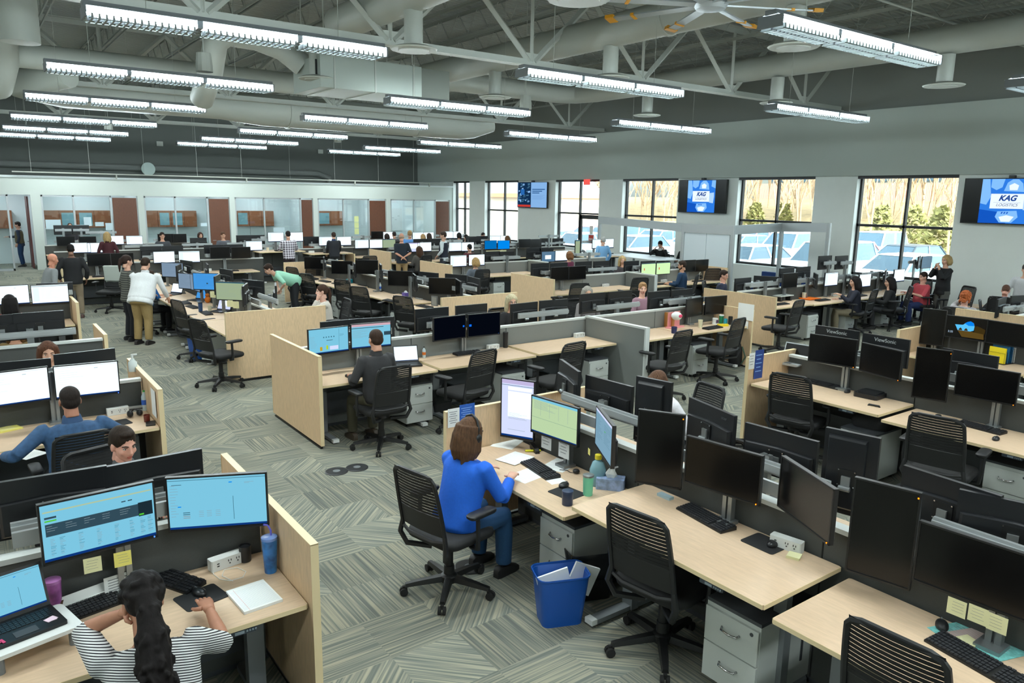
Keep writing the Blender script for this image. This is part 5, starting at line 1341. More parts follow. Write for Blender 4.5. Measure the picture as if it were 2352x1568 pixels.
p = person('man in black suit reading a laptop at the white table', head=(1517, 553), plane=('x', 19.9), rz=118, lean=22, hp=30, top=(18, 19, 22), hair=('short', (24, 21, 20)), collar=(220, 222, 222), hr=(.16, .34, .5), hl=(-.16, .34, .5)); seat(p, 'stool chair of the man in black suit')
p = person('person in black partly hidden behind an aluminium post', head=(1574, 556), plane=('x', 19.6), rz=100, lean=10, top=(16, 17, 20), hair=('short', (30, 24, 22))); seat(p, 'chair of the person behind the post')
# --- heads over the furthest rows
for hx, hy_, Y, rz, hr_, topc, k, lab in [
    (372, 533, 28.4, 180, ('short', (40, 32, 28)), (60, 64, 70), 'm', 'man with glasses behind the second far row on the left'), (512, 532, 28.4, 180, ('short', (96, 66, 48)), (80, 84, 92), 'm', 'red faced man behind two black monitor backs'),
    (160, 512, 31.6, 180, ('buzz', (60, 44, 36)), (60, 60, 66), 'm', 'man behind raised monitors before the first office'), (460, 533, 31.4, 180, ('bob', (70, 46, 40)), (60, 50, 56), 'f', 'dark haired head right of the second office window'),
    (888, 536, 29.2, 0, ('bob', (40, 30, 28)), (120, 60, 60), 'f', 'dark head before a white screen left of the navy shirt'), (905, 532, 29.0, 0, ('short', (44, 34, 32)), (40, 40, 46), 'm', 'dark haired head directly left of the navy shirted man'),
    (971, 537, 29.2, 0, ('long', (176, 140, 96)), (90, 80, 80), 'f', 'fair haired head left of the vest man'), (985, 535, 29.2, 0, ('long', (60, 44, 38)), (60, 60, 70), 'f', 'brown haired head left of the vest man'),
    (1054, 534, 28.6, 0, ('bob', (24, 20, 20)), (60, 70, 90), 'f', 'black haired head right of the vest man'), (1070, 538, 28.0, 0, ('short', (34, 28, 26)), (70, 70, 74), 'm', 'low dark head right of the vest man'),
    (1110, 534, 26.9, 180, ('short', (36, 28, 26)), (60, 60, 66), 'm', 'face above a black monitor by the first windows'), (1165, 541, 25.2, 0, ('long', (110, 78, 50)), (80, 76, 80), 'f', 'brown haired head before a white screen by the windows')]:
    p = person(lab, head=(hx, hy_), plane=('y', Y), rz=rz, lean=4, hair=hr_, top=topc, kind=k, vox=.028, glasses='glasses' in lab)
    seat(p, 'chair of the ' + lab)
bpy.data.scenes.remove(TS)
# ---------------------------------------------------------------- wall screens
def tv(y0, y1, z0, z1, kind, label):
    w, h = y1 - y0, z1 - z0
    rec = [('casing', G().box((0, .035, 0), (w, .07, h)).mesh('case', M_BLACK), None)]
    g = G(); mats = []
    def mi(m):
        if m not in mats: mats.append(m)
        return mats.index(m)
    def q(x0, a, x1, b, m, lay=1): g.quad(((x0 - .5) * w, -.001 * lay, (a - .5) * h), ((x1 - .5) * w, -.001 * lay, (a - .5) * h), ((x1 - .5) * w, -.001 * lay, (b - .5) * h), ((x0 - .5) * w, -.001 * lay, (b - .5) * h), mi(m))
    def poly(p, m, lay): g.add([((x - .5) * w, -.001 * lay, (z - .5) * h) for x, z in p], [tuple(range(len(p)))], mi(m))
    tx = []
    if kind == 'news':
        PB = emit('tv_pale_blue', (132, 178, 228), .95); NV = emit('tv_navy', (24, 58, 98), .6); TL = emit('tv_teal', (74, 122, 156), .7); TC = emit('tv_text_blue', (50, 96, 152), .8)
        q(.01, .015, .99, .985, PB); q(.02, .015, .47, .985, NV, 2)
        rnd = random.Random(4)
        for k in range(34):
            x, z = rnd.uniform(.03, .40), rnd.uniform(.14, .90); a, b = rnd.uniform(.03, .09), rnd.uniform(.03, .10)
            poly([(x, z), (x + a, z + .02), (x + a * .9, z + b), (x - .01, z + b * .8)], TL if k % 3 else PB, 3 + k * .1)
        q(.12, .50, .25, .72, emit('tv_bright_blue', (44, 112, 190), .8), 7)
        q(.02, .03, .40, .11, emit('tv_red', (204, 62, 50), .9), 8); q(.40, .03, .46, .11, emit('tv_red', (204, 62, 50), .9), 8)
        for k in range(3): q(.51, .70 - k * .07, .93 - k * .09, .735 - k * .07, TC, 3)
        for k in range(6): q(.51, .48 - k * .03, .93 - .05 * (k % 3), .488 - k * .03, emit('tv_faint_text', (108, 152, 206), .9), 3)
    else:
        q(.012, .015, .988, .985, M_OFF); q(.20, .02, .775, .98, emit('tv_blue', (46, 124, 226), .95), 2)
        DBL = emit('tv_deep_blue', (20, 88, 196), .9); SKB = emit('tv_sky', (128, 186, 246), 1.0); WH = emit('tv_white', (226, 238, 252), 1.05)
        poly([(.20, .02), (.50, .02), (.47, .25), (.20, .32)], DBL, 3)
        poly([(.20, .45), (.27, .42), (.31, .60), (.28, .98), (.20, .98)], SKB, 3); poly([(.30, .80), (.36, .74), (.42, .80), (.44, .98), (.30, .98)], SKB, 3)
        poly([(.44, .72), (.47, .90), (.52, .97), (.58, .97), (.63, .88), (.65, .70)], SKB, 4); poly([(.50, .74), (.49, .84), (.54, .89), (.59, .84), (.58, .74)], WH, 5)
        poly([(.70, .98), (.69, .80), (.775, .74), (.775, .98)], SKB, 3)
        poly([(.40, .28), (.38, .16), (.43, .04), (.56, .04), (.62, .16), (.60, .30)], SKB, 4); poly([(.42, .16), (.45, .06), (.54, .06), (.58, .17), (.50, .20)], WH, 5)
        poly([(.66, .32), (.74, .30), (.755, .50), (.75, .62), (.66, .60)], emit('tv_pale', (170, 208, 250), 1.0), 4)
        q(.31, .34, .66, .66, WH, 6)
        for k in range(3): poly([(.437 + k * .028, .23), (.452 + k * .028, .23), (.460 + k * .028, .27), (.445 + k * .028, .27)], DBL, 6)
        q(.345, .472, .63, .476, emit('tv_grey_line', (130, 150, 180), .9), 7)
        LT = emit('tv_letter_blue', (38, 76, 150), .9); LG = emit('tv_letter_grey', (96, 112, 140), .9)
        tx = [('large_lettering', text_mesh('kag', 'KAG', h * .165, LT, .35, bold=h * .0065), (-.012 * w, -.012, .062 * h)), ('small_lettering', text_mesh('logistics', 'LOGISTICS', h * .088, LG, .3), (-.012 * w, -.012, -.082 * h))]
    rec.append(('screen', g.mesh('screen', mats), 0))
    rec.append(('wall_bracket', G().box((0, .10, 0), (.5, .08, .3)).box((0, .06, h / 2 + .03), (.12, .12, .07)).mesh('bracket', M_DKGREY), None))
    e = spawn('wall_screen', rec, (XW - .14, (y0 + y1) / 2, (z0 + z1) / 2), R(-90), label, 'television')
    for n, m, l in tx: ob(n, m, e, l)
    return e
tv(25.37, 27.5, 2.55, 3.66, 'news', 'wall screen with a news slide between the second and third windows')
tv(15.95, 18.0, 2.57, 3.68, 'logo', 'wall screen with company logo between the fourth and fifth windows')
tv(6.62, 8.68, 2.54, 3.64, 'logo', 'wall screen with company logo at the right edge')
p = ony(1348, 415, 23.35); p = onx(1348, 418, 20.3)
spawn('exit_sign', [('sign_box', G().box((0, 0, 0), (.06, .32, .22)).mesh('sign', emit('red_sign', (236, 92, 84), 1.0)), None), ('bracket', G().box((.1, 0, .1), (.25, .05, .05)).mesh('b', M_WHITE), None)], p, 0, 'red exit sign over the glass door', 'sign')
# ---------------------------------------------------------------- aluminium meeting frame by the windows
A_ = [at(1378, 497, 2.36), at(1571, 513, 2.30), at(1685, 518, 2.31), at(1797, 512, 2.38), at(1905, 512, 2.44)]
rec = []
for p in A_: rec.append(('post', G().box((p.x, p.y, p.z / 2), (.11, .11, p.z), ch=.02).mesh('post', M_ALU), None))
for a, b in zip(A_, A_[1:]):
    d = (b - a).normalized(); s = Vector((-d.y, d.x, 0)) * .05; u = Vector((0, 0, .25))
    v = [a + s, a - s, b - s, b + s]
    rec.append(('top_beam', G().add([p - u for p in v] + v, [(3, 2, 1, 0), (4, 5, 6, 7), (0, 1, 5, 4), (1, 2, 6, 5), (2, 3, 7, 6), (3, 0, 4, 7)]).mesh('beam', M_ALU), None))
a, b = A_[1], A_[2]
def panel(a, b, z0, z1, k0, k1, t=.03):
    p, q = a.lerp(b, k0), a.lerp(b, k1); d = (q - p); d.z = 0; d.normalize(); s = Vector((-d.y, d.x, 0)) * t / 2
    v = [Vector((p.x, p.y, z0)) + s, Vector((p.x, p.y, z0)) - s, Vector((q.x, q.y, z0)) - s, Vector((q.x, q.y, z0)) + s]
    return G().add(v + [w + Vector((0, 0, z1 - z0)) for w in v], [(3, 2, 1, 0), (4, 5, 6, 7), (0, 1, 5, 4), (1, 2, 6, 5), (2, 3, 7, 6), (3, 0, 4, 7)])
WB = mat('pale_whiteboard_face', (196, 208, 214), .35)
for k in (0, 1): rec.append(('whiteboard_panel', panel(a, b, .98, 2.04, .04 + .46 * k, .49 + .46 * k).mesh('wb', WB), None))
rec.append(('lower_panel', panel(a, b, .06, .94, .04, .95).mesh('lp', M_FAB), None))
rec.append(('marker_rail', panel(a, b, .94, .975, .04, .95, .12).mesh('mr', M_ALU), None))
spawn('meeting_frame', rec, (0, 0, 0), 0, 'tall aluminium post and beam frame holding whiteboards', 'frame')
g = G().prism(rrect(1.25, 2.7, .1, 4), 1.0, 1.03)
rec = [('tabletop', g.mesh('top', M_WHITE), None)]
for x in (-.45, .45):
    for y in (-1.1, 1.1): rec.append(('leg', G().box((x, y, .5), (.06, .06, 1.0)).mesh('leg', M_ALU), None))
spawn('high_table', rec, (19.1, 18.3, 0), R(-6), 'white high meeting table at the fourth window', 'table')
BB = mat('navy_blue_upholstery', (22, 52, 104), .8)
p = onx(1770, 640, 19.3)
spawn('lounge_sofa', [('seat', G().box((0, 0, .25), (.8, 1.6, .4), ch=.04).mesh('seat', BB), None), ('backrest', G().box((.32, 0, .6), (.16, 1.6, .5), ch=.03).mesh('back', BB), None)], (19.7, p.y, 0), 0, 'navy blue sofa below the fifth window', 'sofa')
spawn('side_table', [('tabletop', G().lathe([(.3, .60), (.3, .62)], n=24).mesh('top', M_WHITE), None), ('base', G().lathe([(.22, 0), (.2, .02), (.03, .03), (.03, .6)], n=16).mesh('base', M_ALU), None)], (18.75, p.y + .55, 0), 0, 'small white round table beside the navy sofa', 'table')
spawn('low_cabinet', [('cabinet_body', G().box((0, 0, .33), (.9, .5, .62)).mesh('b', M_PED), None), ('worktop', G().box((0, 0, .66), (.94, .54, .03)).mesh('t', M_WOOD), None)], (at(2262, 705, .66).x, at(2262, 705, .66).y, 0), R(-90), 'white low cabinet with wood top by the window wall', 'cabinet')
# ---------------------------------------------------------------- outside: car park, cars, trees, buildings
ZO = -.12
struct('ground_outside', G().box((XW + .34 + 40, 20, ZO - .05), (80, 170, .1)).mesh('asphalt', mat('pale_asphalt', (150, 152, 154), .9, noise=.06, nscale=2)), 'car park asphalt outside the windows')
tag(one('grass_bank', G().loft([[(x, y, z) for x, z in ((46, ZO), (54, .5), (66, 2.2), (82, 3.3), (82, -.3), (46, -.3))] for y in (-40, 110)]).mesh('bank', mat('straw_grass', (140, 120, 84), .95, noise=.25, nscale=1.5)), (0, 0, 0), 0, 'straw coloured grass bank under the bare trees', 'grass'), kind='stuff')
GL = mat('car_glass', (70, 92, 106), .12, spec=.6)
TYRE = mat('tyre', (30, 30, 32), .8)
_car = {}
def car_recipe(kind, rgb):
    key = (kind, rgb)
    if key in _car: return _car[key]
    pm = mat('car_paint_%d_%d_%d' % rgb, rgb, .3, spec=.5)
    suv = kind == 'suv'; hb, hr = (1.02, 1.68) if suv else (.92, 1.42)
    low = [(-2.28, .32), (-2.3, .72), (-2.22, hb - .02), (-1.2, hb + .02), (1.0, hb), (1.9, hb - .12), (2.25, hb - .26), (2.3, .5), (2.25, .30)]
    rings = [[(x * kx, y, .3 + (z - .3) * kz) for x, z in low] for y, kx, kz in ((-.90, .97, .86), (-.86, .99, .96), (-.7, 1, 1), (.7, 1, 1), (.86, .99, .96), (.90, .97, .86))]
    rec = [('car_body', G().loft(rings).mesh('body', pm, auto=35), None)]
    b0, b1, t0, t1 = (-2.1, 1.15, -1.95, .5) if suv else (-1.75, 1.1, -1.3, .42)
    cab = G().loft([[(b0, -.80, hb - .02), (b1, -.80, hb - .02), (b1, .80, hb - .02), (b0, .80, hb - .02)], [(t0, -.64, hr - .04), (t1, -.64, hr - .04), (t1, .64, hr - .04), (t0, .64, hr - .04)]])
    rec.append(('window_glass', cab.mesh('glass', GL), None))
    rf = G().loft([[(t0 - .02, -.65, hr - .045), (t1 + .03, -.65, hr - .045), (t1 + .03, .65, hr - .045), (t0 - .02, .65, hr - .045)], [(t0 + .1, -.58, hr), (t1 - .1, -.58, hr), (t1 - .1, .58, hr), (t0 + .1, .58, hr)]])
    for s in (-1, 1):
        for (xb, xt) in ((b0, t0), (b1, t1), ((b0 + b1) / 2, (t0 + t1) / 2 - .05)):
            rf.tube([(xb, s * .81, hb - .02), (xt, s * .65, hr - .03)], .035, 5)
    rec.append(('roof', rf.mesh('roof', pm), None))
    for x in (-1.42, 1.42):
        for s in (-1, 1): rec.append(('wheel', G().lathe([(.2, -.1), (.33, -.1), (.33, .1), (.2, .1), (.19, .06)], n=18, M=Matrix.Translation((x, s * .82, .33)) @ Matrix.Rotation(R(90), 4, 'X')).mesh('wheel', TYRE), None))
    for s in (-1, 1):
        rec.append(('headlight', G().box((2.24, s * .62, hb - .24), (.1, .36, .13)).mesh('hl', M_CHROME), None))
        rec.append(('tail_light', G().box((-2.26, s * .66, hb - .14), (.1, .3, .15)).mesh('tl', mat('red_lamp', (190, 30, 40), .3)), None))
    rec.append(('number_plate', G().box((2.29, 0, .5), (.04, .5, .12)).box((-2.3, 0, .62), (.04, .5, .12)).mesh('pl', M_WHITE), None))
    _car[key] = rec
    return rec
LOT = {}; k_ = 0
WHT, SIL, DRK, REDC, BLU, MID = (236, 240, 242), (196, 204, 208), (60, 68, 74), (214, 120, 126), (120, 146, 170), (150, 160, 166)
for px, py, X, kind, rgb, rz, lab in [
    (2075, 590, 25.6, 'sedan', WHT, 200, 'white car nearest the sixth window'), (1985, 583, 26.0, 'suv', SIL, 160, 'silver hatchback at left of the sixth window'), (2012, 540, 37.0, 'suv', WHT, 170, 'white suv with its side to the sixth window'), (2085, 552, 32.0, 'sedan', DRK, 175, 'dark car behind the silver hatchback'), (2112, 568, 29.5, 'sedan', REDC, 190, 'pink red car behind the nearest white car'), (2172, 572, 29.0, 'suv', WHT, 185, 'white car at right of the sixth window'), (1990, 560, 31.0, 'sedan', BLU, 180, 'blue grey car front at left of the sixth window'),
    (1745, 574, 25.2, 'sedan', SIL, 20, 'silver car with red tail light nearest the fifth window'), (1778, 547, 29.6, 'sedan', WHT, 170, 'white sedan in the middle of the fifth window'), (1832, 528, 36.0, 'suv', WHT, 165, 'white suv furthest in the fifth window'), (1862, 562, 26.8, 'sedan', WHT, 190, 'white car hood at right of the fifth window'), (1740, 532, 33.5, 'sedan', SIL, 175, 'pale car behind in the fifth window left half'), (1795, 528, 37.5, 'sedan', REDC, 170, 'red car far behind the fifth window'),
    (1455, 546, 25.6, 'sedan', MID, 100, 'grey green car side at the fourth window'), (1470, 520, 34.0, 'suv', WHT, 170, 'white van like car far in the fourth window'), (1532, 547, 26.0, 'sedan', WHT, 20, 'white car at right of the fourth window'), (1530, 520, 35.5, 'suv', (226, 214, 90), 175, 'yellow car far in the fourth window'), (1508, 522, 33.0, 'sedan', REDC, 185, 'red car beside the yellow car'),
    (1320, 545, 26.5, 'sedan', WHT, 30, 'white car outside the glass door window')]:
    X = 25.8 if X < 28 else (31.8 if X < 34.4 else 37.8)
    y = onx(px, py, X).y
    while any(abs(y - q) < 2.75 for q in LOT.setdefault(X, [])): y += .1
    LOT[X].append(y)
    spawn('car', car_recipe(kind, rgb), (X, y, ZO), R((0 if rz < 90 else 180) + (k_ % 3 - 1) * 5), lab, 'car')
    k_ += 1
BARK = mat('pale_bark', (168, 142, 112), .9, noise=.2, nscale=8)
def tree_mesh(seed, H):
    rnd = random.Random(seed); g = G()
    def br(p, d, L, r, lev):
        q = p + d * L * .5 + Vector((rnd.uniform(-.05, .05) * L, rnd.uniform(-.05, .05) * L, 0)); e = p + d * L
        g.tube([p, q, e], [r, r * .8, r * .55], 5)
        if lev == 0: return
        for k in range(rnd.choice((2, 3, 3)) if lev < 4 else 4):
            a = Vector((rnd.uniform(-1, 1), rnd.uniform(-1, 1), rnd.uniform(.25, 1.1))).normalized()
            nd = (d * .9 + a * .75).normalized()
            br(p + d * L * rnd.uniform(.45, 1), nd, L * rnd.uniform(.55, .75), r * .55, lev - 1)
    br(Vector((0, 0, -.3)), Vector((rnd.uniform(-.08, .08), rnd.uniform(-.08, .08), 1)).normalized(), H * .42, H * .0095, 4)
    return g
TM = [tree_mesh(s, h).mesh('tree', BARK) for s, h in ((1, 10), (2, 12), (3, 9), (4, 11), (5, 13))]
rnd = random.Random(11)
for k in range(150):
    X = rnd.uniform(44, 70); Y = rnd.uniform(.38, 1.3) * X
    z = 0 if X < 54 else (X - 54) * .14 + .4
    o = one('bare_tree', TM[k % 5], (X, Y, z - .3), rnd.uniform(0, 6), 'pale bare winter tree on the bank beyond the car park', 'tree', 'bare trees beyond the car park')
def bush(seed):
    rnd = random.Random(seed); g = G()
    for k in range(420):
        a, b, r = rnd.uniform(0, 6.28), rnd.uniform(0, 1), rnd.uniform(.5, 1)
        p = Vector((1.3 * r * math.cos(a) * (1 - b * .8), 1.3 * r * math.sin(a) * (1 - b * .8), .1 + 2.6 * b))
        d = Vector((rnd.uniform(-1, 1), rnd.uniform(-1, 1), rnd.uniform(-.5, .8))).normalized() * .34; s = d.orthogonal().normalized() * .12
        g.add([p - s, p + d, p + s, p - d * .2], [(0, 1, 2, 3)])
    return g.mesh('bush', mat('yellow_green_leaf', (140, 136, 80), .8, noise=.3, nscale=3))
BM = [bush(1), bush(2)]
for k, (px, py, X, lab) in enumerate([(2025, 512, 47, 'yellow green evergreen bush left in the sixth window'), (2160, 525, 48, 'yellow green bush right in the sixth window'), (1735, 500, 49, 'yellow green bush low in the fifth window'), (1800, 490, 50, 'yellow green bush right of the fifth window bar'), (1350, 470, 48, 'tall yellow green bush in the third window'), (2100, 515, 50, 'small yellow bush behind the bare trunks')]):
    p = onx(px, py, X); one('evergreen_bush', BM[k % 2], (X, p.y, .12), k, lab, 'bush')
def brick():
    m = bpy.data.materials.new('red_brick'); m.use_nodes = True; t = m.node_tree
    b = t.nodes['Principled BSDF']; b.inputs['Roughness'].default_value = .9
    tc = t.nodes.new('ShaderNodeTexCoord'); bt = t.nodes.new('ShaderNodeTexBrick'); bt.inputs['Scale'].default_value = 3
    bt.inputs['Color1'].default_value = lin((190, 112, 88)); bt.inputs['Color2'].default_value = lin((204, 130, 102)); bt.inputs['Mortar'].default_value = lin((200, 170, 150))
    t.links.new(tc.outputs['Object'], bt.inputs['Vector']); t.links.new(bt.outputs['Color'], b.inputs['Base Color'])
    return m
BRK = brick(); CON = mat('pale_concrete', (222, 216, 204), .9)
rec = []
for z0, z1, m in ((2.0, 3.0, CON), (3.0, 5.2, BRK), (5.2, 7.0, M_WALLG), (7.0, 9.0, CON)): rec.append(('facade_band', G().box((88, 40, (z0 + z1) / 2), (8, 42, z1 - z0)).mesh('band', m), None))
for k in range(9): rec.append(('window_strip', G().box((83.95, 22 + k * 4.4, 6.1), (.1, 3.2, 1.4)).mesh('win', GL), None))
spawn('brick_building', rec, (0, 0, 0), 0, 'brick and pale banded building behind the bare trees', 'building')
p0 = onx(1150, 450, 30)
rec = [('wall', G().box((33, 47, 1.4), (6, 16, 3.2)).mesh('w', mat('cream_render', (222, 210, 186), .9)), None), ('fascia', G().box((32.9, 47, 3.12), (6.5, 16.6, .26)).mesh('f', mat('orange_fascia', (226, 150, 106), .7)), None),
       ('roof', G().loft([[(29.7, y, 3.25), (36.2, y, 3.25), (33.2, y, 5.6)] for y in (38.7, 55.3)]).mesh('r', mat('grey_roof', (160, 160, 164), .8)), None)]
spawn('cream_building', rec, (0, 0, 0), 0, 'cream building with orange fascia outside the first two windows', 'building')
# ---------------------------------------------------------------- things on and under the desks
def keyboard_recipe():
    g = G().loft([[(-.22, -.07, 0), (.22, -.07, 0), (.22, .07, 0), (-.22, .07, 0)], [(-.22, -.07, .012), (.22, -.07, .012), (.22, .07, .026), (-.22, .07, .026)]])
    k = G()
    for r in range(6):
        for c in range(21):
            if c == 15 or c == 18 and r > 3: continue
            x = -.205 + c * .0205; y = -.055 + r * .0225; z = .012 + .014 * (y + .07) / .14
            k.box((x, y, z + .004), (.0165, .017, .008))
    return [('keyboard_base', g.mesh('kb', M_BLACK), None), ('key_field', k.mesh('keys', mat('black_keys', (34, 36, 40), .5)), None)]
KB = keyboard_recipe()
MS = [('mouse_shell', G().loft([[(x * k, y * k, z) for x, y in [(.032 * math.cos(t), .055 * math.sin(t)) for t in [2 * PI * i / 14 for i in range(14)]]] for z, k in ((0, .92), (.012, 1), (.024, .9), (.033, .6), (.036, .2))]).mesh('mouse', M_BLACK2, auto=60), None), ('scroll_wheel', G().box((0, .03, .031), (.006, .02, .012)).mesh('wheel', M_GREY), None)]
MP = [('pad', G().prism(rrect(.24, .2, .02, 4), 0, .004).mesh('pad', mat('black_pad', (28, 29, 31), .8)), None)]
PB = [('outlet_body', G().box((0, 0, .035), (.2, .065, .07), ch=.006).mesh('pb', M_WHITE), None)]
for x in (-.0, .05):
    _g = G()
    for dx, dz, w, h in ((-.008, .008, .004, .012), (.008, .008, .004, .012), (0, -.01, .007, .007)): _g.box((x + dx + .012, -.0335, .038 + dz), (w, .003, h))
    PB.append(('power_socket', _g.mesh('slots', M_BLACK), None))
PB.append(('usb_port', G().box((-.06, -.0335, .045), (.014, .003, .006)).box((-.06, -.0335, .03), (.014, .003, .006)).mesh('slots', M_BLACK), None))
def put(name, rec, px, py, z, rz, label, cat, group=None):
    p = at(px, py, z)
    if .6 < z < 1.08:                      # keep things on the desk, clear of the partition behind it
        for axis, pos, a, b in SPANS:
            u, v = (p.x, p.y) if axis == 'x' else (p.y, p.x)
            if a - .05 < u < b + .05 and -.09 < v - pos < .22:
                v = pos - .11
                if axis == 'x': p.y = v
                else: p.x = v
    return spawn(name, rec, p, R(rz), label, cat, group)
def laptop_recipe(kind, body=M_BLACK, angle=112):
    A = Matrix.Translation((0, .115, .016)) @ Matrix.Rotation(R(-(angle - 90)), 4, 'X')
    rec = [('laptop_base', G().prism(rrect(.34, .235, .012, 3), 0, .017).mesh('lb', body), None)]
    k = G()
    for r in range(5):
        for c in range(14): k.box((-.135 + c * .0208, .0 + r * .0195, .0185), (.017, .016, .003))
    rec += [('key_field', k.mesh('lk', M_BLACK2), 0), ('touchpad', G().box((0, -.07, .0178), (.1, .06, .002)).mesh('tp', M_DKGREY), 0), ('lid', G().box((0, .004, .115), (.34, .008, .23), M=A).mesh('lid', body), None)]
    s = screen_mesh(kind, .315, .195).copy(); s.transform(A @ Matrix.Translation((0, -.0015, .118)))
    rec.append(('screen', s, 3))
    return rec
def cup(name, r, h, m, lid=None, straw=None, px=0, py=0, z=0, label='', cat='cup', taper=.85):
    rec = [('cup_body', G().lathe([(r * taper, 0), (r * taper * 1.02, .004), (r, h), (r * .92, h), (r * .9, h - .01)], n=20).mesh(name, m, auto=40), None)]
    if lid: rec.append(('lid', G().lathe([(r * 1.03, h), (r * 1.03, h + .015), (r * .6, h + .022)], n=20).mesh('lid', lid, auto=40), None))
    if straw: rec.append(('straw', G().tube([(.01, 0, h), (.012, 0, h + .05), (-.005, 0, h + .09), (-.03, 0, h + .10)], .006, 7).mesh('straw', straw), None))
    return put(name, rec, px, py, z, 0, label, cat)
def sheet(px, py, z, w, d, rz, label, m=None, cat='paper', name='paper_sheet', t=.0015):
    g = G().box((0, 0, t / 2), (w, d, t), 0)
    rnd = random.Random(label)
    for k in range(9): g.box((-w * .1 * rnd.random(), d * .38 - k * d * .085, t + .0002), (w * rnd.uniform(.5, .75), d * .009, .0004), 1)
    return put(name, [('sheet', g.mesh('sheet', [m or M_PAPER, mat('faint_print', (196, 200, 202), .8)]), None)], px, py, z, rz, label, cat)
def sticky(p, rz, m, label, tilt=0, s=.076):
    g = G().box((0, 0, 0), (s, .0012, s), 0)
    for k in range(4): g.box((random.uniform(-.008, .008), -.0009, s * .3 - k * s * .18), (s * .6, .0006, .0014), 1)
    return spawn('sticky_note', [('note', g.mesh('note', [m, mat('pen_ink', (150, 150, 140), .8)]), None)], p, (R(tilt), 0, R(rz)), label, 'sticky note')
YEL = mat('yellow_note', (232, 222, 120), .8); PYEL = mat('pale_yellow_note', (226, 224, 176), .8)
# --- nearest desk (L1)
Z1 = .765
put('keyboard', KB, 236, 1388, Z1, 12, 'black keyboard left of the curly haired woman', 'keyboard')
put('keyboard', KB, 384, 1322, Z1, -62, 'black keyboard turned on its end beside the white charger', 'keyboard')
put('mouse_pad', [('pad', MP[0][1], None)], 462, 1372, Z1, 12, 'black mouse pad beside the notepad', 'mouse pad')
put('mouse', MS, 458, 1364, Z1 + .004, 20, 'black mouse under the hand of the curly haired woman', 'mouse')
put('power_outlet_box', PB, 500, 1272, Z1, 10, 'white outlet box with a plugged in cable on nearest desk', 'outlet box')
_p = at(487, 1285, Z1 + .03)
_q = [at(x, y, Z1 + .004) for x, y in ((490, 1318), (505, 1330), (530, 1333), (558, 1325), (565, 1312), (545, 1303), (515, 1308), (510, 1322), (535, 1334))]
one('charging_cable', G().tube([_p, at(488, 1302, Z1 + .01)] + _q, .0022, 5).mesh('cable', M_WHITE, smooth=True), (0, 0, 0), 0, 'white charging cable coiled behind the notepad', 'cable')
cup('tumbler', .046, .21, mat('blue_marbled_steel', (44, 112, 180), .3, noise=.55, nscale=14), mat('clear_blue_lid', (120, 150, 210), .2), mat('violet_straw', (110, 110, 220), .4), 622, 1312, Z1, 'blue marbled tumbler with violet straw by the end panel', 'tumbler', .75)
cup('tumbler', .042, .17, mat('pink_purple_cup', (150, 84, 150), .35, noise=.5, nscale=12), mat('pink_lid', (170, 110, 170), .3), None, 120, 1372, Z1, 'pink and purple cup behind the laptop', 'tumbler', .8)
cup('cup', .036, .10, M_BLACK2, None, None, 545, 1262, Z1, 'black cup under the right pale blue monitor', 'cup', .95)
g = G().box((0, 0, .008), (.216, .28, .016), 0)
for k in range(22): g.box((0, .10 - k * .0105, .0164), (.20, .0008, .0005), 1)
g.box((-.075, -.01, .0165), (.0012, .26, .0005), 2)
put('notepad', [('pad', g.mesh('pad', [M_PAPER, mat('rule_blue', (190, 206, 222), .8), mat('rule_red', (220, 150, 150), .8)]), None)], 584, 1372, Z1, 4, 'white lined notepad at the right end of nearest desk', 'notepad')
put('wireless_charger', [('body', G().box((0, 0, .007), (.07, .045, .014), ch=.012).mesh('w', M_WHITE), None)], 425, 1336, Z1, 30, 'small white gadget right of the turned keyboard', 'gadget')
g = G().box((0, 0, .05), (.26, .012, .055), 0, M=Matrix.Rotation(R(-20), 4, 'X')).box((0, .02, .015), (.24, .05, .03), 0)
put('name_plate', [('plate', g.mesh('np', M_WHITE), None), ('lettering', G().box((.02, -.003, .052), (.13, .004, .012), M=Matrix.Rotation(R(-20), 4, 'X')).mesh('nl', M_GREY), None)], 196, 1356, Z1, 14, 'white name plate leaning under the left blue monitor', 'name plate')
g = G()
for s in (-1, 1):
    g.lathe([(.030, -.003), (.032, 0), (.030, .003)], n=16, M=Matrix.Translation((s * .036, 0, .03)) @ Matrix.Rotation(R(78), 4, 'X'))
    g.tube([(s * .066, .0, .035), (s * .07, .07, .025), (s * .06, .12, .008)], .003, 5)
g.tube([(-.01, 0, .035), (.01, 0, .035)], .003, 5)
put('sunglasses', [('frame', g.mesh('sg', mat('mirror_lens', (90, 70, 66), .1, metal=.8)), None)], 160, 1384, Z1, 30, 'mirrored sunglasses lying beside the laptop', 'sunglasses')
g = G().prism(rrect(.40, .30, .03, 4), .085, .105)
rec = [('platform', g.mesh('riser', M_WHITE), None)]
for x in (-.16, .16):
    for y in (-.11, .11): rec.append(('leg', G().lathe([(.022, 0), (.022, .085)], n=12, c=(x, y, 0)).mesh('leg', M_GREY), None))
RP = at(70, 1490, Z1)
spawn('laptop_riser', rec, RP, R(14), 'white laptop riser with grey feet at the left edge', 'laptop riser')
LR = laptop_recipe('mail')
A14 = Matrix.Rotation(R(14), 4, 'Z')
e = spawn('laptop', LR, RP + Vector((0, 0, .105)) + A14 @ Vector((-.02, .03, 0)), R(14), 'black laptop with stickers on the white riser', 'laptop')
o = ob('sticker_lettering', text_mesh('m', 'M', .05, mat('pink_letter', (206, 70, 120), .6), bold=.004), e); o.rotation_euler = (R(-90), 0, R(8)); o.location = (-.115, -.085, .0188)
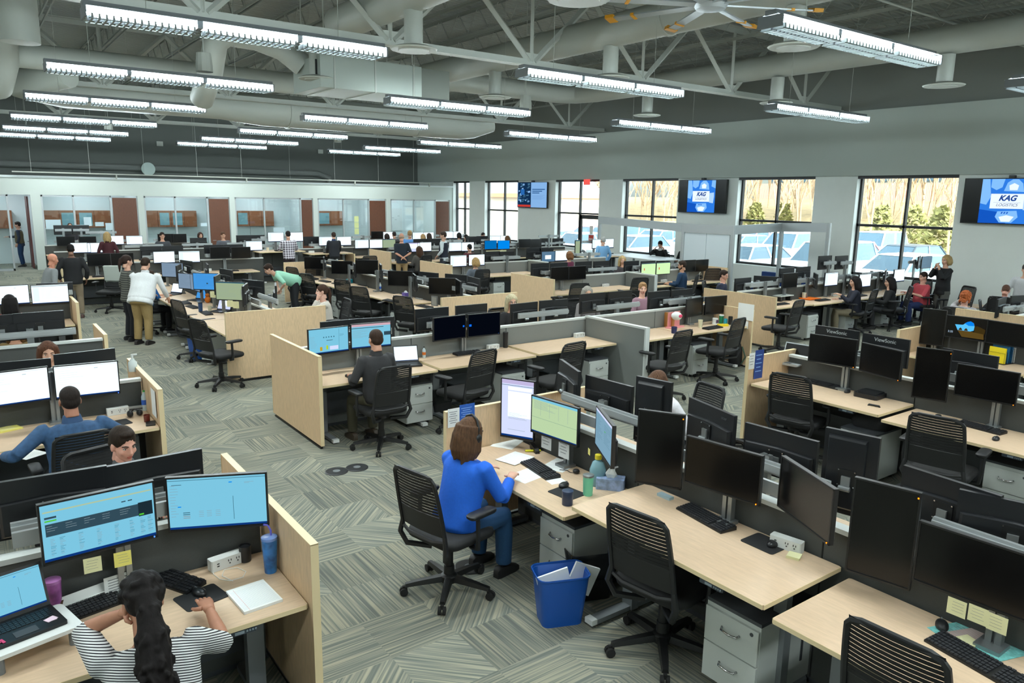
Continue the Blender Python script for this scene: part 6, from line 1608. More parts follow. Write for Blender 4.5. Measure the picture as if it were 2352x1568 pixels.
ob('sticker', G().box((.10, -.075, .0185), (.05, .04, .0015), M=Matrix.Rotation(.3, 4, 'Z')).box((.12, -.055, .0187), (.04, .02, .0015)).mesh('st', mat('white_pink_sticker', (226, 200, 214), .6)), e)
for px, py, m, lab in ((213, 1297, PYEL, 'pale note with a sketch under the left blue monitor'), (282, 1283, YEL, 'yellow note with a sketch under the left blue monitor')):
    sticky(ony(px, py, 4.268), -2, m, lab, s=.085)
g = G().box((0, 0, .06), (.15, .004, .12), 0)
for k in range(5): g.box((0, -.003, .1 - k * .016), (.11, .001, .004), 1)
put('paper_card', [('card', g.mesh('pc', [M_PAPER, M_GREY]), None)], 266, 1340, Z1, 8, 'white printed card standing behind the curly hair', 'card')
# --- L2 desk
put('power_outlet_box', PB, 268, 946, Z1, 4, 'white outlet box right of the denim shirted man', 'outlet box')
put('name_plate', [('plate', G().box((0, 0, .03), (.24, .02, .06)).mesh('np', M_ALU), None), ('lettering', G().box((0, -.011, .03), (.16, .002, .014)).mesh('nl', M_DKGREY), None)], 308, 945, Z1, -6, 'silver name plate by the water bottle', 'name plate')
def bottle(px, py, z, label, capm, labm=None, r=.033, h=.21):
    W = MATS.get('clear_plastic') or mat('clear_plastic', (190, 206, 212), .12)
    rec = [('bottle_body', G().lathe([(r * .9, 0), (r, .01), (r, h * .68), (r * .85, h * .76), (r * .38, h * .9), (r * .38, h * .95)], n=16).mesh('bot', W, auto=50), None), ('cap', G().lathe([(r * .44, h * .94), (r * .44, h)], n=12).mesh('cap', capm), None)]
    if labm: rec.append(('label_band', G().lathe([(r * 1.02, h * .3), (r * 1.02, h * .55)], n=16, cap=False).mesh('lab', labm), None))
    return put('water_bottle', rec, px, py, z, 0, label, 'bottle')
BLAB = mat('blue_label', (50, 96, 190), .5)
bottle(333, 940, Z1, 'clear water bottle with green cap by the name plate', mat('green_cap', (70, 170, 80), .5), BLAB)
put('headphones', [('ear_cup', G().ell((-.05, 0, .035), (.03, .05, .035)).ell((.04, .02, .03), (.03, .05, .03)).mesh('hp', M_BLACK), None), ('headband', G().tube([(-.05, 0, .05), (0, .06, .06), (.05, .03, .04)], .008, 6).mesh('hb', M_BLACK), None)], 312, 956, Z1, 0, 'black headphones lying on the denim man desk', 'headphones')
cup('cup', .03, .07, mat('dark_red_glass', (96, 34, 24), .15), None, None, 338, 968, Z1, 'small dark red cup on a phone', 'cup', .9)
put('phone', [('slab', G().prism(rrect(.085, .16, .012, 3), 0, .009).mesh('ph', M_BLACK), None)], 346, 973, Z1, -10, 'black phone at the corner beside the red cup', 'phone')
put('mouse_pad', [('pad', MP[0][1], None)], 268, 972, Z1, 10, 'small dark pad under the denim man hand', 'mouse pad')
sheet(18, 986, Z1, .2, .16, 20, 'yellow paper pile left of the denim man', YEL, t=.012); sheet(62, 1042, Z1, .2, .28, 30, 'white paper under the denim man elbow')
put('laptop', laptop_recipe('white'), 110, 948, Z1, 8, 'open laptop hidden behind the denim man', 'laptop')
g = G().lathe([(.045, 0), (.045, .10), (.02, .125), (.02, .135)], n=16)
put('sanitizer_bottle', [('bottle_body', g.mesh('san', mat('cloudy_plastic', (206, 216, 214), .25), auto=50), None), ('pump', G().lathe([(.012, .135), (.012, .175)], n=8).box((.02, 0, .18), (.06, .016, .014)).mesh('pump', M_WHITE), None)], 306, 852, 1.09, 0, 'clear pump sanitizer bottle on the grey partition top', 'sanitizer')
def onwall(name, P, rz, w, h, m, label, lines=0, lm=None, cat='paper'):
    g = G().box((0, 0, 0), (w, .002, h), 0)
    for k in range(lines): g.box((-.05 * w, -.0015, h * .32 - k * h * .7 / lines), (w * (.7 - .2 * (k % 2)), .001, h * .03), 1)
    return spawn(name, [('sheet', g.mesh(name, [m, lm or M_GREY]), None)], P, R(rz), label, cat)
onwall('paper_sheet', (1.332, 7.75, .96), -90, .2, .27, M_PAPER, 'white sheet pinned inside the denim man end panel')
# --- R1: woman in blue
ZB = .75
BP = mat('royal_blue_poster', (26, 84, 168), .7); PL_ = mat('pale_print', (120, 160, 220), .7)
P = ony(1073, 951, 5.38); onwall('blue_poster', P, 0, .16, .19, BP, 'blue printed sheet on the panel behind the woman in blue', 7, PL_, 'poster')
P = ony(1042, 959, 5.38); onwall('paper_sheet', P, 0, .12, .17, M_PAPER, 'white printed sheet left of the blue sheet', 6)
put('keyboard', KB, 1240, 1080, ZB, -98, 'black keyboard amid the papers of the woman in blue', 'keyboard')
for px, py, w, d, rz, lab in ((1165, 1018, .22, .28, -60, 'white sheet furthest left on her paper strewn desk'), (1183, 1052, .22, .28, -75, 'white sheets beside the keyboard of woman in blue'), (1210, 1092, .22, .28, -80, 'white sheet under her arm on the desk'), (1285, 1068, .22, .28, -70, 'printed sheet under the wired headset'), (1278, 1105, .1, .14, -100, 'small white card by the black mouse')):
    sheet(px, py, ZB + (.002 if w > .2 else 0) * (px % 5), w, d, rz, lab)
for px, py, lab in ((1255, 1012, 'white card hanging below the green monitor at left'), (1295, 1032, 'white card hanging below the green monitor at right')):
    onwall('paper_card', onx(px, py, 3.9), -88, .13, .15, M_PAPER, lab, 4, None, 'card')
put('stapler', [('body', G().loft([[(x, y, z) for y, z in ((-.02, 0), (.02, 0), (.02, h), (-.02, h))] for x, h in ((-.08, .05), (.06, .04), (.09, .025))]).mesh('stp', M_BLACK), None)], 1248, 1030, ZB, -110, 'black stapler like block by the green monitor', 'stapler')
put('highlighter', [('pen', G().tube([(-.07, 0, .01), (.07, 0, .01)], .01, 8).mesh('hl', mat('highlighter_yellow', (226, 224, 40), .5)), None)], 1224, 1037, ZB, -30, 'yellow highlighter on the desk of woman in blue', 'pen')
g = G().tube([(0, 0, .006), (.05, .04, .006), (.1, .02, .006), (.14, .05, .008), (.12, .1, .006)], .003, 5)
put('desk_headset', [('wire', g.mesh('w', M_BLACK), None), ('ear_cup', G().ell((.14, .05, .02), (.03, .03, .02)).mesh('ec', M_BLACK), None)], 1285, 1080, ZB, -80, 'thin black wired headset on printed sheet', 'headset')
put('mouse_pad', MP, 1302, 1132, ZB, -84, 'black mouse pad beside the mint tumbler', 'mouse pad'); put('mouse', MS, 1295, 1117, ZB + .004, -80, 'black mouse beside the navy mug', 'mouse')
cup('mug', .042, .095, mat('navy_mug', (34, 48, 74), .35), mat('navy_mug_lid', (44, 58, 84), .4), None, 1303, 1158, ZB, 'navy lidded mug at the front desk edge', 'mug', .95)
cup('tumbler', .042, .15, mat('mint_green_steel', (112, 196, 160), .35), M_STEEL, None, 1350, 1136, ZB, 'mint green steel tumbler between mug and jug', 'tumbler', .86)
W = mat('clear_plastic', (190, 206, 212), .12)
put('water_jug', [('bottle_body', G().lathe([(.06, 0), (.066, .02), (.066, .13), (.045, .19), (.024, .205), (.024, .22)], n=18).mesh('jug', mat('tinted_jug', (126, 166, 176), .12), auto=50), None), ('cap', G().lathe([(.028, .215), (.028, .25)], n=14).mesh('cap', mat('yellow_cap', (228, 210, 50), .4)), None)], 1372, 1112, ZB, 0, 'clear water jug with yellow cap', 'jug')
rnd = random.Random(3)
TB = [('box', G().box((0, 0, .045), (.22, .12, .09), ch=.006).mesh('tb', mat('blue_white_box', (150, 170, 206), .6, noise=.4, nscale=18)), None), ('tissue', G().loft([[(.03 * k * math.cos(t) , .02 * k * math.sin(t) + .01 * math.sin(3 * t), z) for t in [2 * PI * i / 12 for i in range(12)]] for z, k in ((.085, 1), (.12, 1.5), (.15, .9), (.165, .3))]).mesh('ts', M_PAPER), None)]
put('tissue_box', TB, 1402, 1120, ZB, -50, 'blue and white tissue box beside the water jug', 'tissue box')
put('sticky_note_pad', [('pad', G().box((0, 0, .02), (.075, .075, .04)).mesh('sp', PYEL), None)], 1412, 1098, .80, -60, 'pale yellow note pad on the tissue box', 'note pad')
put('sanitizer_bottle', [('bottle_body', G().lathe([(.028, 0), (.028, .10), (.012, .12)], n=14).mesh('san', W, auto=50), None), ('pump', G().lathe([(.008, .12), (.008, .155)], n=8).box((.015, 0, .16), (.045, .012, .01)).mesh('pump', M_WHITE), None)], 1428, 1112, ZB, 0, 'small clear pump bottle left of the tall dark monitor', 'sanitizer')
sticky(onx(1353, 1037, 3.8), -115, YEL, 'yellow note under the blue document monitor', s=.05)
# headset worn by the woman in blue
root, Hh, HMh, _, _, _ = PEOPLE['woman in bright blue top with long brown hair working at three screens']
g = G().tube([(-.098, -.015, -.01), (-.098, -.012, .06), (-.06, -.01, .125), (0, -.01, .148), (.06, -.01, .125), (.098, -.012, .06), (.098, -.015, -.01)], .009, 8)
hs_ = [('headband', g.mesh('hb', M_BLACK, smooth=True), None), ('ear_cup', G().ell((.103, -.01, -.015), (.018, .032, .036)).mesh('ec', M_BLACK, smooth=True), None), ('ear_cup', G().ell((-.103, -.01, -.015), (.018, .032, .036)).mesh('ec', M_BLACK, smooth=True), None)]
W0 = Matrix.Translation(root.location) @ Matrix.Rotation(root.rotation_euler.z, 4, 'Z') @ HMh
e = spawn('headset', hs_, W0.translation, 0, 'black headset on the head of the woman in blue', 'headset'); e.rotation_euler = W0.to_euler()
# --- R1: raised empty desk
Z2 = .865
put('keyboard', KB, 1620, 1192, Z2, -98, 'black keyboard on the raised empty desk in front', 'keyboard')
put('mouse_pad', MP, 1757, 1248, Z2, -90, 'black mouse pad on the raised empty desk', 'mouse pad'); put('mouse', MS, 1775, 1252, Z2 + .004, -84, 'black mouse on the pad of raised empty desk', 'mouse')
put('power_outlet_box', PB, 1834, 1246, Z2, -80, 'white outlet box on the raised empty desk', 'outlet box')
put('sticky_note_pad', [('pad', G().box((0, 0, .006), (.076, .076, .012)).box((.004, -.003, .015), (.076, .076, .006)).mesh('sp', PYEL), None)], 1823, 1279, Z2, -70, 'pale yellow note pad near the raised desk edge', 'note pad')
put('glass_stand', [('base', G().box((0, 0, .01), (.12, .05, .02)).mesh('gs', mat('blue_glass_block', (170, 196, 206), .1)), None)], 1528, 1142, Z2, -90, 'small clear stand under the tall dark monitor', 'stand')
# --- R1: third desk
Z3 = .82
put('mouse', MS, 2163, 1440, Z3, -60, 'small silver rimmed mouse by the teal sheets', 'mouse')
TE = mat('teal_printed_sheet', (116, 190, 186), .7, noise=.3, nscale=30)
sheet(2195, 1452, Z3, .15, .22, -110, 'teal and white chart sheet left part', TE); sheet(2290, 1484, Z3 + .002, .2, .30, -108, 'teal and white chart sheet right part', TE)
sheet(2232, 1453, Z3 + .004, .1, .2, -112, 'mauve shaded sheet across the teal sheets', mat('mauve_sheet', (190, 168, 162), .7))
put('keyboard', KB, 2240, 1520, Z3, -100, 'black keyboard cut off at the lower right', 'keyboard')
put('sticky_note_pad', [('pad', G().box((0, 0, .006), (.09, .076, .012)).mesh('sp', PYEL), None)], 2225, 1475, Z3, -110, 'pale yellow note pad among teal sheets', 'note pad')
for px, py, lab in ((2197, 1395, 'first of three pale notes under lower right monitor'), (2246, 1412, 'middle of three pale notes under lower right monitor'), (2290, 1432, 'last of three pale notes under lower right monitor')):
    sticky(onx(px, py, 3.848), -88, PYEL, lab, s=.088)
# --- R2
ZA = .815
rec = [('stand_plate', G().prism(rrect(.3, .24, .02, 3), .15, .16).mesh('pl', M_ALU), None)]
for s in (-1, 1): rec.append(('stand_leg', G().tube([(s * .12, .1, 0), (s * .12, .09, .15)], .016, 6).box((s * .12, .05, .006), (.05, .16, .012)).mesh('lg', M_ALU), None))
p = at(1812, 862, ZA)
spawn('laptop_stand', rec, p, R(-84), 'silver laptop stand at the end of second right row', 'laptop stand')
spawn('laptop', laptop_recipe('off', M_ALU, 108), p + Vector((0, 0, .16)), R(-84), 'open grey laptop with dark screen on a silver stand', 'laptop')
put('keyboard', KB, 1893, 885, ZA, -92, 'dark keyboard in front of the grey laptop', 'keyboard'); put('mouse', MS, 1946, 901, ZA, -86, 'black mouse right of that keyboard', 'mouse')
put('docking_station', [('body', G().box((0, 0, .015), (.18, .07, .03), ch=.01).mesh('dk', M_BLACK), None)], 1899, 870, ZA, -100, 'black docking bar behind the dark keyboard', 'dock')
put('printer_box', [('body', G().box((0, 0, .025), (.27, .36, .05), ch=.02).box((0, 0, .055), (.22, .3, .012), ch=.02).mesh('bx', M_BLACK2), None)], 2028, 902, ZA, -86, 'flat black case at the desk corner', 'case')
put('power_outlet_box', PB, 2035, 890, ZA, -80, 'white outlet box behind the flat black case', 'outlet box')
P = ony(1743, 836, 5.38); onwall('blue_poster', P, 0, .17, .36, mat('deep_blue_poster', (28, 60, 130), .7), 'tall blue poster on the panel beside the grey laptop', 5, PL_, 'poster')
P = ony(1727, 829, 5.38); onwall('paper_sheet', P, 0, .11, .2, M_PAPER, 'white sheet left of the tall blue poster', 4)
put('keyboard', KB, 2252, 984, .775, -96, 'black keyboard on the desk with tall dark monitor', 'keyboard'); put('mouse', MS, 2287, 1010, .775, -80, 'black mouse on the desk with tall dark monitor', 'mouse')
put('webcam_puck', [('puck', G().lathe([(.03, 0), (.03, .02), (.02, .028)], n=14).mesh('pk', M_BLACK), None)], 2155, 957, .775, 0, 'small black puck on the desk behind an empty chair', 'puck')
# --- R3
put('keyboard', KB, 2228, 824, .765, -92, 'black keyboard below the cave picture screen', 'keyboard'); put('mouse', MS, 2265, 834, .765, -90, 'dark mouse left of the yellow folder', 'mouse'); put('mouse_pad', MP, 2234, 838, .765, -90, 'black pad in front of the cave picture screen', 'mouse pad')
g = G()
for k in range(6): g.tube([(-.12, -.15 + k * .055, .0), (-.12, -.15 + k * .055, .16 + k * .012), (.12, -.15 + k * .055, .16 + k * .012), (.12, -.15 + k * .055, 0)], .003, 5)
p = at(2300, 832, .765)
spawn('file_rack', [('wire_frame', g.mesh('fr', M_BLACK), None), ('base', G().box((0, 0, .004), (.26, .34, .008)).mesh('fb', M_BLACK), None)], p, R(-100), 'black wire file rack holding folders', 'file rack')
RR = Matrix.Rotation(R(-100), 4, 'Z')
for k, (m, h, lab) in enumerate(((mat('yellow_folder', (232, 210, 20), .6), .22, 'yellow folder at the front of the rack'), (mat('teal_blue_folder', (36, 110, 160), .5), .25, 'blue folder directly behind the yellow folder'), (mat('teal_blue_folder', (36, 110, 160), .5), .28, 'second blue folder in the rack'), (M_PAPER, .31, 'white papers at the back of the rack'))):
    one('folder', G().box((0, 0, h / 2 + .01), (.23, .025, h)).mesh('fo', m), p + RR @ Vector((0, -.12 + k * .075, 0)), R(-100), lab, 'folder')
sheet(2290, 852, .765, .2, .14, -90, 'white paper in front of the yellow folder')
# --- M1
put('laptop', laptop_recipe('white'), 938, 838, .77, -16, 'open black laptop right of the charcoal sweater man', 'laptop')
put('keyboard', KB, 835, 862, .77, 4, 'dark keyboard left of the charcoal sweater man', 'keyboard')
put('power_outlet_box', PB, 1127, 800, .775, 0, 'white outlet box below the blue logo monitor', 'outlet box')
cup('tumbler', .04, .22, M_BLACK2, M_BLACK, None, 1158, 797, .775, 'tall black tumbler right of the dark logo monitors', 'tumbler', .85)
put('power_outlet_box', PB, 1322, 772, .79, 0, 'white outlet box on the bare desk with grey partition', 'outlet box')
put('keyboard', KB, 1075, 812, .775, 0, 'black keyboard behind the middle chair', 'keyboard')
bottle(974, 822, .77, 'small orange bottle beside the open black laptop', M_BLACK, mat('orange_label', (206, 110, 40), .5), .025, .16)
# cluttered desk at the end of that row
ZC = .765
put('file_rack', [('back_panel', G().box((-.09, .04, .14), (.14, .02, .28)).box((.10, .04, .14), (.16, .02, .28)).mesh('bp', mat('pink_board', (226, 150, 152), .6)), None), ('base', G().box((0, 0, .01), (.38, .14, .02)).mesh('b', mat('pink_board', (226, 150, 152), .6)), None)], 1550, 752, ZC, 6, 'pink desk organiser on the cluttered desk', 'organiser')
put('binder', [('cover', G().box((0, 0, .13), (.06, .2, .26)).mesh('bd', mat('golden_cover', (176, 122, 62), .5)), None)], 1531, 750, ZC, 4, 'gold patterned binder left of the pink organiser', 'binder')
cup('cup', .05, .11, mat('navy_cup', (30, 40, 84), .4), None, None, 1548, 765, ZC, 'navy cup in front of the pink organiser', 'cup', .9)
cup('cup', .042, .14, mat('cream_cup', (226, 222, 190), .5), None, None, 1608, 752, ZC, 'cream paper cup on the cluttered desk', 'cup', .75)
cup('cup', .045, .14, mat('green_cup', (30, 122, 80), .5), M_WHITE, None, 1656, 742, ZC, 'green cup with white lid on the cluttered desk', 'cup', .8)
cup('cup', .036, .10, mat('teal_cup', (40, 150, 170), .5), None, None, 1666, 744, ZC, 'teal cup right of the green cup', 'cup', .95)
cup('pen_holder', .04, .15, M_BLACK2, None, None, 1677, 745, ZC, 'black pen holder near the white pinned paper', 'pen holder', 1)
put('keyboard', KB, 1637, 754, ZC, 4, 'black keyboard on the cluttered desk', 'keyboard')
put('cap', [('crown', G().ell((0, 0, .02), (.09, .1, .075)).mesh('cr', M_WHITE, smooth=True), None), ('badge', G().ell((0, -.09, .03), (.045, .02, .03)).mesh('bg', mat('pink_badge', (220, 70, 110), .6)), None)], 1554, 728, .98, 0, 'white and pink cap hung on the organiser', 'cap')
put('tape_roll', [('bar', G().box((0, 0, .02), (.2, .06, .04)).mesh('t', mat('bright_yellow', (232, 204, 30), .5)), None)], 1660, 749, ZC, -20, 'bright yellow bar right of the black keyboard', 'tool')
put('photo_mug', [('body', G().lathe([(.05, 0), (.05, .11), (.045, .11)], n=16).mesh('m', M_WHITE), None), ('picture', G().box((0, -.05, .055), (.06, .006, .06)).mesh('pic', mat('dark_picture', (80, 60, 90), .6)), None)], 1642, 744, ZC, 0, 'white mug with dark picture left of the green cup', 'mug')
for px, py, w, h, lab in ((1713, 716, .34, .30, 'large white sheet pinned on the cluttered desk panel'), (1710, 745, .16, .14, 'small pale sheet below the large white sheet')):
    onwall('paper_sheet', onx(px, py, 11.325), -90, w, h, M_PAPER, lab)
put('backpack', [('bag', G().loft([[(x * k, y * k, z) for x, y in rrect(.32, .24, .08, 4)] for z, k in ((0, .9), (.1, 1), (.3, .95), (.42, .6))]).mesh('bp', mat('black_bag', (20, 21, 22), .8), auto=50), None), ('strap', G().tube([(-.1, -.12, .38), (-.12, -.2, .2), (-.1, -.12, .05)], .012, 6).mesh('st', mat('green_strap', (60, 90, 74), .8)), None)], 1690, 838, 0, 20, 'black backpack under the cluttered desk chair', 'backpack')
# --- P3 / P4 / P5 / P7 clutter
put('laptop', laptop_recipe('white'), 395, 676, .765, -60, 'laptop with white screen beside the man in white shirt', 'laptop')
put('laptop', laptop_recipe('map'), 452, 690, .765, -62, 'laptop with blue wallpaper in the left middle row', 'laptop')
put('laptop', laptop_recipe('form'), 503, 716, .765, -60, 'laptop with pale screen nearest the broad wood panel', 'laptop')
cup('tumbler', .04, .17, mat('navy_tumbler', (36, 66, 104), .4), M_BLACK, None, 461, 716, .765, 'navy tumbler left of the nearest pale laptop', 'tumbler', .9)
cup('cup', .033, .12, mat('beige_cup', (196, 190, 160), .5), None, None, 482, 716, .765, 'beige cup beside the navy tumbler', 'cup', .9)
put('keyboard', KB, 442, 706, .765, -84, 'black keyboard beside the navy tumbler', 'keyboard')
for px, py, lab in ((528, 697, 'pale notes under the olive page monitor'), (542, 700, 'second pale note under the olive page monitor'), (489, 676, 'pale notes under the blue map monitor')):
    sticky(onx(px, py, 3.68), -50, PYEL, lab, s=.12)
put('plush_toy', [('body', G().ell((0, 0, .07), (.06, .06, .07)).ell((0, 0, .16), (.045, .045, .04)).mesh('pt', mat('orange_plush', (206, 118, 40), .9), smooth=True), None)], 500, 694, .765, 0, 'orange plush figure behind the pale laptop', 'toy')
TT = mat('teal_tissue_box', (0, 134, 152), .5)
def tissue(px, py, z, m, lab, rz=-84): put('tissue_box', [('box', G().box((0, 0, .06), (.12, .12, .12)).mesh('tb', m), None), ('tissue', TB[1][1], None)], px, py, z, rz, lab, 'tissue box')
tissue(803, 652, .765, TT, 'left teal tissue box on the middle row desk'); tissue(826, 650, .765, TT, 'right teal tissue box on the middle row desk')
tissue(932, 684, .765, mat('purple_tissue_box', (104, 90, 170), .5), 'purple tissue box behind the nearest empty chair')
put('keyboard', KB, 746, 647, .79, -84, 'keyboard on the desk behind the teal tissue boxes', 'keyboard'); put('keyboard', KB, 835, 658, .765, -84, 'keyboard right of the teal tissue boxes', 'keyboard')
put('keyboard', KB, 897, 692, .80, -84, 'keyboard behind the nearest empty chair', 'keyboard'); put('keyboard', KB, 975, 705, .765, -84, 'keyboard on the desk against the white haired woman panel', 'keyboard')
bottle(901, 667, .765, 'water bottle with blue label beside the arm lamp', M_WHITE, BLAB)
put('name_plate', [('plate', G().box((0, 0, .03), (.24, .03, .06)).mesh('np', M_ALU), None)], 972, 690, .765, -84, 'silver name plate in front of the purple tissue box', 'name plate')
g = G().tube([(0, 0, 0), (0, 0, .35), (.02, .0, .42), (.25, .02, .44)], .014, 6)
put('desk_lamp', [('arm_tube', g.mesh('la', M_BLACK), None), ('base', G().box((0, 0, .008), (.12, .12, .016)).mesh('lb', M_BLACK), None)], 885, 668, .765, 40, 'black arm lamp beside the water bottle', 'lamp')
put('framed_photo', [('frame', G().box((0, 0, .1), (.16, .02, .2)).mesh('pf', M_GREY), None), ('picture', G().box((0, -.011, .1), (.12, .004, .16)).mesh('pp', mat('grey_photo', (150, 152, 148), .6)), None)], 998, 702, .765, -70, 'grey photo frame beside the facing wood panel', 'photo')
bottle(622, 704, .9, 'water bottle on the partition before the cheek resting woman', M_WHITE, BLAB)
put('power_outlet_box', PB, 1372, 655, .765, 0, 'white outlet box on the long bare desk mid right', 'outlet box')
cup('tumbler', .05, .2, mat('coral_tumbler', (214, 120, 116), .45), None, None, 1042, 627, .765, 'coral tumbler left of the grey hooded woman', 'tumbler', .8)
cup('cup', .045, .13, mat('pale_paper_cup', (216, 206, 182), .5), None, None, 615, 577, 1.06, 'paper cup on the raised desk of the plaid shirted man', 'cup', .75)
put('headphones', [('headband', G().tube([(-.08 * math.cos(t), 0, .1 + .1 * math.sin(t)) for t in [PI * i / 10 for i in range(-2, 13)]], .014, 6).mesh('hb', M_WHITE), None), ('ear_cup', G().ell((.08, 0, .06), (.02, .05, .06)).mesh('ec', M_BLACK), None)], 1606, 641, .765, 20, 'white headphones standing before a dark monitor', 'headphones')
put('power_outlet_box', PB, 1513, 646, .765, 0, 'white outlet box below the lime screens', 'outlet box')
put('folder', [('cover', G().box((0, 0, .01), (.42, .3, .02)).mesh('of', mat('bright_orange_folder', (240, 116, 24), .5)), None)], 1860, 686, .785, -4, 'bright orange folder lying on the right back desk', 'folder')
cup('pen_holder', .05, .13, mat('cream_holder', (206, 208, 186), .5), None, None, 1828, 682, .80, 'cream pen cup left of the orange folder', 'pen holder', .8)
put('laptop_riser', [('platform', G().box((0, 0, .12), (.5, .28, .02)).mesh('p', M_PED), None), ('leg', G().box((-.18, 0, .055), (.06, .24, .11)).mesh('l', M_BLACK), None), ('leg', G().box((.18, 0, .055), (.06, .24, .11)).mesh('l', M_BLACK), None)], 1795, 690, .80, 0, 'pale monitor riser at the desk end by the wood panel', 'riser')
rnd = random.Random(5)
cols = [(176, 60, 50), (206, 170, 120), (60, 70, 110), (220, 214, 204), (120, 60, 90), (200, 120, 60), (90, 100, 90)]
for k in range(14):
    c = cols[k % 7]; px = 1862 + k * 5.2
    put('ink_bottle', [('bottle_body', G().lathe([(.022, 0), (.022, .12), (.01, .14), (.01, .17)], n=8).mesh('ib', mat('bottle_%d' % (k % 7), c, .4)), None)], px, 668 - k * .5, .80, 0, 'small coloured bottle in the long row under the pale screens', 'bottle', 'coloured bottles behind the orange folder')
spawn('potted_plant', [('pot', G().lathe([(.05, 0), (.07, .13)], n=14).mesh('pot', M_BLACK), None), ('foliage', G().ell((0, 0, .18), (.1, .1, .07)).ell((.06, .02, .22), (.06, .06, .06)).mesh('fol', mat('leaf_green', (90, 120, 60), .8, noise=.3)), None)], (19.35, 9.72, .78), 0, 'small potted plant beside the standing blonde woman', 'plant')
put('sticky_note_strip', [('notes', G().box((0, 0, 0), (.9, .002, .07)).mesh('sn', PYEL), None)], 1140, 577, 1.04, 0, 'row of pale notes under the two bright blue monitors', 'notes')
ta = TOWELC.rotation_euler.z; g = G()
for x0, x1, z0, z1, mi in ((-.21, .21, .62, 1.09, 0),): g.box((0, -.375, .83), (.42, .03, .5), 0, M=Matrix.Rotation(R(-6), 4, 'X')).box((0, -.30, .90), (.40, .025, .36), 0, M=Matrix.Rotation(R(-6), 4, 'X')).box((0, -.34, 1.075), (.42, .1, .025), 0, M=Matrix.Rotation(R(-6), 4, 'X'))
for k in range(2): g.box((0, -.392, .80 + k * .12), (.42, .005, .055), 1, M=Matrix.Rotation(R(-6), 4, 'X'))
spawn('towel', [('cloth', g.mesh('tw', [mat('pale_grey_towel', (176, 184, 176), .95, bump=.3, nscale=120), mat('towel_stripe', (104, 110, 104), .95)]), None)], TOWELC.location + Vector((math.sin(ta) * .0, 0, .02)), ta, 'pale grey striped towel draped over a chair', 'towel')
# --- keyboards on the further desks, in front of the monitors
for rn, side, ks in (('RA', 'S', (0, 1, 2)), ('RB', 'S', (0, 1)), ('L4', 'S', (0,)), ('P3', 'W', (1, 2)), ('P4', 'W', (3, 4)), ('P5', 'S', (2, 3)), ('P7', 'S', (0, 1, 2)), ('P8', 'S', (0, 2)), ('P9', 'S', (0, 1, 2, 3)), ('MR', 'S', (1, 2, 3)), ('RF', 'S', (1, 2))):
    axis, pos, phrase, _o = ROWS_[rn]
    for k in ks:
        u, hh = DESKS[(rn, side, k)]
        v = pos - .50
        P = Vector((u + .05, v, hh)) if axis == 'x' else Vector((v, u, hh))
        spawn('keyboard', KB, P, R(RZ[side]), 'black keyboard on %s desk, %s, %s' % (ORD[k], SIDE[side], phrase), 'keyboard')
        if rn in ('P5', 'P7', 'P8', 'P9', 'MR', 'RA') and k % 2 == 0:
            Q = Vector((u - .5, pos - .16, hh))
            spawn('power_outlet_box', PB, Q, R(RZ[side]), 'white outlet box on %s desk, %s, %s' % (ORD[k], SIDE[side], phrase), 'outlet box')
# --- bins
def bin_(px, py, rz, m, label, liner=None, paper=False, z=0, w=.38, d=.27, h=.38):
    k = .78
    rings = [[(x * s, y * s, zz) for x, y in rrect(w, d, .06, 4)] for zz, s in ((0, k), (.004, k), (h, 1), (h, 1.03), (h - .012, 1.035), (h - .02, .97), (.02, k * .94))]
    rec = [('bin_body', G().loft(rings).mesh('bin', m, auto=45), None)]
    if liner: rec.append(('liner', G().loft([[(x * s * (1 + .02 * math.sin(9 * i)), y * s, zz) for i, (x, y) in enumerate(rrect(w, d, .06, 4))] for zz, s in ((h * .45, .90), (h * .7, 1.0), (h + .004, 1.07), (h + .014, 1.05), (h - .05, .95), (h * .3, .80))], cap=False).mesh('liner', liner, auto=60), None))
    if paper: rec.append(('waste_paper', G().box((.05, .02, h - .05), (.2, .02, .22), M=Matrix.Rotation(.4, 4, 'Y')).box((.02, -.04, h - .07), (.24, .015, .18), M=Matrix.Rotation(-.25, 4, 'Y')).mesh('wp', M_PAPER), None))
    return put('waste_bin', rec, px, py, z, rz, label, 'waste bin')
BLUE = mat('blue_recycling_plastic', (14, 76, 158), .4); BKB = mat('black_bin_plastic', (20, 21, 22), .5)
LIN = glass('clear_bin_liner', (200, 208, 210)); LINB = mat('black_bag_film', (30, 32, 34), .25)
bin_(1284, 1420, -22, BLUE, 'blue recycling bin with white paper in the aisle', None, True)
bin_(1352, 1362, -22, BKB, 'black waste bin with black bag under the desks', LINB)
bin_(1008, 948, 6, BKB, 'black waste bin with clear liner beside the sweater man', LIN)
bin_(1228, 915, 4, BKB, 'black waste bin with clear liner behind the paper strewn desk', LIN)
bin_(1573, 855, 6, BKB, 'black waste bin beside the white pedestal with sticker', LIN)
bin_(1138, 668, 0, BLUE, 'blue recycling bin beside the grey hooded woman', None)
bin_(458, 822, -70, BLUE, 'blue recycling bin under the chair by broad wood panel', None)
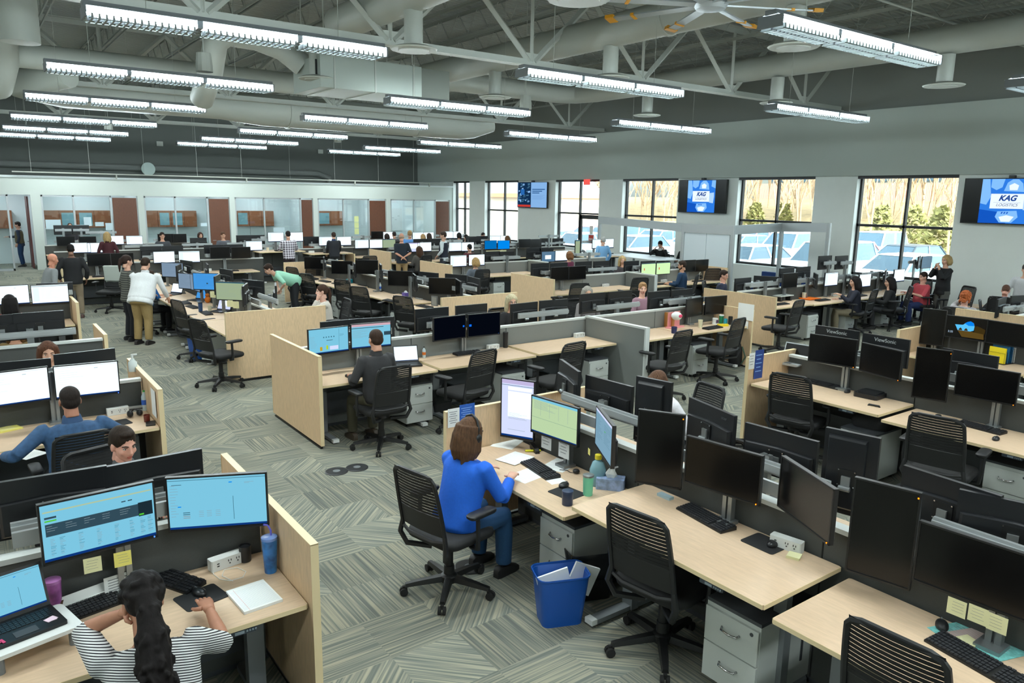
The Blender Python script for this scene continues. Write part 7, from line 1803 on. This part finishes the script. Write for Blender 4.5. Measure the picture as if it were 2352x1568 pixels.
# --- pedestals
for x, y, rz, lab in [(3.79, 2.48, -90, 'white two drawer pedestal under the raised empty desk'), (3.74, 4.08, -90, 'white pedestal below the desk of woman in blue'), (3.75, .75, -90, 'white pedestal under the lower right desk'),
                      (4.62, 8.62, 0, 'white pedestal right of the sweater man chair'), (6.05, 8.47, 0, 'white pedestal with boxes behind the middle chair'), (7.66, 8.46, 0, 'white pedestal at the grey partition'),
                      (10.03, 8.46, 0, 'white pedestal with a sticker between sideways chairs'), (7.85, 3.98, -90, 'white pedestal with black bag under the second right row'), (8.05, 2.6, -90, 'white pedestal at the right edge'),
                      (14.9, 9.4, 0, 'white pedestal behind the chair at orange folder'), (16.5, 9.45, 0, 'white pedestal between two dark haired women'), (18.1, 9.45, 0, 'white pedestal behind the red shirted man'),
                      (7.4, 17.0, -90, 'white pedestal between the empty chairs mid room'), (7.45, 13.95, -90, 'white pedestal behind the nearest empty chair'), (12.35, 17.8, 0, 'white pedestal right of the hooded woman'), (3.55, 13.7, -90, 'white pedestal between chairs in left middle row'), (7.4, 12.2, -90, 'white pedestal behind the facing wood panel')]:
    pedestal(x, y, rz, lab)
p = at(1975, 992, .60)
spawn('bag', [('bag_body', G().loft([[(x * k, y * k, z) for x, y in rrect(.40, .3, .1, 4)] for z, k in ((0, .9), (.06, 1), (.14, .85), (.2, .4))]).mesh('bag', mat('black_bag', (20, 21, 22), .8), auto=50), None), ('handle', G().tube([(-.1, 0, .16), (-.05, 0, .24), (.05, 0, .24), (.1, 0, .16)], .012, 6).mesh('h', M_BLACK), None)], (7.85, 3.98, .588), R(-80), 'black bag lying on a white pedestal', 'bag')
# --- floor outlets
fo = G().lathe([(.125, 0), (.125, .006), (.115, .010)], n=24).mesh('cover', mat('dark_floor_cover', (38, 40, 42), .5))
fr = G().lathe([(.04, .010), (.04, .013)], n=12).mesh('lid', M_GREY)
for px, py, lab in ((773, 1083, 'left round floor outlet cover in the aisle'), (820, 1074, 'right round floor outlet cover in the aisle'), (1078, 1302, 'round floor cover under the chair of woman in blue'), (441, 828, 'round floor cover before the broad wood panel')):
    put('floor_outlet', [('cover_plate', fo, None), ('cover_lid', fr, 0)], px, py, 0, 0, lab, 'floor outlet')
